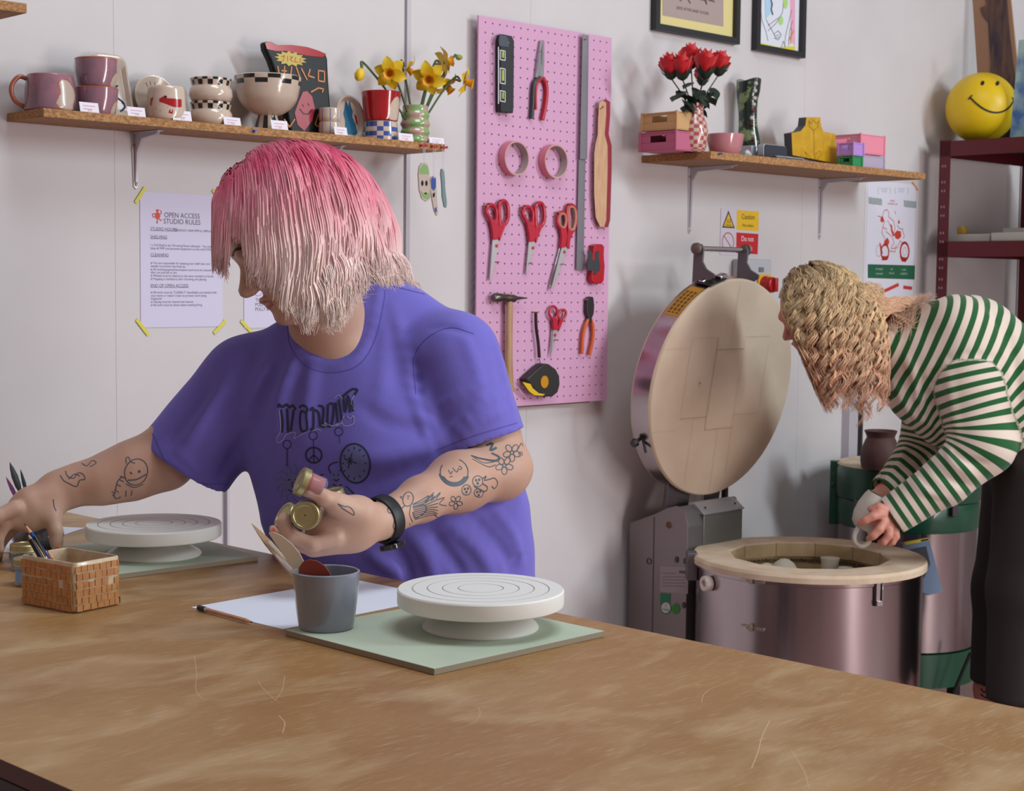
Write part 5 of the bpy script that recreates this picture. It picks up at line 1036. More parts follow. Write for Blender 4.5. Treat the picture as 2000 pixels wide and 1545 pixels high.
def sideflat(pts, m, e=.0016): mbq.add([np.array([s0-KS-e, *onside(*p)]) for p in pts], [tuple(range(len(pts)))], m)
def sdisc(cx, cy, rx, ry, m, e): sideflat([(cx+rx*cos(a), cy+ry*sin(a)) for a in np.linspace(0, 2*pi, 25)[:-1]], m, e)
mbq = MB(); sideflat([(1290, 1105), (1345, 1108), (1344, 1160), (1289, 1156)], 0, .0008); sideflat([(1290, 1158), (1310, 1160), (1309, 1183), (1290, 1182)], 1, .001); sdisc(1301, 1188, 10.5, 12, 1, .0011); sdisc(1301, 1187, 9, 10.5, 4, .0013); sdisc(1320.5, 1189, 8, 11, 5, .0012)
sideflat([(1327, 1114), (1340, 1115), (1340, 1121), (1327, 1119)], 2, .0012)
for y in (1119, 1126, 1132, 1138, 1144): mbq.ribbon([np.array([s0-KS-.0012, *onside(1294, y)]), np.array([s0-KS-.0012, *onside(1322 if y == 1119 else 1338, y+1)])], .0014, X_, 3)
V_, F__ = text_geo('energy'); o_ = np.array([s0-KS-.0016, *onside(1301, 1190)]); mbq.add([o_+np.array([0, -p[0]*.009, p[1]*.009]) for p in V_], F__, 1)
V_, F__ = text_geo('3'); o_ = np.array([s0-KS-.0016, *onside(1301, 1183)]); mbq.add([o_+np.array([0, -p[0]*.010, p[1]*.010]) for p in V_], F__, 1)
mbq.build('rating_stickers', [M('sticker_grey', '948488', .6), M('sticker_green', '1f6a48', .6), M('plate_brown', '5c4444', .6), M('text_grey', '6c6064', .6), M('sticker_pale', 'b8b4b0', .6), M('sticker_leaf', '2c7a2c', .6)], kl, smooth=False)
for nm, cx, cy, rr, col in (('hole_plug', 1306.5, 1025.5, .010, 'plug_brown'), ('cable_gland', 1322, 1093, .009, None), ('cable_gland', 1339, 1096, .009, None), ('cable_gland', 1336, 1182, .009, None), ('knockout_ring', 1268, 1096, .009, 'r')):
    y_, z = onside(cx, cy); mb = MB()
    if col == 'r': mb.lathe([(rr, 0), (rr, .002), (rr-.002, .002), (rr-.002, 0)], 24, (s0-KS, y_, z), ax=(Y_, Z_, -X_), cap=False)
    else: mb.lathe([(rr, 0), (rr*.9, .003), (.001, .003)], 20, (s0-KS, y_, z), ax=(Y_, Z_, -X_), sq=(None if col else (lambda a, zz: .6+.4*abs(sin(a)))))
    mb.build(nm, M('plug_brown', '5c3426', .5) if col == 'plug_brown' else DKMETAL, kl)
# hinge cover facing the room
mb = MB(); mb.box((.650-KS, -(.246-KO), .60), (.826-KS, -(.2-KO), .735)); mb.build('hinge_cover', M('cover_grey', '787c78', .45, .6), kl, bevel=.002)
mb = MB(); mb.prism([(-(.25-KO), .735), (-(.25-KO), .738), (-(.215-KO), .765), (-(.195-KO), .765), (-(.195-KO), .735)], (.645-KS, 0, 0), Y_, Z_, X_, .184)
for x in (.67, .805): mb.lathe([(.004, 0), (.003, .002), (.001, .0025)], 10, (x-KS, -(.234-KO), .7515), ax=(X_, np.array([0, .61, .79]), np.array([0, -.79, .61])), m=1)
mb.build('aluminium_strip', [M('aluminium', 'a8a8b0', .35, .6), DKMETAL], kl, bevel=.0008)
# lid
ln = np.array([0, -.987, -.16]); lv_ = np.array([0, -.16, .987]); lc = kl_l(.745, .235, 1.083)
mb = MB(); LR = .312
mb.lathe([(.001, -.005), (LR-.008, -.0), (LR-.003, -.001), (LR-.001, -.004), (LR-.001, -.010)], 96, lc, ax=(X_, lv_, ln), cap=False, m=0)
def lq(x, v, e=.0006): return lc+X_*x+lv_*v+ln*e
JN = [((-.061, .148), (-.061, -.117)), ((.063, .148), (.063, -.117)), ((-.176, .148), (-.061, .148)), ((-.061, .113), (.063, .113)), ((-.176, -.079), (-.061, -.079)), ((-.061, -.117), (.063, -.117)), ((.063, .148), (.178, .148)), ((.063, -.080), (.178, -.080)), ((-.176, .148), (-.176, -.079)), ((.178, .12), (.178, -.08)), ((-.118, -.079), (-.118, -.26)), ((.0, -.117), (.0, -.30)), ((.063, -.117), (.063, -.25)), ((-.0, .113), (-.0, .30)), ((-.29, .12), (-.176, .12)), ((-.29, -.11), (-.176, -.11))]
for q, (a, b) in enumerate(JN): mb.ribbon([lq(*a), lq(*b)], .0016 if q in (0, 3, 4, 5, 7) else .0008, ln, 1 if q in (0, 3, 5, 4) else 2)
mb.lathe([(.0035, .0006), (.001, .0008)], 10, lq(-.113, .02, 0), ax=(X_, lv_, ln), m=1)
lid = mb.build('lid', [M('lid_brick', 'd8c4ae', .85, col2='cdb69e', cscale=5, bump=.06, bscale=120), M('joint_tan', 'b08a68', .8), M('joint_pale', 'c8ac92', .8)], kl, angle=30)
mb = MB(); mb.lathe([(LR-.001, -.068), (LR+.001, -.068), (LR+.001, -.010), (LR-.001, -.010)], 96, lc, ax=(X_, lv_, ln), cap=False); mb.build('lid_band', KSTEEL, lid)
mb = MB(); mb.lathe([(LR+.001, -.010), (LR, -.006), (LR-.003, -.004)], 96, lc, ax=(X_, lv_, ln), cap=False); mb.lathe([(.001, -.073), (LR-.004, -.073), (LR, -.0725), (LR+.0005, -.068)], 96, lc, ax=(X_, lv_, ln), cap=False); mb.build('lid_edge', BRICKW, lid)
def rim(a0, a1, w0, w1, mat, nm, e=.0016, extra=None):
    mb = MB(); K = 14; V = []
    for i in range(K+1):
        a = a0+(a1-a0)*i/K
        for w_ in (w0, w1): V.append(lc+(X_*cos(a)+lv_*sin(a))*(LR+e)+ln*w_)
    mb.add(V, [(2*i, 2*i+1, 2*i+3, 2*i+2) for i in range(K)], 0)
    if extra: extra(mb)
    return mb.build(nm, mat, lid)
def wtxt(mb):
    for q in range(3):
        for i in range(13):
            a = radians(137-1.35*i-.3*(i % 2)); c = lc+(X_*cos(a)+lv_*sin(a))*(LR+.0022)+ln*(-.022-q*.014); tt = -X_*sin(a)+lv_*cos(a); mb.add([c-tt*.0022-ln*.004, c+tt*.0022-ln*.004, c+tt*.0022+ln*.004, c-tt*.0022+ln*.004], [(0,1,2,3)], 1)
rim(radians(139), radians(116), -.06, -.012, [M('label_amber', 'b8801c', .6), M('label_ink', '5a3c14', .7)], 'warning_label', extra=wtxt)
mb = MB(); a = radians(107); c = lc+(X_*cos(a)+lv_*sin(a))*(LR+.003)+ln*-.03; tt = -X_*sin(a)+lv_*cos(a); rr = X_*cos(a)+lv_*sin(a)
Tq = lambda p: c+tt*p[0]+rr*p[1]+ln*p[2]
mb.box((-.035, -.001, -.03), (.035, .003, .028), 0, T=Tq); mb.box((-.045, .003, .0), (-.015, .012, .022), 1, T=Tq); mb.box((-.02, .003, -.02), (.03, .008, -.004), 1, T=Tq); mb.build('toggle_catch', [DKMETAL, CHROME], lid, bevel=.0015)
mb = MB(); a = radians(207); c = lc+(X_*cos(a)+lv_*sin(a))*(LR+.001)+ln*-.05; rr = X_*cos(a)+lv_*sin(a); mb.tube([c, c+rr*.012, c+rr*.014, c+rr*.026], [.005, .005, .012, .011], 14); mb.tube([c+lv_*.03, c+lv_*-.03+ln*.03], .004, 8); mb.build('clamp_screw', DKMETAL, lid)
# lifting arms and handle bar
for x in (-.10, .10):
    mb = MB(); pf = [(-.40, -.02), (-.40, -.078), (-.10, -.082), (.24, -.082), (.375, -.098), (.395, -.090), (.397, -.074), (.385, -.064), (.35, -.062), (.332, -.045), (.322, -.014), (.312, -.014), (.27, -.072), (-.33, -.070), (-.36, -.01)]
    mb.prism([(v, w_) for v, w_ in pf], lc+X_*(x-.003), lv_, ln, X_, .006); mb.build('lift_arm', ARM, kl, bevel=.001)
for x, w_ in ((-.095, .09), (.06, .06)):
    mb = MB(); mb.prism([(-w_/2, -.36), (w_/2, -.36), (w_*.62, -.27), (-w_*.62, -.27)], lc+X_*x-ln*.030, X_, lv_, -ln, .006); mb.build('lid_strap', ARM, kl, bevel=.001)
b0 = lc+lv_*.383-ln*.082; mb = MB(); mb.tube([b0-X_*.112, b0+X_*.112], .0075, 18); mb.build('handle_bar', CHROME, kl)
for sx in (-1, 1): mb = MB(); mb.tube([b0+X_*sx*.108, b0+X_*sx*.118, b0+X_*sx*.124], [.0165, .0155, .006], 20); mb.build('handle_end', M('handle_end', '6c5a54', .5, .3), kl)
# black hoses behind the hinge
mb = MB(); mb.tube([kl_l(.93, .10, z) for z in (.15, .45, .70, .90)], .010, 10); mb.tube([kl_l(.905, .12, .55), kl_l(.90, .14, .68), kl_l(.87, .18, .755)], .008, 10); mb.build('power_cable', BLACK, kl)
# pots in the kiln
WBIS = M('bisque_white', 'bdb8a8', .7)
mb = MB(); mb.lathe([(.001, .515), (.195, .515), (.195, .527), (.001, .527)], 48); mb.build('kiln_shelf', BRICKW, kl)
def inkiln(x, y, lab, prof, zt, nm='bisque_pot', hn=False):
    P = onz(x, y, zt); P[2] = .5275; r = thing(nm, P, lab, 'pot', rz=cface(P)); mb = MB(); sc = (zt-.5125)/prof[-1][1] if False else 1; mb.lathe(prof, 36, cap=True); mb.build('body', WBIS, r)
    if hn: handle(r, [(0, -.030, .052), (.004, -.052, .066), (.006, -.062, .078), (.004, -.050, .088), (0, -.034, .085)], .009, WBIS)
inkiln(1532, 1102, 'round white bisque jug inside the kiln, leftmost pot', [(.02, 0), (.035, .01), (.04, .05), (.034, .085), (.026, .098), (.012, .108), (.001, .110)], .622, hn=True)
inkiln(1621, 1100, 'flat topped white bisque pot inside the kiln', [(.015, 0), (.022, .005), (.024, .08), (.026, .090), (.0265, .094), (.024, .0945), (.001, .094)], .606)
inkiln(1652, 1118, 'small white bisque piece near the front of the kiln opening', [(.02, 0), (.03, .01), (.032, .06), (.02, .082), (.001, .085)], .596)

# ---------------------------------------------------------------- green kiln behind
GRN = M('kiln_green', '12442e', .35, spec=.5, coat=.3)
GS, GO, GZ, GR = 1.615, .30, .815, .222
gk = wthing('green_kiln', GS, GO, 0, 'green banded round kiln behind, with a brown pot on its lid', 'kiln')
mb = MB(); mb.lathe([(.205, .25), (GR-.006, .25), (GR-.006, .64)], 72, cap=False); mb.build('steel_body', KSTEEL, gk)
mb = MB(); mb.lathe([(GR, .14), (GR, .245), (.20, .245)], 72, cap=True); mb.build('base_band', GRN, gk)
mb = MB(); mb.lathe([(GR-.002, .62), (GR, .625), (GR, .700), (GR-.003, .705)], 72, cap=True); mb.build('upper_band', GRN, gk)
mb = MB(); mb.lathe([(GR+.003, .708), (GR+.005, .712), (GR+.005, .795), (GR+.002, GZ-.006)], 72, cap=True); mb.build('lid_band', GRN, gk)
mb = MB(); mb.lathe([(GR+.001, GZ-.006), (GR-.004, GZ), (.001, GZ)], 72, cap=False); mb.build('lid_brick', BRICKW, gk)
an = cface(W(GS, GO, 0))-TH-1.52; c, s = cos(an), sin(an); TT = lambda p: (p[0]*c-p[1]*s, p[0]*s+p[1]*c, p[2]); mb = MB(); mb.box((GR-.01, -.012, .61), (GR+.022, .012, .815), T=TT); mb.box((GR+.008, .012, .73), (GR+.018, .016, .745), T=TT); mb.build('hinge_plate', GRN, gk, bevel=.002)
for a, z in ((1.0, .70), (2.35, .75)):
    gc = W(GS, GO, 0); an = cface(gc)-TH+(a-1.7); c, s = cos(an), sin(an); mb = MB(); mb.box((GR+.002, -.012, z-.075), (GR+.016, .012, z+.012), T=lambda p: (p[0]*c-p[1]*s, p[0]*s+p[1]*c, p[2])); mb.build('latch', M('latch_steel', '5c5c60', .35, .9), gk, bevel=.002)
mb = MB()
for a in (.4, 1.97, 3.54, 5.1): mb.box((.16*cos(a)-.015, .16*sin(a)-.015, 0), (.16*cos(a)+.015, .16*sin(a)+.015, .141))
mb.build('stand', DKMETAL, gk)
P = W(*[ow(1719, 900, .30)[0], .30, GZ]); P = W(ow(1719, 900, GO+.03)[0], GO+.03, GZ); k = 1/pmx(P)
out = smoothprof([(35*k, 0), (38*k, 15*k), (37*k, 35*k), (30*k, 55*k), (27*k, 62*k), (32*k, 74*k)], 5); pot('clay_pot', 'brown clay pot with flared rim on the green kiln', 'pot', P, out, [M('clay_brown', '5a3834', .65, col2='4c2e2c', cscale=20)])
# control panel sheet leaning between the kilns
s_, _ = ow(1800, 1100, .50); r = wthing('instruction_board', s_, .50, .28, 'blue grey framed board with a yellow strip hanging right of the kiln rim', 'board')
def iw(pts, off=.50): return [(ow(*p, off)[0]-s_, ow(*p, off)[1]-.28) for p in pts]
mb = MB(); mb.prism(iw([(1756, 1060), (1810, 1050), (1837, 1155), (1810, 1162), (1780, 1150)]), (0, 0, 0), X_, Z_, -Y_, .008); mb.build('backing', M('slate_frame', '6c7c94', .5), r, bevel=.001)
mb = MB(); mb.flat(iw([(1772, 1072), (1804, 1066), (1812, 1100), (1800, 1128), (1785, 1110)]), (0, -.0086, 0), X_, Z_); mb.build('dark_panel', M('panel_dark', '34363c', .5), r, smooth=False)
mb = MB(); mb.flat(iw([(1760, 1058), (1809, 1049.5), (1810.5, 1055), (1762, 1064)]), (0, -.0088, 0), X_, Z_, 0); mb.flat(iw([(1793, 1053.5), (1808, 1051), (1809, 1054.5), (1794, 1057.5)]), (0, -.0091, 0), X_, Z_, 1); mb.build('yellow_strip', [M('strip_yellow', 'd8b81c', .5), INK], r, smooth=False)
r = wthing('extension_cable', 1.2, .42, 0, 'dark cable looping down beside the green kiln', 'cable')
mb = MB(); mb.tube(cr([at(x, y, 4.75)-np.array(r.location) for x, y in ((1896, 1275), (1885, 1300), (1868, 1340), (1840, 1400), (1800, 1440))], 5), .006, 8)
mb.v = [tuple(Matrix.Rotation(-TH, 3, 'Z') @ Vector(p)) for p in mb.v]; mb.build('cable', BLACK, r)

# ---------------------------------------------------------------- things on the rack
bc = W(2.12+.20, .08+.17, 0); 
Pb = CAM+ray(1914, 213)*((W(2.36, 0, 0)-CAM) @ D/(ray(1914, 213) @ D)) if False else None
def onrack(x, s):                       # picture column x on the vertical plane at depth s (along D)
    d = ray(x, 300); P = CAM+d*(((W(s, 0, 0)-CAM) @ D)/(d @ D)); return wl(P)[1]
sb = 2.26; ob_ = onrack(1914, sb); RB = 68/pmx(W(sb, ob_, 1.95))
P = W(sb, ob_, RZ1+RB+.0005); r = thing('smiley_ball', P-Z*RB, 'big yellow ball with a smiling face on top of the red rack', 'ball'); fa = CAM-P; fa /= np.linalg.norm(fa); right = np.cross(Z, fa); right /= np.linalg.norm(right); upv = np.cross(fa, right)
mb = MB(); mb.sphere(P, RB, n=64); mb.build('ball', M('ball_yellow', 'e2bc18', .4, spec=.4), r, world=True)
BLKP = M('face_black', '1c1f10', .5)
def bp_(x, y, e=.0008):                 # picture point on the ball
    d = ray(x, y); d /= np.linalg.norm(d); oc_ = CAM-P; b = d @ oc_; c = oc_ @ oc_-RB*RB; q = b*b-c
    t = -b-sqrt(max(q, 1e-9)); h = CAM+d*t; nn = (h-P)/np.linalg.norm(h-P); return P+nn*(RB+e)
for cx, cy in ((1919, 162.5), (1948, 163)):
    mb = MB(); mb.add([bp_(cx+4.2*cos(a)*cos(.5)-3*sin(a)*.3, cy+4.6*sin(a)) for a in np.linspace(0, 2*pi, 17)[:-1]], [tuple(range(16))]); mb.build('eye', BLKP, r, world=True)
mb = MB(); K = cr([np.array(q, float) for q in ((1894, 190), (1908, 203), (1922, 213), (1938, 219), (1954, 219), (1968, 212), (1977, 201), (1980, 192))], 6); mb.tube([bp_(*p, 0) for p in K], .0032, 8); mb.tube([bp_(*p, 0) for p in ((1891, 194), (1895, 190), (1899, 186))], .0026, 8); mb.tube([bp_(*p, 0) for p in ((1976, 191), (1979.5, 194), (1982, 199))], .0026, 8); mb.build('smile', BLKP, r, world=True)
# cardboard with bark leaning behind
def sq_(x, y, s): d = ray(x, y); P = CAM+d*(((W(s, 0, 0)-CAM) @ D)/(d @ D)); return wl(P)[1], P[2]
def leanplate(name, pts, s, th, mat, lab, cat, kid='panel'):
    o0, z0 = sq_(*pts[0], s); r = wthing(name, s, o0, RZ1, lab, cat); mb = MB(); mb.prism([(-(sq_(*p, s)[0]-o0), max(0, sq_(*p, s)[1]-RZ1)) for p in pts], (0, 0, 0), Y_, Z_, X_, th); mb.build(kid, mat, r, smooth=False); return r, o0
r, o0 = leanplate('cardboard_sheet', [(1917, 272), (1990, 272), (1992, 180), (1968, -60), (1893, -60), (1900, 10)], 2.40, .006, M('cardboard', 'a07a60', .8), 'tall brown cardboard sheet standing behind the smiley ball', 'cardboard')
mb = MB(); mb.prism([(-(sq_(*p, 2.398)[0]-o0), max(0, sq_(*p, 2.398)[1]-RZ1)) for p in ((1934, 272), (1985, 272), (1984, 160), (1972, 70), (1962, -60), (1918, -60), (1926, 10), (1914, 16), (1918, 30), (1930, 45), (1934, 120))], (-.003, 0, 0), Y_, Z_, X_, .003); mb.build('bark_painting', M('bark_dark', '2f2838', .7, col2='6a4c3c', cscale=14, stretch=(1, 3, .5), detail=6), r, smooth=False)
leanplate('patterned_canvas', [(1972, 272), (2060, 270), (2060, 75), (1990, 78)], 2.22, .012, M('canvas_blue', '3c68a4', .6, col2='a8c4bc', cscale=16, detail=6), 'blue and pale green patterned canvas at the far right of the rack top', 'canvas')
# plaster bats on the middle shelf
def bat(x0, x1, y0, y1, s, lab, z0=0., th=None):
    oa, ob2 = onrack(x0, s), onrack(x1, s); r = wthing('plaster_bat', s+.1, (oa+ob2)/2, RZ2+z0, lab, 'plaster bat', group='plaster bats on the rack'); w = abs(ob2-oa); mb = MB(); mb.box((-.1, -w/2, 0), (.15, w/2, th)); mb.build('slab', M('plaster', 'b4aea6', .8), r, bevel=.004, seg=3)
bat(1855, 1938, 446, 463, 2.17, 'left plaster bat on the middle rack shelf', th=.027)
bat(1940, 2040, 447, 465, 2.15, 'right plaster bat on the middle rack shelf', th=.030)
bat(1962, 2060, 440, 448, 2.34, 'rear plaster bat peeking over the right one', th=.052)
s_ = 2.25; r = wthing('small_jar', s_, onrack(1884, s_), RZ2+.0275, 'small yellow jar standing on the left plaster bat', 'jar'); mb = MB(); mb.lathe([(.016, 0), (.0175, .003), (.0175, .022), (.014, .030), (.001, .031)], 20); mb.build('jar', M('jar_amber', 'a8801c', .4), r)
# ---------------------------------------------------------------- sculpting: distance fields meshed by surface nets
def cap_(a, b, ra, rb=None):
    a = np.array(a, float); b = np.array(b, float); rb = ra if rb is None else rb; ba = b-a; L2 = ba @ ba+1e-12
    def f(P):
        pa = P-a; h = np.clip((pa @ ba)/L2, 0, 1); return np.linalg.norm(pa-h[:, None]*ba, axis=1)-(ra+(rb-ra)*h)
    f.bb = (np.minimum(a-ra, b-rb), np.maximum(a+ra, b+rb)); return f
def ecap(a, b, ra, rb, axis, k):
    # tapered capsule squashed along axis: thickness there is k times the radius
    a = np.array(a, float); b = np.array(b, float); ax = np.array(axis, float); ax /= np.linalg.norm(ax)
    def sq(P): return P+((P @ ax)*(1/k-1))[..., None]*ax
    g = cap_(sq(a[None])[0], sq(b[None])[0], ra, rb)
    def f(P): return g(sq(P))*min(1, k*1.15)
    m = max(ra, rb); f.bb = (np.minimum(a, b)-m, np.maximum(a, b)+m); return f
def ell(c, r, R=None):
    c = np.array(c, float); r = np.array(r, float); R = np.eye(3) if R is None else np.array(R, float)   # rows of R: local axes
    def f(P):
        q = (P-c) @ R.T; k0 = np.linalg.norm(q/r, axis=1); k1 = np.linalg.norm(q/(r*r), axis=1)+1e-9; return k0*(k0-1)/k1
    m = r.max(); f.bb = (c-m, c+m); return f
def smin(a, b, k):
    h = np.clip(.5+.5*(b-a)/k, 0, 1); return b*(1-h)+a*h-k*h*(1-h)
def uni(parts, k):
    def f(P):
        d = parts[0](P)
        for q in parts[1:]:
            kk = k
            if isinstance(q, tuple): q, kk = q
            d = smin(d, q(P), kk)
        return d
    f.bb = None; return f
def sub_(f, g, k=.004):
    return lambda P: -smin(-f(P), g(P), k)
def dig(f, g, k=.01, dep=1.):        # smooth crease
    return lambda P: -smin(-f(P), g(P), k)
def snet(fn, lo, hi, h):
    lo = np.array(lo, float); n = np.ceil((np.array(hi)-lo)/h).astype(int)+1; B = 12
    nb = -(-n//B); n = nb*B; val = np.empty(n, np.float32)
    ci = np.stack(np.meshgrid(*[np.arange(k) for k in nb], indexing='ij'), -1).reshape(-1, 3); cc = lo+(ci*B+(B-1)/2)*h; dc = fn(cc); R = h*B*.5*1.9
    gi = np.stack(np.meshgrid(*[np.arange(B)]*3, indexing='ij'), -1).reshape(-1, 3)*h
    near = np.abs(dc) < R
    for q in np.nonzero(~near)[0]: i, j, k = ci[q]*B; val[i:i+B, j:j+B, k:k+B] = dc[q]
    idx = np.nonzero(near)[0]
    for s in range(0, len(idx), 1):
        ii = idx[s:s+1]; P = ((lo+ci[ii]*B*h)[:, None, :]+gi[None]).reshape(-1, 3); v = fn(P).reshape(len(ii), B, B, B)
        for q, vv in zip(ii, v): i, j, k = ci[q]*B; val[i:i+B, j:j+B, k:k+B] = vv
    S = val < 0; c = [S[a:n[0]-1+a, b:n[1]-1+b, d:n[2]-1+d] for a in (0, 1) for b in (0, 1) for d in (0, 1)]
    tot = sum(x.astype(np.int8) for x in c); act = (tot > 0) & (tot < 8); A = np.argwhere(act); vid = -np.ones(act.shape, np.int64); vid[act] = np.arange(len(A))
    acc = np.zeros((len(A), 3)); cnt = np.zeros(len(A)); off = np.array([(a, b, d) for a in (0, 1) for b in (0, 1) for d in (0, 1)])
    cv = np.stack([val[tuple((A+o).T)] for o in off], 1).astype(float)
    for i in range(8):
        for j in range(i+1, 8):
            if np.abs(off[i]-off[j]).sum() == 1:
                m = (cv[:, i] < 0) != (cv[:, j] < 0); t = np.where(m, cv[:, i]/(cv[:, i]-cv[:, j]+1e-20), 0)
                acc += np.where(m[:, None], off[i]+t[:, None]*(off[j]-off[i]), 0); cnt += m
    V = lo+(A+acc/cnt[:, None])*h; Q = []
    for ax in range(3):
        u, w = (ax+1) % 3, (ax+2) % 3; s0 = [slice(0, n[i]-1) for i in range(3)]; s1 = list(s0); s1[ax] = slice(1, n[ax])
        X = S[tuple(s0)] != S[tuple(s1)]; I = np.argwhere(X); I = I[(I[:, u] > 0) & (I[:, w] > 0)]
        du = np.zeros(3, int); du[u] = 1; dw = np.zeros(3, int); dw[w] = 1
        q = np.stack([vid[tuple((I-du-dw).T)], vid[tuple((I-dw).T)], vid[tuple(I.T)], vid[tuple((I-du).T)]], 1)
        fl = ~S[tuple(I.T)]; q[fl] = q[fl][:, ::-1]; Q.append(q)
    Q = np.concatenate(Q); return V, Q[(Q >= 0).all(1)]
def raymarch(fn, x, y, t0=1., t1=6.):
    d = ray(x, y); d = d/np.linalg.norm(d); t = t0
    for _ in range(160):
        v = float(fn((CAM+d*t)[None])[0])
        if v < .0004: break
        t += v*.8
        if t > t1: return None
    return CAM+d*t
def quick(name, V, Fc, mats, parent, mi=None, cols=None):
    inv = np.array(PM[parent.name].inverted()); V = V @ inv[:3, :3].T+inv[:3, 3]
    me = bpy.data.meshes.new(name); me.vertices.add(len(V)); me.vertices.foreach_set('co', V.astype(np.float32).ravel()); k = Fc.shape[1]
    me.loops.add(Fc.size); me.loops.foreach_set('vertex_index', Fc.astype(np.int32).ravel()); me.polygons.add(len(Fc)); me.polygons.foreach_set('loop_start', np.arange(0, Fc.size, k, dtype=np.int32))
    me.update(calc_edges=True); me.validate(); me.polygons.foreach_set('use_smooth', [True]*len(me.polygons))
    for m in mats: me.materials.append(m)
    if mi is not None: me.polygons.foreach_set('material_index', mi.astype(np.int32))
    if cols is not None:
        a = me.color_attributes.new('tint', 'FLOAT_COLOR', 'POINT'); c = np.ones((len(V), 4), np.float32); c[:, :3] = cols; a.data.foreach_set('color', c.ravel())
    o = bpy.data.objects.new(name, me); COL.objects.link(o); o.parent = parent; return o
def tolin(c): c = np.array(c, float)/255; return np.where(c <= .04045, c/12.92, ((c+.055)/1.055)**2.4)
class Skinned:
    # a meshed field that also takes drawn lines laid on its surface
    def __init__(s, fn, lo, hi, h): s.V, s.Q = snet(fn, lo, hi, h); s.bvh = BVHTree.FromPolygons([tuple(v) for v in s.V], [tuple(q) for q in s.Q.tolist()]); s.ex = []; s.exm = []; s.nv = []; s.base = len(s.V)
    def hit(s, x, y):
        d = Vector(ray(x, y)).normalized(); r = s.bvh.ray_cast(Vector(CAM), d)
        return (np.array(r[0]), np.array(r[1])) if r[0] is not None else (None, None)
    def line(s, pts, w, m, e=.0006, step=3.0, closed=False, smooth=True):
        P = [np.array(p, float) for p in pts]
        if closed: P.append(P[0])
        if smooth and len(P) > 2: P = cr(P, 4)
        R = []
        for a, b in zip(P, P[1:]):
            k = max(1, int(np.linalg.norm(b-a)/step))
            for i in range(k): R.append(a+(b-a)*i/k)
        R.append(P[-1]); H_ = [s.hit(*p) for p in R]; prev = None
        for i, (p, nr) in enumerate(H_):
            if p is None: prev = None; continue
            q = H_[min(i+1, len(H_)-1)][0]; q0 = H_[max(i-1, 0)][0]
            if q is None or q0 is None or np.linalg.norm(q-q0) > .03: prev = None; continue
            t = q-q0; L = np.linalg.norm(t)
            if L < 1e-7: continue
            side = np.cross(nr, t/L)*w/2; b = s.base+len(s.nv); s.nv += [p+nr*e-side, p+nr*e+side]
            if prev is not None: s.ex.append((prev, prev+1, b+1, b)); s.exm.append(m)
            prev = b
    def fill(s, poly, m, e=.0004, n=10):
        # patch: polygon resampled as rings shrinking to its centre
        P = np.array(poly, float); c = P.mean(0); rings = []
        for k in range(n+1):
            t = 1-k/n; row = []
            for p in P:
                h, nr = s.hit(*(c+(p-c)*max(t, .02)))
                if h is None: return
                row.append(h+nr*e)
            rings.append(row)
        m_ = len(P); b = s.base+len(s.nv)
        for r in rings: s.nv += r
        for k in range(n):
            for j in range(m_): s.ex.append((b+k*m_+j, b+k*m_+(j+1) % m_, b+(k+1)*m_+(j+1) % m_, b+(k+1)*m_+j)); s.exm.append(m)
    def make(s, name, mats, parent, mi=None):
        V = np.concatenate([s.V, np.array(s.nv)]) if s.nv else s.V; Q = np.concatenate([s.Q, np.array(s.ex)]) if s.ex else s.Q
        m0 = np.zeros(len(s.Q), int) if mi is None else mi; m = np.concatenate([m0, np.array(s.exm, int)]) if s.ex else m0
        return quick(name, V, Q, mats, parent, m)

SKIN = M('skin', 'c4a08c', .5, spec=.4, sss=.10, bump=.04, bscale=300, col2='be9480', cscale=9)
SHIRT = M('shirt_purple', '7068c0', .85, spec=.2, bump=.12, bscale=500, sheen=.15)
SEAM = M('shirt_seam', '554ca4', .85); TATT = M('tattoo_ink', '46505a', .55); TLIGHT = M('tattoo_soft', '8c7468', .55)
A3 = lambda x, y, Y: at(x, y, Y)

# ================= person in purple =================
person = thing('person', (A3(800, 1100, 2.66)[0], 2.66, 0), 'person in a purple t-shirt with a pink bob, reaching left and holding paint jars', 'person')
# --- head frame: f facing, u crown, l towards her left (picture right / camera)
hf = np.array([-.80, -.22, -.56]); hf /= np.linalg.norm(hf)
hu = Z-hf*(Z @ hf); hu = hu/np.linalg.norm(hu); hl = np.cross(hu, hf)
hR = lambda a: a
HC = A3(572, 458, 2.555)                     # centre of the skull
S = 1.03
def hp(f, l, u): return HC+(hf*f+hl*l+hu*u)*S
RM = np.array([hf, hl, hu])
head = [ell(hp(-.010, 0, .030), np.array([.098, .076, .088])*S, RM), (ell(hp(.028, 0, -.030), np.array([.060, .060, .082])*S, RM), .03),
        (ell(hp(.052, 0, -.080), np.array([.032, .036, .034])*S, RM), .035), (cap_(hp(.0, .045, -.060), hp(.05, .022, -.094), .020, .018), .03), (cap_(hp(.0, -.045, -.060), hp(.05, -.022, -.094), .020, .018), .03),
        (cap_(hp(.086, 0, .004), hp(.110, 0, -.030), .007, .0095), .012), (ell(hp(.108, 0, -.034), np.array([.012, .013, .010])*S, RM), .008), (cap_(hp(.099, .012, -.037), hp(.099, -.012, -.037), .007), .008),
        (cap_(hp(.082, .030, .022), hp(.086, -.030, .022), .011), .02), (cap_(hp(.070, .042, -.028), hp(.060, .050, -.035), .016), .03), (cap_(hp(.070, -.042, -.028), hp(.060, -.050, -.035), .016), .03),
        (cap_(hp(.093, .014, -.060), hp(.097, -.014, -.060), .0058), .006), (cap_(hp(.089, .012, -.0715), hp(.091, -.012, -.0715), .0066), .007), (ell(hp(.082, 0, -.098), np.array([.015, .017, .014])*S, RM), .02)]
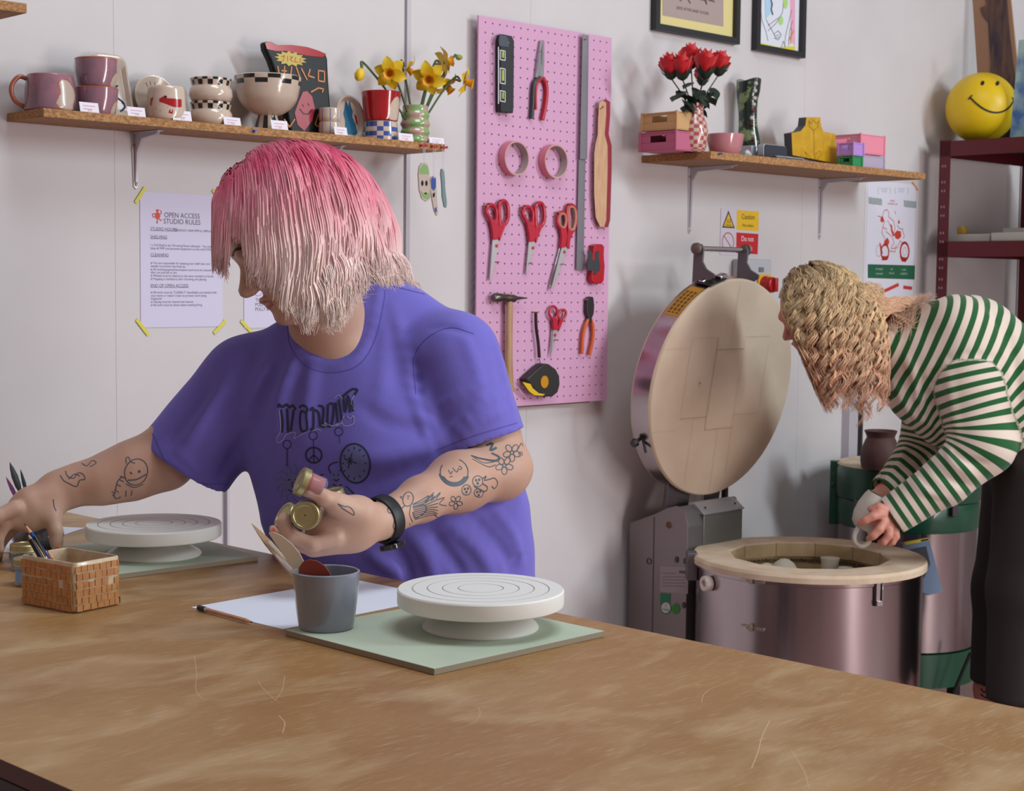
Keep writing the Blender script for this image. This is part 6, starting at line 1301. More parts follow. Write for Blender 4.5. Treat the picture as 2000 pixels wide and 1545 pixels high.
eye_dents = [cap_(hp(.090, sg*.032, .002), hp(.088, sg*.036, .002), .010) for sg in (1, -1)]
lids = [(ell(hp(.072, sg*.031, .000), np.array([.0145, .0165, .0135])*S, RM), .003) for sg in (1, -1)]
mouth = cap_(hp(.102, .020, -.0658), hp(.102, -.020, -.0658), .0024)
ear = [(ell(hp(-.006, sg*.076, -.010), np.array([.018, .007, .030])*S, RM), .006) for sg in (1, -1)]
neckb = A3(656, 652, 2.655)
body_parts = head[:1]+head[1:]+[(cap_(hp(-.025, 0, -.035), neckb, .054, .054), .03), (cap_(hp(.01, 0, -.055), neckb+np.array([-.01, -.01, -.01]), .045, .050), .03), (cap_(neckb+np.array([-.02, 0, 0]), A3(690, 740, 2.71), .055, .06), .03)]
# --- left arm (picture right), bent, hand holding jars
eR, wR = A3(975, 918, 2.60), A3(742, 1018, 2.36)
arm1 = [(cap_(A3(885, 700, 2.66), A3(955, 860, 2.63), .058, .052), .02), (cap_(A3(955, 860, 2.63), eR, .050, .043), .02), (ecap(A3(985, 925, 2.60), A3(1006, 912, 2.61), .026, .022, Y_, .9), .03),
        (cap_(eR, A3(895, 942, 2.53), .0445, .0445), .03), (cap_(A3(895, 942, 2.53), A3(822, 975, 2.44), .0445, .0345), .03), (ecap(A3(822, 975, 2.44), wR, .0335, .0262, Y_, .88), .015)]
# hand: palm seen from the back/thumb side; fingers curl under and round to the picture left
palm = [(ecap(wR, A3(688, 1025, 2.33), .0262, .034, Y_, .7), .012), (ecap(A3(690, 1022, 2.33), A3(642, 1032, 2.315), .036, .034, Y_, .62), .02), (cap_(A3(700, 1002, 2.32), A3(655, 985, 2.29), .022, .016), .016)]
thumb = [(cap_(A3(668, 988, 2.295), A3(632, 972, 2.275), .0145, .0120), .010), (cap_(A3(632, 972, 2.275), A3(602, 956, 2.268), .0118, .0105), .006), (cap_(A3(602, 956, 2.268), A3(588, 955, 2.268), .0102, .0085), .006)]
fing = []
def finger(pts, rr): return [(cap_(A3(*a), A3(*b), ra, rb), .005) for a, b, ra, rb in zip(pts, pts[1:], rr, rr[1:])]
fing += finger([(655, 1050, 2.30), (610, 1064, 2.285), (567, 1046, 2.28), (553, 1020, 2.285), (556, 1010, 2.29)], [.0125, .0112, .0104, .0092, .0080])
fing += finger([(660, 1056, 2.325), (610, 1072, 2.31), (560, 1058, 2.305), (541, 1041, 2.31), (534, 1034, 2.315)], [.0125, .0108, .0098, .0086, .0072])
fing += finger([(655, 1040, 2.35), (605, 1060, 2.345), (562, 1050, 2.345), (548, 1030, 2.35)], [.0120, .0102, .0092, .0080])
fing += finger([(650, 1030, 2.365), (606, 1046, 2.37), (572, 1040, 2.37), (560, 1022, 2.37)], [.0110, .0092, .0082, .0072])
heel = [(ecap(A3(690, 1040, 2.33), A3(632, 1056, 2.315), .020, .016, Y_, .8), .02)]
# --- right arm (picture left), reaching
sL = A3(478, 735, 2.70)
arm2 = [(cap_(sL, A3(320, 896, 2.66), .058, .048), .02), (cap_(A3(320, 896, 2.66), A3(252, 921, 2.63), .048, .0435), .03), (cap_(A3(252, 921, 2.63), A3(195, 939, 2.61), .0435, .034), .03), (cap_(A3(195, 939, 2.61), A3(150, 946, 2.60), .034, .0295), .03), (ecap(A3(150, 946, 2.60), A3(112, 957, 2.585), .0295, .0265, Y_, .9), .02)]
hand2 = [(ecap(A3(112, 962, 2.585), A3(58, 1000, 2.56), .030, .034, Y_, .62), .02), (cap_(A3(60, 985, 2.56), A3(30, 1010, 2.55), .026, .020), .015), (cap_(A3(95, 975, 2.57), A3(100, 1008, 2.56), .022, .0155), .015)]
f2 = finger([(100, 1005, 2.56), (108, 1035, 2.555), (110, 1056, 2.555), (112, 1072, 2.555)], [.0145, .0115, .0105, .0085])
f2 += finger([(40, 1000, 2.545), (8, 1022, 2.535), (-6, 1052, 2.53), (-2, 1072, 2.53)], [.0140, .0120, .0105, .0085])
f2 += finger([(38, 1005, 2.56), (2, 1034, 2.555), (-16, 1064, 2.555), (-14, 1086, 2.555)], [.0140, .0118, .0102, .0082])
f2 += finger([(48, 1010, 2.575), (14, 1040, 2.575), (-4, 1068, 2.575), (-4, 1088, 2.575)], [.0135, .0112, .0098, .0080])
f2 += finger([(30, 992, 2.53), (-4, 1008, 2.515), (-22, 1032, 2.51), (-22, 1052, 2.51)], [.0130, .0110, .0095, .0078])
hips = A3(800, 1180, 2.70)
legs = []
for sg in (-1, 1):
    a = hips+np.array([.085*sg, .02, -.05]); kn = np.array([a[0]+.02*sg, a[1]-.03, .50]); an = np.array([kn[0]+.01*sg, kn[1]+.05, .09])
    legs += [(cap_(a, kn, .085, .058), .03), (cap_(kn, an, .056, .038), .02), (cap_(an, an+np.array([-.03, -.13, -.055]), .040, .030), .02)]
skin_parts = body_parts+lids+ear+arm1+palm+thumb+fing+heel+arm2+hand2+f2+[(cap_(A3(690, 730, 2.70), A3(790, 1050, 2.72), .10, .13), .03), (cap_(A3(540, 745, 2.70), A3(860, 720, 2.70), .055, .06), .03), (cap_(A3(790, 1050, 2.72), hips, .13, .12), .04)]+legs
skin_fn = uni(skin_parts, .02)
skin_fn = sub_(skin_fn, mouth, .004)
class MultiSkin(Skinned):
    # fine mesh for hands and face, coarser elsewhere, all one field
    pass
allb = np.array([p[0].bb if isinstance(p, tuple) else p.bb for p in skin_parts if (p[0] if isinstance(p, tuple) else p).bb is not None])
lo, hi = allb[:, 0].min(0)-.02, allb[:, 1].max(0)+.02; lo[2] = max(lo[2], .004)
def fastfn(parts, post=None, pad=.06):
    # evaluates only the primitives near each block of points
    fs = [(p if isinstance(p, tuple) else (p, .02)) for p in parts]; bbs = [f.bb for f, k in fs]
    def g(P):
        lo_, hi_ = P.min(0), P.max(0); sel = [(f, k) for (f, k), bb in zip(fs, bbs) if (bb[0]-pad < hi_).all() and (bb[1]+pad > lo_).all()]
        if not sel:
            c = P.mean(0); j = min(range(len(fs)), key=lambda i: np.linalg.norm(np.maximum(np.maximum(bbs[i][0]-c, c-bbs[i][1]), 0))); return fs[j][0](P)
        d = sel[0][0](P)
        for f, k in sel[1:]: d = smin(d, f(P), k)
        return post(d, P) if post else d
    return g
def skinpost(d, P): return -smin(-d, mouth(P), .004)
SK = Skinned(lambda P: fastfn(skin_parts, skinpost)(P) if np.ptp(P, axis=0).max() < .2 else skin_fn(P), lo, hi, .0040)
class Folds:
    # soft raised or sunken lines on a field, given as picture polylines on its visible surface
    def __init__(s, base, items):
        s.segs = []
        for pts, amp, w in items:
            R = [raymarch(base, x, y) for x, y in cr([np.array(p, float) for p in pts], 3)]
            for i, (a, b) in enumerate(zip(R, R[1:])):
                if a is None or b is None or np.linalg.norm(a-b) > .08: continue
                e = min(i+1, len(R)-1-i)/max(1, (len(R)-1)/2); s.segs.append((a, b, amp*min(1, .35+e), w))
    def __call__(s, d, P):
        lo_, hi_ = P.min(0), P.max(0)
        if (hi_-lo_).max() > .25: return d
        for a, b, amp, w in s.segs:
            if ((np.minimum(a, b)-3*w) < hi_).all() and ((np.maximum(a, b)+3*w) > lo_).all():
                ba = b-a; h = np.clip(((P-a) @ ba)/(ba @ ba+1e-12), 0, 1); q = ((P-a-h[:, None]*ba)**2).sum(1)
                d = d-amp*np.exp(-q/(w*w))*.62
        return d
def cloth(P, k=38., a=.0012): return a*(np.sin(P[:, 0]*k+2*np.sin(P[:, 2]*k*.6))*np.sin(P[:, 2]*k*.8+P[:, 1]*20))
# t-shirt
def cutcap(a, b, ra, rb, plane_p, plane_n):
    g = cap_(a, b, ra, rb); pn = np.array(plane_n, float); pn /= np.linalg.norm(pn); pp = np.array(plane_p, float)
    f = lambda P: np.maximum(g(P), (P-pp) @ pn); f.bb = g.bb; return f
hemL, hemR = A3(362, 906, 2.675), A3(935, 864, 2.645)
nL = np.array([-.55, 0, -.83]); nR = np.array([.34, -.05, -.94])
ts = [ecap(A3(690, 780, 2.69), A3(748, 930, 2.68), .165, .205, Y_, .62), (ecap(A3(748, 930, 2.68), A3(800, 1060, 2.69), .205, .197, Y_, .62), .05), (ecap(A3(800, 1060, 2.69), A3(850, 1200, 2.71), .195, .175, Y_, .66), .05),
      (cap_(A3(762, 625, 2.71), A3(880, 700, 2.68), .063, .076), .04), (cap_(A3(602, 702, 2.68), A3(490, 750, 2.70), .062, .078), .04), (cap_(A3(602, 702, 2.68), A3(762, 640, 2.71), .06, .07), .04), (ecap(A3(600, 840, 2.64), A3(700, 850, 2.63), .10, .10, Y_, .7), .05)]
def sleeve(a, b, ra, rb, pp, pn, ha, hb, hra, hrb):
    g = cap_(a, b, ra, rb); g2 = cap_(ha, hb, hra, hrb); pn = np.array(pn, float); pn /= np.linalg.norm(pn); f = lambda P: -smin(-np.maximum(g(P), (P-pp) @ pn), g2(P), .003); f.bb = g.bb; return f
ts += [(sleeve(A3(486, 748, 2.70), A3(335, 938, 2.67), .080, .086, hemL, nL, A3(395, 865, 2.68), A3(285, 990, 2.66), .064, .082), .025), (sleeve(A3(886, 703, 2.655), A3(952, 915, 2.625), .081, .077, hemR, nR, A3(925, 830, 2.63), A3(975, 990, 2.61), .060, .074), .018)]
hollow = []
neckhole = cap_(A3(652, 622, 2.635), A3(618, 500, 2.60), .050, .072)
loop = [A3(*p) for p in ((585, 632, 2.655), (600, 668, 2.615), (638, 690, 2.595), (682, 674, 2.605), (712, 625, 2.64), (726, 580, 2.69), (716, 556, 2.73), (680, 560, 2.755), (620, 590, 2.745), (590, 610, 2.70))]
loopc = cr(loop+[loop[0]], 3); collar = [(cap_(a, b, .0085), .006) for a, b in zip(loopc, loopc[1:])][:0]
def tpost(d, P):
    for hfn in hollow: d = -smin(-d, hfn(P), .004)
    d = -smin(-d, neckhole(P), .005)
    for c, k in collar:
        if ((c.bb[0]-.05 < P.max(0)) & (c.bb[1]+.05 > P.min(0))).all(): d = smin(d, c(P), k)
    return d
tbase = lambda P: tpost(uni(ts, .03)(P), P)
FO = Folds(tbase, [([(570, 628), (578, 672), (606, 704), (648, 714), (694, 700), (722, 655), (736, 590), (738, 562)], .0035, .0085), ([(808, 690), (818, 770), (852, 880)], -.005, .009), ([(822, 760), (836, 820), (866, 872)], .006, .012), ([(800, 700), (810, 780), (845, 880)], .006, .010),
    ([(980, 770), (930, 800), (870, 850)], .006, .010), ([(985, 800), (940, 822), (890, 862)], .006, .009), ([(960, 740), (900, 770), (850, 800)], .004, .010), ([(960, 650), (985, 735), (1005, 820)], .004, .010), ([(900, 640), (930, 720), (940, 800)], .003, .012),
    ([(920, 655), (880, 640), (840, 640)], -.003, .008), ([(770, 600), (790, 700), (800, 770)], .004, .012), ([(745, 620), (752, 700), (740, 780)], .003, .014),
    ([(612, 700), (600, 780), (592, 860)], .005, .014), ([(575, 690), (545, 780), (540, 860)], .006, .014), ([(560, 700), (520, 770), (500, 840)], -.005, .012), ([(530, 690), (490, 780), (470, 870)], .006, .014),
    ([(440, 740), (400, 810), (360, 880)], .006, .014), ([(420, 760), (370, 820), (330, 860)], -.004, .012), ([(480, 850), (450, 900), (430, 940)], -.006, .010), ([(470, 820), (500, 900), (520, 960)], -.006, .012),
    ([(850, 900), (760, 930), (680, 960)], -.006, .014), ([(840, 870), (760, 890), (690, 900)], .006, .016), ([(700, 790), (760, 830), (840, 840)], -.004, .014),
    ([(800, 1040), (830, 1080), (850, 1130)], .008, .012), ([(840, 1035), (880, 1090), (905, 1125)], -.007, .010), ([(870, 1020), (930, 1070), (960, 1118)], .007, .012), ([(920, 1010), (970, 1060), (1000, 1110)], -.006, .010), ([(960, 990), (1000, 1040), (1020, 1100)], .006, .010), ([(760, 1050), (790, 1100), (800, 1140)], -.006, .010), ([(720, 1080), (760, 1110), (790, 1125)], .005, .012), ([(1018, 1080), (1005, 1100), (990, 1118)], -.006, .008),
    ([(350, 885), (400, 930), (432, 950)], .003, .006)])
tsall = lambda P: (FO(tpost(fastfn(ts)(P), P), P)+cloth(P)) if np.ptp(P, axis=0).max() < .2 else tbase(P)
bb = np.array([q[0].bb if isinstance(q, tuple) else q.bb for q in ts]); TS = Skinned(tsall, bb[:, 0].min(0)-.02, bb[:, 1].max(0)+.02, .0042)
m_ = TS.V[TS.Q].mean(1)
# hem stitching and shoulder seam
TS.line([(297, 846), (330, 910), (385, 942), (448, 946)], .0012, 1); TS.line([(850, 880), (930, 850), (1010, 826)], .0012, 1)
TS.line([(735, 556), (770, 560), (830, 575)], .0020, 1); TS.line([(925, 652), (880, 640), (835, 660), (808, 700), (812, 770)], .0012, 1)
TS.line([(560, 628), (568, 678), (600, 716), (650, 728), (702, 712), (734, 660), (750, 590), (752, 566)], .0010, 1)
# chest print: letters, chains, sun, peace sign, compass and figure
DK, LT, MD = 2, 3, 4
def PL(pts, w=.0022, m=DK, **k): TS.line(pts, w, m, e=.0007, **k)
for pts in ([(543, 796), (545, 790), (552, 795), (560, 790), (566, 796), (572, 792), (578, 800)], [(549, 800), (552, 822), (551, 845)], [(561, 798), (563, 845)], [(574, 800), (568, 842)], [(584, 796), (592, 792), (600, 798), (598, 812), (600, 838), (590, 842), (586, 826), (588, 804), (596, 806)], [(606, 802), (612, 798), (612, 836), (606, 838)], [(612, 800), (622, 806), (626, 834)], [(622, 792), (632, 798), (630, 832), (638, 830)], [(641, 790), (640, 830), (648, 828), (652, 792), (643, 788)], [(656, 786), (660, 826)], [(662, 780), (668, 822)], [(671, 776), (674, 806), (680, 772), (684, 806)], [(668, 776), (680, 766), (690, 760), (698, 762), (692, 772)], [(687, 780), (690, 804)]): PL(pts, .0036)
for pts in ([(546, 800), (548, 840), (541, 855), (543, 864), (552, 860), (560, 848), (578, 845), (574, 856), (584, 852), (600, 842)], [(628, 830), (640, 832), (634, 826), (650, 832), (662, 826), (656, 832), (668, 826)], [(672, 812), (668, 824), (674, 832), (686, 830), (692, 824), (690, 812), (684, 818), (678, 812)], [(692, 772), (686, 786), (692, 800)], [(652, 778), (662, 772), (670, 780)], [(610, 842), (620, 838), (628, 842)]): PL(pts, .0018, LT)
for cx, cy in ((561, 868), (612, 851), (662, 843)): PL([(cx+8*cos(a), cy+8*sin(a)) for a in np.linspace(0, 2*pi, 12)], .0014, DK)
for k in range(14): PL([(559+(k % 2)*4, 877+k*2.5), (563-(k % 2)*4, 879+k*2.5)], .0010, DK, smooth=False)
PL([(612, 858), (613, 874)], .0012, DK); PL([(662, 850), (664, 866)], .0010, DK)
PL([(613+15.5*cos(a), 889+15*sin(a)) for a in np.linspace(0, 2*pi, 20)], .0026, DK); PL([(613, 874), (613, 904)], .002, DK); PL([(613, 888), (603, 899)], .002, DK); PL([(613, 888), (623, 899)], .002, DK)
TS.fill([(688+27*cos(a)+5, 905+36*sin(a)+3*cos(a)) for a in np.linspace(0, 2*pi, 30)[:-1]], MD, n=8)
PL([(690+29*cos(a)+4, 905+38*sin(a)+3*cos(a)) for a in np.linspace(0, 2*pi, 30)], .0026, DK)
for a in np.linspace(0, 2*pi, 13)[:-1]: PL([(692+20*cos(a), 905+27*sin(a)), (692+24*cos(a), 905+32*sin(a))], .0018, DK)
for a in np.linspace(0, 2*pi, 9)[:-1]: PL([(684, 900), (684+(13 if int(a*4/pi+.5) % 2 == 0 else 6)*cos(a+.3), 900+(16 if int(a*4/pi+.5) % 2 == 0 else 8)*sin(a+.3))], .0018, DK)
TS.fill([(572+18*cos(a), 944+20*sin(a)) for a in np.linspace(0, 2*pi, 20)[:-1]], MD, n=5)
for q in range(13):
    a = q*2*pi/13; PL([(572+17*cos(a), 944+19*sin(a)), (572+26*cos(a+.15), 944+28*sin(a+.15)), (572+35*cos(a-.1), 944+38*sin(a-.1))], .0036, MD)
PL([(562, 938), (568, 936)], .002, DK); PL([(576, 936), (582, 938)], .002, DK); PL([(572, 940), (570, 950), (575, 950)], .0015, DK); PL([(563, 956), (572, 960), (581, 955)], .0018, DK)
TS.fill([(656+9*cos(a), 930+12*sin(a)) for a in np.linspace(0, 2*pi, 16)[:-1]], MD, n=4); TS.fill([(640, 950), (656, 942), (676, 950), (690, 968), (696, 990), (700, 1010), (664, 1000), (646, 985), (634, 968)], MD, n=5)
for pts in ([(646, 925), (642, 912), (650, 905), (660, 902)], [(664, 920), (668, 912)], [(640, 950), (630, 958), (622, 962)], [(648, 962), (660, 966), (674, 962)], [(646, 974), (660, 978), (680, 972)], [(652, 986), (668, 990), (688, 984)], [(676, 950), (694, 968), (704, 990), (708, 1008)], [(650, 946), (660, 950), (668, 946)], [(652, 926), (653, 929)], [(660, 926), (661, 929)], [(652, 936), (657, 939), (662, 935)], [(622, 930), (632, 926)], [(624, 944), (634, 938)]): PL(pts, .002, DK)
TS.make('t_shirt', [SHIRT, SEAM, M('print_dark', '262a44', .8), M('print_light', '9a96c8', .8), M('print_mid', '6468a0', .8)], person)

# tattoos
def TL(pts, w=.0011, **k): SK.line(pts, w*1.35, 1, e=.00035, **k)
def TE(cx, cy, rx, ry, rot=0, w=.0011, a0=0, a1=2*pi): TL([(cx+rx*cos(a)*cos(rot)-ry*sin(a)*sin(rot), cy+rx*cos(a)*sin(rot)+ry*sin(a)*cos(rot)) for a in np.linspace(a0, a1, 18)], w)
TE(797, 975, 10, 14, .2); TL([(786, 970), (782, 971), (786, 975)]); TL([(795, 969), (800, 969)]); TL([(797, 972), (797, 975)]); TL([(790, 988), (778, 1000), (771, 1015), (768, 1030), (776, 1040)]); TL([(802, 988), (800, 1005), (806, 1020)])
for i in range(9): TL([(806+i*.5, 986+i*3.6), (830+i*2, 978+i*3.5), (852+i*1.2-abs(i-3)*1.5, 962+i*7)], .0011)
TL([(806, 985), (826, 975), (838, 968), (830, 982), (846, 966), (842, 978), (860, 962), (852, 976), (868, 972), (858, 984), (872, 988)]); TL([(806, 990), (828, 986), (832, 998), (812, 1012), (806, 1000)], .0016)
for i in range(6): TL([(800+i*8, 1022-i), (806+i*9, 1036-i*2.5)], .0008)
TL([(757, 992), (764, 996), (770, 992), (764, 1002), (758, 1000), (757, 992)])
def flower(cx, cy, r, w=.0011, n=5):
    for q in range(n): a = q*2*pi/n+.3; TE(cx+r*.62*cos(a), cy+r*.62*sin(a), r*.42, r*.30, a, w)
    TE(cx, cy, r*.18, r*.18, 0, w)
flower(890, 981, 13); flower(985, 909, 17); flower(1000, 884, 17)
for k in range(4): TE(887, 922, 29-k*2.2, 27-k*2, .1, .0018, .2+.05*k, 2.9-.1*k); 
TE(887, 922, 27, 26, .1, .0013, -1.3, 3.6)
for pts in ([(876, 918), (880, 926), (884, 920)], [(884, 914), (892, 922), (896, 914)], [(896, 910), (902, 914), (898, 918)], [(878, 932), (884, 930)]): TL(pts, .0011)
TE(911, 957, 9, 10); TE(933, 940, 10, 10.5); TE(935, 963, 9, 8, .4)
for cx, cy in ((911, 957), (933, 940), (935, 963)):
    for dx, dy in ((-3, -2), (3, -3), (0, 4)): TE(cx+dx, cy+dy, 1.2, 1.4, 0, .0016)
TL([(942, 935), (950, 930), (946, 938), (956, 936), (966, 934), (972, 944), (966, 954), (960, 950)], .0014); TL([(943, 945), (952, 952), (946, 960), (926, 950)], .0016)
TL([(922, 896), (940, 906), (955, 912), (968, 908)]); TL([(925, 893), (945, 904), (965, 902)]); TL([(960, 885), (975, 893), (968, 900), (940, 896), (920, 890)], .003); TL([(950, 870), (962, 866), (958, 880), (970, 874)], .003); TL([(1010, 880), (1018, 866), (1021, 872)]); 
for i in range(3): TL([(1013+i*3, 882), (1014+i*3, 890)])
TL([(870, 1025), (900, 1010), (925, 1000), (905, 1002), (880, 1012)], .0008); TL([(880, 1020), (920, 998)], .0008)
TL([(660, 984), (668, 992), (680, 1000), (691, 1006), (690, 998), (682, 990), (672, 989), (660, 984)])
TE(266, 922, 22, 26, .35, .0012); TL([(247, 905), (246, 896), (251, 893), (256, 902), (264, 905)]); TL([(250, 938), (268, 936), (286, 926)], .0016); TL([(246, 945), (262, 952), (280, 946)]); TL([(254, 922), (258, 926)], .0016); TE(272, 921, 1.5, 1.5, 0, .0016); TL([(240, 930), (230, 940), (226, 955), (222, 970)]); TL([(228, 946), (236, 950)]); TL([(224, 956), (232, 962)]); TL([(234, 930), (244, 934)]); TL([(232, 936), (242, 941)]); TL([(246, 958), (246, 970)]); TL([(258, 958), (256, 968)]); TL([(220, 966), (228, 974), (236, 970)], .0014); TL([(218, 960), (226, 964)])
TL([(118, 928), (124, 938), (138, 946), (150, 950), (156, 938), (166, 936), (162, 926), (152, 924), (144, 934), (132, 930), (128, 920)]); TL([(134, 936), (146, 926), (156, 930)]); TL([(160, 905), (170, 910), (180, 900), (188, 904), (176, 912)]); TL([(104, 975), (106, 990), (110, 998)])
# brow line, lashes, nostril, lips
TSK = lambda pts, w, m: SK.line(pts, w, m, e=.0004)
NAIL = M('nail_coral', 'e8503c', .25, coat=.6); LIP = M('lip', 'a8645a', .5); BROW = M('brow_dark', '4a352e', .7)
def hpx(f, l, u):
    q = hp(f, l, u)-CAM; zz = q @ FWD; return (1000+F*(q @ RT)/zz, 772.5-F*(q @ UP)/zz)
TSK([hpx(.098, .016, .024), hpx(.090, .035, .030), hpx(.078, .052, .024)], .0045, 3)
TSK([hpx(.094, .018, -.002), hpx(.088, .034, -.004), hpx(.078, .048, -.001)], .0028, 3)
TSK([hpx(.101, .003, -.060), hpx(.097, .014, -.0615), hpx(.088, .026, -.0655)], .0045, 4); TSK([hpx(.098, .003, -.072), hpx(.094, .012, -.0725), hpx(.088, .022, -.069)], .005, 4)
SK.fill([(590+5*cos(a), 954.5+4.2*sin(a)) for a in np.linspace(0, 2*pi, 14)[:-1]], 2, n=3)
SK.fill([(534+3*cos(a), 1036+5*sin(a)) for a in np.linspace(0, 2*pi, 12)[:-1]], 2, n=3); SK.fill([(112+5*cos(a), 1073+5*sin(a)) for a in np.linspace(0, 2*pi, 12)[:-1]], 2, n=3)
SK.make('body', [SKIN, TATT, NAIL, BROW, LIP], person)
# --- hair
HAIRM = vcol_mat('hair_strands', .38, .45)
def strand_mesh(paths, radii, cols, sides=3):
    V = []; Q = []; C_ = []; b = 0
    for P, r, c in zip(paths, radii, cols):
        k = len(P); T_ = np.gradient(P, axis=0); T_ /= np.linalg.norm(T_, axis=1)[:, None]+1e-9; a = np.cross(T_, np.array([.3, 1, .2])); a /= np.linalg.norm(a, axis=1)[:, None]+1e-9; bb_ = np.cross(T_, a)
        ang = np.arange(sides)*2*pi/sides; ring = P[:, None]+(a[:, None]*np.cos(ang)[None, :, None]+bb_[:, None]*np.sin(ang)[None, :, None])*r[:, None, None]
        V.append(ring.reshape(-1, 3)); C_.append(np.repeat(c, sides, 0)); i = np.arange(k-1)[:, None]*sides; j = np.arange(sides)[None]
        q = np.stack([b+i+j, b+i+(j+1) % sides, b+i+sides+(j+1) % sides, b+i+sides+j], -1).reshape(-1, 4); Q.append(q); b += k*sides
    return np.concatenate(V), np.concatenate(Q), np.concatenate(C_)
SC_ = np.array([.100, .080, .091])*S                # scalp radii (f, l, u)
SCC = hp(-.010, 0, .030)
def scalp(d, k=1.): return SCC+(hf*d[0]*SC_[0]+hl*d[1]*SC_[1]+hu*d[2]*SC_[2])*k
def pushout(p, k, C0, RMx, rad):
    q = (RMx @ (p-C0))/rad; n_ = np.linalg.norm(q)
    return C0+RMx.T @ (q/n_*k*rad) if n_ < k else p
rng = np.random.default_rng(11); paths = []; radii = []; cols = []
ramp_t = np.array([0, .08, .22, .39, .60, 1.]); ramp_c = np.array([tolin(c) for c in ((190, 44, 86), (206, 72, 108), (220, 128, 146), (226, 168, 172), (238, 208, 202), (244, 226, 214))])
def topx(P): q = P-CAM; zz = q @ FWD; return 1000+F*(q @ RT)/zz, 772.5-F*(q @ UP)/zz
guides = []
while len(guides) < 300:
    d = rng.normal(size=3); d /= np.linalg.norm(d)
    if d[2] < (-.30 if d[0] < -.1 else (.10 if d[0] < .35 else .50)) or d[0] > .80: continue
    if d[1] < -.2 and rng.random() < .6: continue
    guides.append(d)
EX, EY = [405, 416, 440, 470, 500, 530, 560, 600, 640, 670, 700, 730, 790], [505, 520, 528, 538, 548, 566, 604, 634, 642, 632, 590, 556, 548]
for d in guides:
    side = 1 if d[1] > -.15 else -1; ph = 2.2*d[0]+3.1*d[1]+rng.uniform(-1.3, 1.3); av = rng.uniform(.6, 1.6); wl_ = .100+.02*sin(5*d[0]+3*d[2]); front = max(0, d[0]); tint = rng.uniform(.86, 1.12); sh = rng.uniform(-.07, .07); lg = rng.uniform(0, .05); dy = rng.normal()*9
    for c in range(26):
        dd = d+rng.normal(size=3)*.042; dd /= np.linalg.norm(dd); p = scalp(dd, 1.02); lift = 1.09+.09*max(0, dd[2])+lg+rng.uniform(0, .025)+.05*max(0, -dd[0])
        v = hl*side*.75+hf*(.50*front+.10)-hu*.15-hf*.5*max(0, -dd[0])+Z*.12; v /= np.linalg.norm(v); L = .31; n_ = 30; st_ = L/n_; P = [p]; out = dd[0]*hf+dd[1]*hl
        for i in range(n_):
            t = i/n_; g = .10+.10*t; v = v*(1-g)-Z*g
            if t > .50 and dd[0] < -.15: v = v+(-hf*.20+Z*.07)*(t-.4)*1.7
            elif t > .6 and dd[0] < .3: v = v+(hf*.03+out*.03)
            v /= np.linalg.norm(v); p = pushout(p+v*st_, lift, SCC, RM, SC_); q = p-hp(.03, 0, -.045); rr_2 = np.linalg.norm(q)
            if dd[1] > -.1 and rr_2 < .080 and (q @ hf) < .045: p = hp(.03, 0, -.045)+q/rr_2*.080
            P.append(p)
        P = np.array(P); t = np.linspace(0, 1, len(P)); amp = .0125*av*np.clip((t-.30)/.70, 0, 1)**1.3*(1 if dd[0] < .55 else .35)
        P = P+np.outer(amp*np.sin(2*pi*t*L/wl_+ph), hf)+np.outer(amp*.6*np.cos(2*pi*t*L/wl_+ph*1.3), hl)
        x, y = topx(P); m_ = np.clip(414+3*rng.random()-x, 0, None)*(1 if True else 0); P = P+np.outer(m_/F*2.5, RT); x = x+m_
        lim = np.interp(x, EX, EY)+dy+rng.normal()*4
        if side < 0: lim = np.minimum(lim, 560)
        gap = (x > 450) & (x < 479-.12*(545-y)) & (y > 474+rng.normal()*4); keep = (y < lim) & ~gap; k_ = len(P) if keep.all() else max(5, int(np.argmin(keep))); P = P[:k_]; t = t[:k_]
        paths.append(P); e_ = t/t[-1]; radii.append(.00135*np.clip((1-e_)*4, .22, 1)); yy = np.clip((y[:k_]-(315+.30*abs(x[:k_]-560)))/300, 0, 1); tt = np.clip(.55*t/.9+.45*yy+sh, 0, 1)
        cols.append(np.stack([np.interp(tt, ramp_t, ramp_c[:, i]) for i in range(3)], 1)*tint*rng.uniform(.94, 1.06))
V, Q, C_ = strand_mesh(paths, radii, cols)
# undercoat following the skull so no scalp shows
du = []; K1, K2 = 40, 24
UV = []; UC = []
for i in range(K1):
    for j in range(K2+1):
        th = 2*pi*i/K1; lim = 1.95 if cos(th) < -.1 else (1.42-.55*max(0, cos(th))); ph = lim*j/K2; dd = np.array([sin(ph)*cos(th), sin(ph)*sin(th), cos(ph)]); UV.append(scalp(dd, 1.025)); UC.append(ramp_c[0]*.7*(1-j/K2)+ramp_c[2]*.8*(j/K2))
UQ = np.array([[i*(K2+1)+j, i*(K2+1)+j+1, ((i+1) % K1)*(K2+1)+j+1, ((i+1) % K1)*(K2+1)+j] for i in range(K1) for j in range(K2)])
quick('hair', np.concatenate([V, np.array(UV)]), np.concatenate([Q, UQ+len(V)]), [HAIRM], person, cols=np.concatenate([C_, np.array(UC)]))
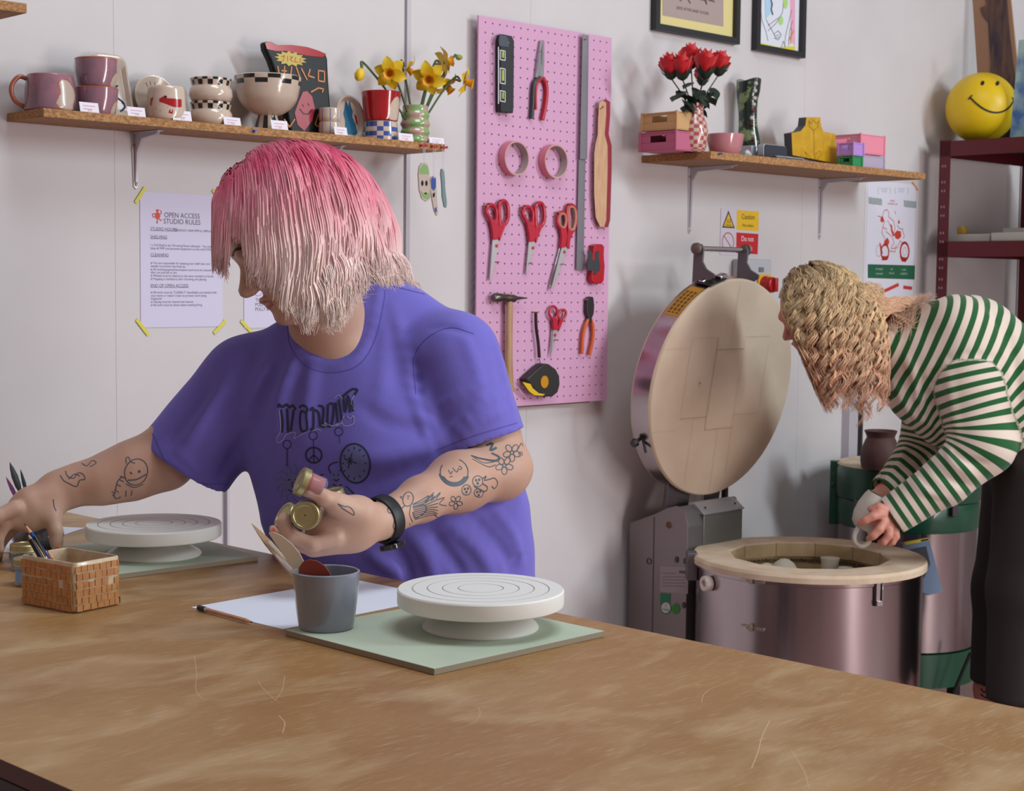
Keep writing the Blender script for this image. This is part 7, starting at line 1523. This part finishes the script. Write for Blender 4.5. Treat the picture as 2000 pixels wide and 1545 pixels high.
# watch
wp = A3(750, 1014, 2.372); ax = eR-wR; ax /= np.linalg.norm(ax); u = np.cross(ax, Y_); u /= np.linalg.norm(u); v = np.cross(ax, u)
mb = MB(); n_ = 48; prof = [(.0335, -.0105), (.0368, -.0105), (.0376, -.0085), (.0376, .0085), (.0368, .0105), (.0335, .0105)]
mb.lathe(prof, n_, wp, ax=(u, v, ax), cap=False, sq=lambda a, z: 1-.10*abs(sin(a)))
mb.build('watch_strap', M('strap_black', '16191c', .5), person, world=True)
dn = u if u[2] < 0 else -u; mb = MB(); c = wp+dn*.0365+np.array([.002, -.004, 0]); e2 = np.cross(ax, dn); mb.prism(rrect(.034, .030, .007), c, e2, ax, dn, .009); mb.build('watch_case', M('watch_black', '0c0d10', .15, coat=.8), person, world=True, bevel=.0015)
mb = MB(); mb.sphere(hp(-.004, .080, -.045), .0045, n=12); mb.build('earring', M('earring_teal', '3f8fa0', .2, coat=.5), person, world=True)
# jeans, shoes
JEAN = M('jeans_dark', '23283a', .8)
lp_ = [cap_(hips+np.array([-.05, 0, -.04]), hips+np.array([.05, 0, -.04]), .125, .125)]
for sg in (-1, 1):
    a = hips+np.array([.085*sg, .02, -.05]); kn = np.array([a[0]+.02*sg, a[1]-.03, .50]); an = np.array([kn[0]+.01*sg, kn[1]+.05, .09]); lp_ += [(cap_(a, kn, .098, .072), .02), (cap_(kn, an+Z*.03, .070, .062), .02)]
J = Skinned(uni(lp_, .02), np.array([hips[0]-.3, hips[1]-.25, .05]), np.array([hips[0]+.3, hips[1]+.25, hips[2]+.12]), .012); J.make('jeans', [JEAN], person)
for sg in (-1, 1):
    a = hips+np.array([.085*sg, .02, -.05]); c = np.array([a[0]+.03*sg, a[1]-.04, 0]); S_ = Skinned(uni([ecap(c+np.array([.01, .08, .045]), c+np.array([-.03, -.12, .035]), .045, .042, X_, .95), (cap_(c+np.array([0, .06, .05]), c+np.array([0, .05, .10]), .045, .05), .02)], .02), c-np.array([.15, .25, -.003]), c+np.array([.15, .2, .17]), .008); S_.make('shoe', [M('shoe_white', 'c8c4c0', .6)], person)
# jars in the hand
PR = M('paint_red', 'a00c16', .3)
def heldjar(lx, ly, Yl, ax, lab, paint): 
    ax = np.array(ax, float); ax /= np.linalg.norm(ax); hj = .034; C0 = A3(lx, ly, Yl)-ax*(hj+.005); jar(C0, ax, lab, paint, grp='paint jars held in the hand', rr=.0185, hj=hj, lr=.0212, fill=.8)
heldjar(595.5, 1007, 2.262, (-.10, -1, .04), 'gold lidded jar facing the room, lowest of those held in the hand', PR)
heldjar(584, 938, 2.268, (-.86, -.28, .42), 'tilted jar of red paint with a gold lid under the thumb', PR)
heldjar(553, 1004, 2.315, (-.72, -.40, .56), 'gold lidded jar farthest left in the curled fingers', M('paint_dark', '20242c', .4))
heldjar(643, 960, 2.335, (-.30, -.15, .95), 'gold lidded dark jar behind the base of the thumb', M('paint_dark'))
# ================= person in the striped sweater =================
B3 = lambda x, y, Y: at(x, y, Y)
p2 = thing('person', (B3(1990, 1200, 4.22)[0], 4.22, 0), 'person with long curly blond hair in a green striped sweater, bent over the kiln', 'person')
hf = np.array([-.87, -.14, -.47]); hf /= np.linalg.norm(hf); hu = Z-hf*(Z @ hf); hu /= np.linalg.norm(hu); hl = np.cross(hu, hf); RM = np.array([hf, hl, hu]); HC = B3(1590, 606, 4.2); S = .90
hd2 = [ell(hp(-.010, 0, .030), np.array([.098, .076, .088])*S, RM), (ell(hp(.028, 0, -.030), np.array([.060, .060, .082])*S, RM), .03), (ell(hp(.052, 0, -.080), np.array([.032, .036, .034])*S, RM), .035),
       (cap_(hp(.0, .045, -.060), hp(.05, .022, -.094), .018, .016), .03), (cap_(hp(.086, 0, .004), hp(.112, 0, -.030), .007, .010), .012), (cap_(hp(.099, .012, -.037), hp(.099, -.012, -.037), .007), .008), (cap_(hp(.082, .030, .022), hp(.086, -.030, .022), .011), .02),
       (cap_(hp(.093, .014, -.060), hp(.097, -.014, -.060), .006), .006), (cap_(hp(.089, .012, -.0715), hp(.091, -.012, -.0715), .0066), .007), (ell(hp(.082, 0, -.098), np.array([.015, .017, .014])*S, RM), .02), (ell(hp(-.006, .076, -.010), np.array([.018, .007, .030])*S, RM), .006), (ell(hp(-.006, -.076, -.010), np.array([.018, .007, .030])*S, RM), .006),
       (ell(hp(.070, .031, 0), np.array([.014, .016, .013])*S, RM), .003), (ell(hp(.070, -.031, 0), np.array([.014, .016, .013])*S, RM), .003),
       (cap_(hp(-.03, 0, -.03), B3(1735, 668, 4.2), .050, .058), .03), (cap_(B3(1735, 668, 4.2), B3(1800, 690, 4.2), .06, .08), .03)]
nW, fW = B3(1742, 1008, 4.10), B3(1728, 965, 4.26)
limb2 = [(cap_(B3(1850, 690, 4.2), B3(2030, 860, 4.22), .11, .13), .04), (cap_(B3(1885, 690, 4.12), B3(1925, 875, 4.07), .05, .042), .02), (cap_(B3(1925, 875, 4.07), nW, .04, .027), .02), (cap_(B3(1820, 730, 4.34), B3(1800, 875, 4.36), .048, .04), .02), (cap_(B3(1800, 875, 4.36), fW, .038, .027), .02)]
def f3(pts, rr): return [(cap_(B3(*a), B3(*b), ra, rb), .005) for a, b, ra, rb in zip(pts, pts[1:], rr, rr[1:])]
limb2 += [(ecap(nW, B3(1722, 1018, 4.08), .030, .030, Y_, .75), .02), (ecap(fW, B3(1712, 978, 4.22), .027, .030, Y_, .8), .015)]
limb2 += f3([(1724, 1004, 4.06), (1705, 1008, 4.045), (1690, 1016, 4.045), (1680, 1022, 4.05)], [.0125, .0115, .0105, .0085])
limb2 += f3([(1728, 1018, 4.06), (1718, 1034, 4.045), (1706, 1046, 4.045), (1697, 1052, 4.055)], [.0130, .0115, .0105, .0085])
limb2 += f3([(1738, 1028, 4.07), (1736, 1046, 4.06), (1726, 1058, 4.06), (1718, 1060, 4.07)], [.0125, .0110, .0100, .0080])
limb2 += f3([(1748, 1032, 4.08), (1750, 1048, 4.075), (1743, 1059, 4.075), (1736, 1062, 4.08)], [.0115, .0100, .0090, .0072])
limb2 += f3([(1735, 996, 4.07), (1716, 990, 4.06), (1700, 994, 4.065)], [.0130, .0110, .0090])
limb2 += f3([(1712, 978, 4.20), (1694, 984, 4.19), (1682, 998, 4.18), (1680, 1010, 4.175)], [.0125, .0110, .0100, .0085])
limb2 += f3([(1716, 984, 4.22), (1700, 998, 4.215), (1690, 1014, 4.205), (1690, 1026, 4.20)], [.0120, .0105, .0095, .0080])
limb2 += f3([(1720, 984, 4.24), (1708, 1004, 4.235), (1702, 1022, 4.225)], [.0115, .0100, .0080]); limb2 += f3([(1725, 984, 4.25), (1716, 1006, 4.25), (1712, 1020, 4.245)], [.0105, .0090, .0075]); limb2 += f3([(1716, 972, 4.20), (1702, 972, 4.18), (1692, 980, 4.17)], [.0125, .0105, .0088])
for sx, Yq, kx, ax_ in ((2050, 4.12, 2010, 1995), (2030, 4.34, 1975, 1938)):
    h_ = B3(sx, 900, Yq); kn = B3(kx, 1180, Yq-.02); an = np.array([B3(ax_, 1400, Yq)[0], Yq, .08]); limb2 += [(cap_(h_, kn, .10, .062), .03), (cap_(kn, np.array([an[0], an[1], .26]), .058, .050), .02), (cap_(np.array([an[0], an[1], .26]), an, .050, .036), .02), (cap_(an, an+np.array([-.13, -.03, -.045]), .038, .028), .02)]
sp2 = hd2+limb2; bb = np.array([q[0].bb if isinstance(q, tuple) else q.bb for q in sp2]); lo, hi = bb[:, 0].min(0)-.02, bb[:, 1].max(0)+.02; lo[2] = .004
fb2 = uni(sp2, .02); SK2 = Skinned(lambda P: fastfn(sp2)(P) if np.ptp(P, axis=0).max() < .2 else fb2(P), lo, hi, .0055)
def hpx2(f, l, u): q = hp(f, l, u)-CAM; zz = q @ FWD; return (1000+F*(q @ RT)/zz, 772.5-F*(q @ UP)/zz)
SK2.line([hpx2(.098, .016, .024), hpx2(.090, .035, .030), hpx2(.078, .052, .024)], .0045, 1); SK2.line([hpx2(.092, .018, -.002), hpx2(.086, .034, -.004), hpx2(.078, .048, -.001)], .0028, 1); SK2.line([hpx2(.100, .003, -.0655), hpx2(.090, .024, -.0655)], .006, 2)
for pts in ([(1916, 1345), (1922, 1352), (1930, 1348), (1936, 1358)], [(1915, 1356), (1925, 1362), (1935, 1366)], [(1942, 1346), (1946, 1356), (1952, 1350)], [(1920, 1338), (1932, 1340), (1944, 1340)], [(1928, 1354), (1938, 1352), (1948, 1362)]): SK2.line(pts, .005, 3)
SK2.make('body', [M('skin_rosy', 'c88a78', .5, spec=.4, sss=.1, col2='b87464', cscale=12), BROW, LIP, M('tattoo_dark', '2a2c34', .6)], p2)
# sweater: bands follow the spine and the arms
spine = [B3(1722, 640, 4.2), B3(1800, 672, 4.2), B3(1880, 705, 4.2), B3(1965, 775, 4.2), B3(2060, 900, 4.2), B3(2120, 1000, 4.2)]
armN = [B3(1868, 640, 4.13), B3(1895, 760, 4.10), B3(1922, 868, 4.07), B3(1845, 940, 4.08), B3(1735, 1012, 4.10)]
armF = [B3(1815, 730, 4.34), B3(1800, 870, 4.36), B3(1765, 925, 4.31), B3(1718, 968, 4.26)]
hemN, nN = B3(1741, 1008, 4.10), B3(1735, 1012, 4.10)-B3(1790, 976, 4.09); hemF, nF = B3(1724, 962, 4.265), B3(1718, 968, 4.26)-B3(1765, 925, 4.31)
def cutp(g, pp, pn): pn = pn/np.linalg.norm(pn); f = lambda P: np.maximum(g(P), (P-pp) @ pn); f.bb = g.bb; return f
def chain(P, rr, hem=None, n=None):
    out = [cap_(a, b, ra, rb) for a, b, ra, rb in zip(P, P[1:], rr, rr[1:])]
    if hem is not None: out[-1] = cutp(out[-1], hem, n)
    return out
tor = [ecap(B3(1795, 690, 4.2), B3(1880, 702, 4.2), .106, .163, Y_, .95), (ecap(B3(1880, 702, 4.2), B3(1968, 775, 4.2), .163, .172, Y_, .95), .04), (ecap(B3(1968, 775, 4.2), B3(2055, 880, 4.22), .172, .165, Y_, 1), .05), (cap_(B3(1745, 672, 4.2), B3(1800, 682, 4.2), .078, .125), .04), (cap_(B3(1800, 760, 4.2), B3(1850, 810, 4.2), .095, .09), .04)]
an_ = [(q, .02) for q in chain(armN, [.088, .088, .078, .062, .050], hemN, nN)]; af_ = [(q, .015) for q in chain(armF, [.070, .060, .050, .043], hemF, nF)]
for arr in (an_, af_):
    pass
nh2 = cap_(B3(1712, 652, 4.2), B3(1650, 640, 4.2), .058, .075)
sw_parts = tor+an_+af_; ho2 = [cap_(B3(1752, 1000, 4.10), B3(1700, 1036, 4.10), .040, .045), cap_(B3(1734, 952, 4.275), B3(1690, 996, 4.24), .036, .04)]
def spost(d, P):
    d = -smin(-d, nh2(P), .006)
    for q in ho2: d = -smin(-d, q(P), .003)
    return d
sb_ = lambda P: spost(uni(sw_parts, .03)(P), P)
FO2 = Folds(sb_, [([(1835, 705), (1890, 692), (1955, 700)], -.006, .010), ([(1830, 712), (1815, 770), (1835, 850), (1845, 900)], -.012, .012), ([(1795, 730), (1805, 770), (1840, 830)], -.012, .012), ([(1770, 700), (1790, 740), (1800, 800)], .010, .014),
    ([(1850, 880), (1890, 900), (1925, 905)], -.008, .010), ([(1845, 860), (1860, 900), (1900, 930)], .010, .014), ([(1820, 900), (1850, 935), (1890, 950)], -.009, .010), ([(1780, 930), (1800, 955), (1840, 970)], .007, .010), ([(1960, 620), (1985, 720), (1990, 800)], -.010, .014), ([(1930, 600), (1955, 640), (1965, 700)], -.005, .012), ([(1740, 740), (1775, 800), (1815, 830)], .008, .014), ([(1735, 770), (1770, 840), (1800, 860)], -.008, .012), ([(1850, 720), (1860, 790), (1870, 850)], .008, .014), ([(1770, 870), (1760, 900), (1735, 930)], .006, .01)])
sall = lambda P: (FO2(spost(fastfn(sw_parts)(P), P), P)+cloth(P, 30, .0016)) if np.ptp(P, axis=0).max() < .2 else sb_(P)
bb = np.array([q[0].bb if isinstance(q, tuple) else q.bb for q in sw_parts]); SW = Skinned(sall, bb[:, 0].min(0)-.02, bb[:, 1].max(0)+.02, .0052)
def arclen(P, L_, sg=.075):
    C = np.array(cr([L_[0]-(L_[1]-L_[0])*.6]+list(L_)+[L_[-1]+(L_[-1]-L_[-2])*.6], 10)); sl = np.concatenate([[0], np.cumsum(np.linalg.norm(np.diff(C, axis=0), axis=1))]); out = np.zeros(len(P))
    for k in range(0, len(P), 20000):
        d2 = ((P[k:k+20000, None]-C[None])**2).sum(2); w = np.exp(-(d2-d2.min(1)[:, None])/(sg*sg)); out[k:k+20000] = (w*sl).sum(1)/w.sum(1)
    return out
dt = uni(tor, .03)(SW.V); dn_ = uni([q for q, k in an_[1:]], .02)(SW.V); df_ = uni([q for q, k in af_], .02)(SW.V)
px_ = SW.V-CAM; zz_ = px_ @ FWD; vx = 1000+F*(px_ @ RT)/zz_; vy = 772.5-F*(px_ @ UP)/zz_
# arm region: outside the seam curve on the near side
seamy = np.interp(vx, [1800, 1830, 1850, 1950, 2010], [760, 716, 704, 700, 702])
near = (SW.V[:, 1] < 4.17) & (vy > seamy) & (dn_ < dt+.012)
far = (df_ < dt) & (SW.V[:, 1] > 4.17) & (vx < 1830)
band = arclen(SW.V, spine); band[near] = arclen(SW.V[near], armN, .05)+.5; band[far] = arclen(SW.V[far], armF, .04)+.9
# soften stripe bending from the folds
ST = M('striped_knit', 'd9c4b4', .85, spec=.2, bump=.2, bscale=700, sheen=.2); nt = ST.node_tree; at_ = nt.nodes.new('ShaderNodeAttribute'); at_.attribute_name = 'band'
mu = nt.nodes.new('ShaderNodeMath'); mu.operation = 'MULTIPLY'; mu.inputs[1].default_value = 1/.0290; fr = nt.nodes.new('ShaderNodeMath'); fr.operation = 'FRACT'; gt = nt.nodes.new('ShaderNodeValToRGB'); gt.color_ramp.interpolation = 'LINEAR'
e = gt.color_ramp.elements; e[0].position = .43; e[0].color = lin('22592f'); e[1].position = .47; e[1].color = lin('dccabc'); e3 = e.new(.96); e3.color = lin('dccabc'); e4 = e.new(1.0); e4.color = lin('22592f')
nt.links.new(at_.outputs['Fac'], mu.inputs[0]); nt.links.new(mu.outputs[0], fr.inputs[0]); nt.links.new(fr.outputs[0], gt.inputs[0]); nt.links.new(gt.outputs[0], nt.nodes['Principled BSDF'].inputs['Base Color'])
o = SW.make('striped_sweater', [ST], p2); at2 = o.data.attributes.new('band', 'FLOAT', 'POINT'); at2.data.foreach_set('value', band.astype(np.float32))
# trousers
TR = M('trousers_dark', '2b2422', .85); tr = [cap_(B3(2050, 895, 4.18), B3(2045, 930, 4.28), .155, .15)]
for sx, Yq, kx, hx in ((2045, 4.13, 2010, 1990), (2020, 4.33, 1978, 1955)):
    h_ = B3(sx, 930, Yq); kn = B3(kx, 1150, Yq); he = B3(hx, 1350, Yq); tr += [(cap_(h_, kn, .135, .105), .04), (cap_(kn, he, .105, .085), .03)]
zh = .285
tb = uni(tr, .03); trf = lambda P: np.maximum(tb(P), zh-P[:, 2]); bb = np.array([q[0].bb if isinstance(q, tuple) else q.bb for q in tr])
TRS = Skinned(trf, bb[:, 0].min(0)-.02, bb[:, 1].max(0)+.02, .009); TRS.make('trousers', [TR], p2)
# curly hair
SC_ = np.array([.100, .080, .091])*S; SCC = hp(-.010, 0, .030); rng = np.random.default_rng(5); paths = []; radii = []; cols = []
ramp2 = np.array([tolin(c) for c in ((146, 116, 84), (214, 184, 140), (222, 186, 142), (216, 170, 134), (210, 156, 126), (222, 178, 150))])
shd = [cap_(B3(1742, 668, 4.2), B3(1800, 690, 4.2), .078, .112)]
n2 = 0
while n2 < 330:
    d = rng.normal(size=3); d /= np.linalg.norm(d)
    if d[2] < (-.45 if d[0] < -.1 else (.0 if d[0] < .3 else .42)) or d[0] > .82 or (d[1] < -.2 and rng.random() < .6): continue
    n2 += 1; side = 1 if d[1] > -.12 else -1; ph = rng.uniform(0, 6.3); wl_ = rng.uniform(.044, .062); front = max(0, d[0]); tint = rng.uniform(.62, 1.18); L = rng.uniform(.27, .37)*(1 if d[0] < .2 else .92); n_ = 40; lift0 = rng.uniform(0, .10); back = False; jit = rng.uniform(0, 14)
    for c in range(12):
        dd = d+rng.normal(size=3)*.032; dd /= np.linalg.norm(dd); p = scalp(dd, 1.02); lift = 1.06+.07*max(0, dd[2])+lift0+rng.uniform(0, .04)
        v = hl*side*.6+hf*(.45*front-.05)-hf*.7*max(0, -dd[0])*(1.6 if back else .6)+Z*(.25 if back else .05)-hu*.1; v /= np.linalg.norm(v); st_ = L/n_; P = [p]
        for i in range(n_):
            g = (.035 if back else .10)+.05*i/n_; v = v*(1-g)-Z*g; v /= np.linalg.norm(v); p = pushout(p+v*st_, lift, SCC, RM, SC_)
            dq = float(shd[0](p[None])[0])
            if dq < .006: p = p+(Z*.8-Y_*.5+X_*.1)*(.006-dq)
            P.append(p)
        P = np.array(P); t = np.linspace(0, 1, len(P)); amp = .0085*np.clip(t/.25, 0, 1); k1 = 2*pi*t*L/wl_+ph+rng.normal()*.10
        P = P+np.outer(amp*np.sin(k1), X_)+np.outer(amp*.8*np.cos(k1), Y_)
        x, y = topx(P); lim = 1535+np.clip(y-612, 0, 400)*.41; m_ = np.clip(lim+jit*np.clip((y-640)/60, 0, 1)+rng.normal()*3-x, 0, None); P = P+np.outer(m_/F*4.2, RT)
        m2 = np.clip(x-(1738 if not back else 1800), 0, None); P = P-np.outer(m2/F*4.2*.8, RT)
        paths.append(P); radii.append(.0013*np.clip((1-t)*3.5, .3, 1)); tt = np.clip(t*.9+rng.normal()*.05, 0, 1)
        cols.append(np.stack([np.interp(tt, [0, .15, .35, .6, .8, 1], ramp2[:, i]) for i in range(3)], 1)*tint*rng.uniform(.9, 1.1))
# locks lying over the collar and upper back
for q in range(260):
    y0 = rng.uniform(560, 640); x0 = rng.uniform(1655, 1700); r_ = rng.random()
    ctl = [(x0, y0), (x0+25, y0-6*r_), (1728+rng.uniform(-8, 8), 588+rng.uniform(0, 60)*(y0-550)/90), (1758+rng.uniform(-15, 30), 584+rng.uniform(0, 70)*r_)]
    if r_ > .62: ctl += [(1800+rng.uniform(-10, 30), 572+rng.uniform(0, 70)*(r_-.5))]
    else: ctl += [(ctl[-1][0]+rng.uniform(-12, 6), ctl[-1][1]+rng.uniform(20, 60))]
    C2 = cr([np.array(c, float) for c in ctl], 7); P = []
    for i, (x, y) in enumerate(C2):
        h, nr = SW.hit(x, y); Yv = 4.11 if x < 1715 else None
        if h is None or Yv: h = B3(x, y, 4.11+.0006*max(0, x-1690)); nr = np.array([0, -1., .3])
        P.append(h+nr*(.006+.006*rng.random()))
    P = np.array(P); k_ = len(P); 
    for _ in range(3): P[1:-1] = .25*P[:-2]+.5*P[1:-1]+.25*P[2:]
    t = np.linspace(0, 1, k_); w_ = rng.uniform(0, 6); P = P+np.outer(.005*np.sin(t*rng.uniform(18, 26)+w_), Z)
    paths.append(P); radii.append(np.full(k_, .0012)*np.clip((1-t)*3, .3, 1)); cols.append(np.stack([np.interp(t, [0, .5, 1], ramp2[[1, 3, 5], i]) for i in range(3)], 1)*rng.uniform(.75, 1.1))
V, Q, C_ = strand_mesh(paths, radii, cols)
UV = []; UC = []
for i in range(K1):
    for j in range(K2+1):
        th = 2*pi*i/K1; lim = 2.0 if cos(th) < -.1 else (1.5-.5*max(0, cos(th))); ph = lim*j/K2; dd = np.array([sin(ph)*cos(th), sin(ph)*sin(th), cos(ph)]); UV.append(scalp(dd, 1.04)); UC.append(ramp2[1]*.5)
quick('hair', np.concatenate([V, np.array(UV)]), np.concatenate([Q, UQ+len(V)]), [HAIRM], p2, cols=np.concatenate([C_, np.array(UC)]))
for sx, Yq, ax_ in ((0, 4.12, 1995), (0, 4.34, 1938)):
    c = np.array([B3(ax_, 1400, Yq)[0], Yq, 0]); S_ = Skinned(uni([ecap(c+np.array([.03, 0, .045]), c+np.array([-.15, -.03, .035]), .045, .042, Y_, .95), (cap_(c+Z*.05, c+Z*.10, .045, .048), .02)], .02), c-np.array([.25, .15, -.003]), c+np.array([.15, .15, .17]), .008); S_.make('shoe', [M('shoe_black', '1c1a1c', .5)], p2)
# white mug in the hands
MC = B3(1702, 1004, 4.135); axm = np.array([-.42, .05, -.9]); axm /= np.linalg.norm(axm); u = np.cross(axm, Y_); u /= np.linalg.norm(u); v = np.cross(axm, u); kq = 4.135/F
MUGW = M('mug_white', 'b9b2a6', .6)
r = thing('mug', MC, 'unglazed white mug held upside down over the kiln by the person in stripes', 'mug')
mb = MB(); mb.lathe([(.001, 34*kq), (20*kq, 34*kq), (29*kq, 26*kq), (34*kq, 8*kq), (34*kq, -12*kq), (30*kq, -32*kq), (27*kq, -40*kq), (24*kq, -40*kq), (27*kq, -30*kq), (31*kq, -10*kq), (30*kq, 8*kq), (24*kq, 24*kq), (.001, 30*kq)], 40, MC, ax=(u, v, axm), cap=False); mb.build('body', MUGW, r, world=True)
H_ = [B3(x, y, 4.12) for x, y in ((1676, 1030), (1669, 1046), (1671, 1060), (1682, 1067), (1694, 1062), (1700, 1050), (1698, 1036))]; mb = MB(); mb.tube(cr(H_, 5), .0062, 10); mb.build('handle', MUGW, r, world=True)
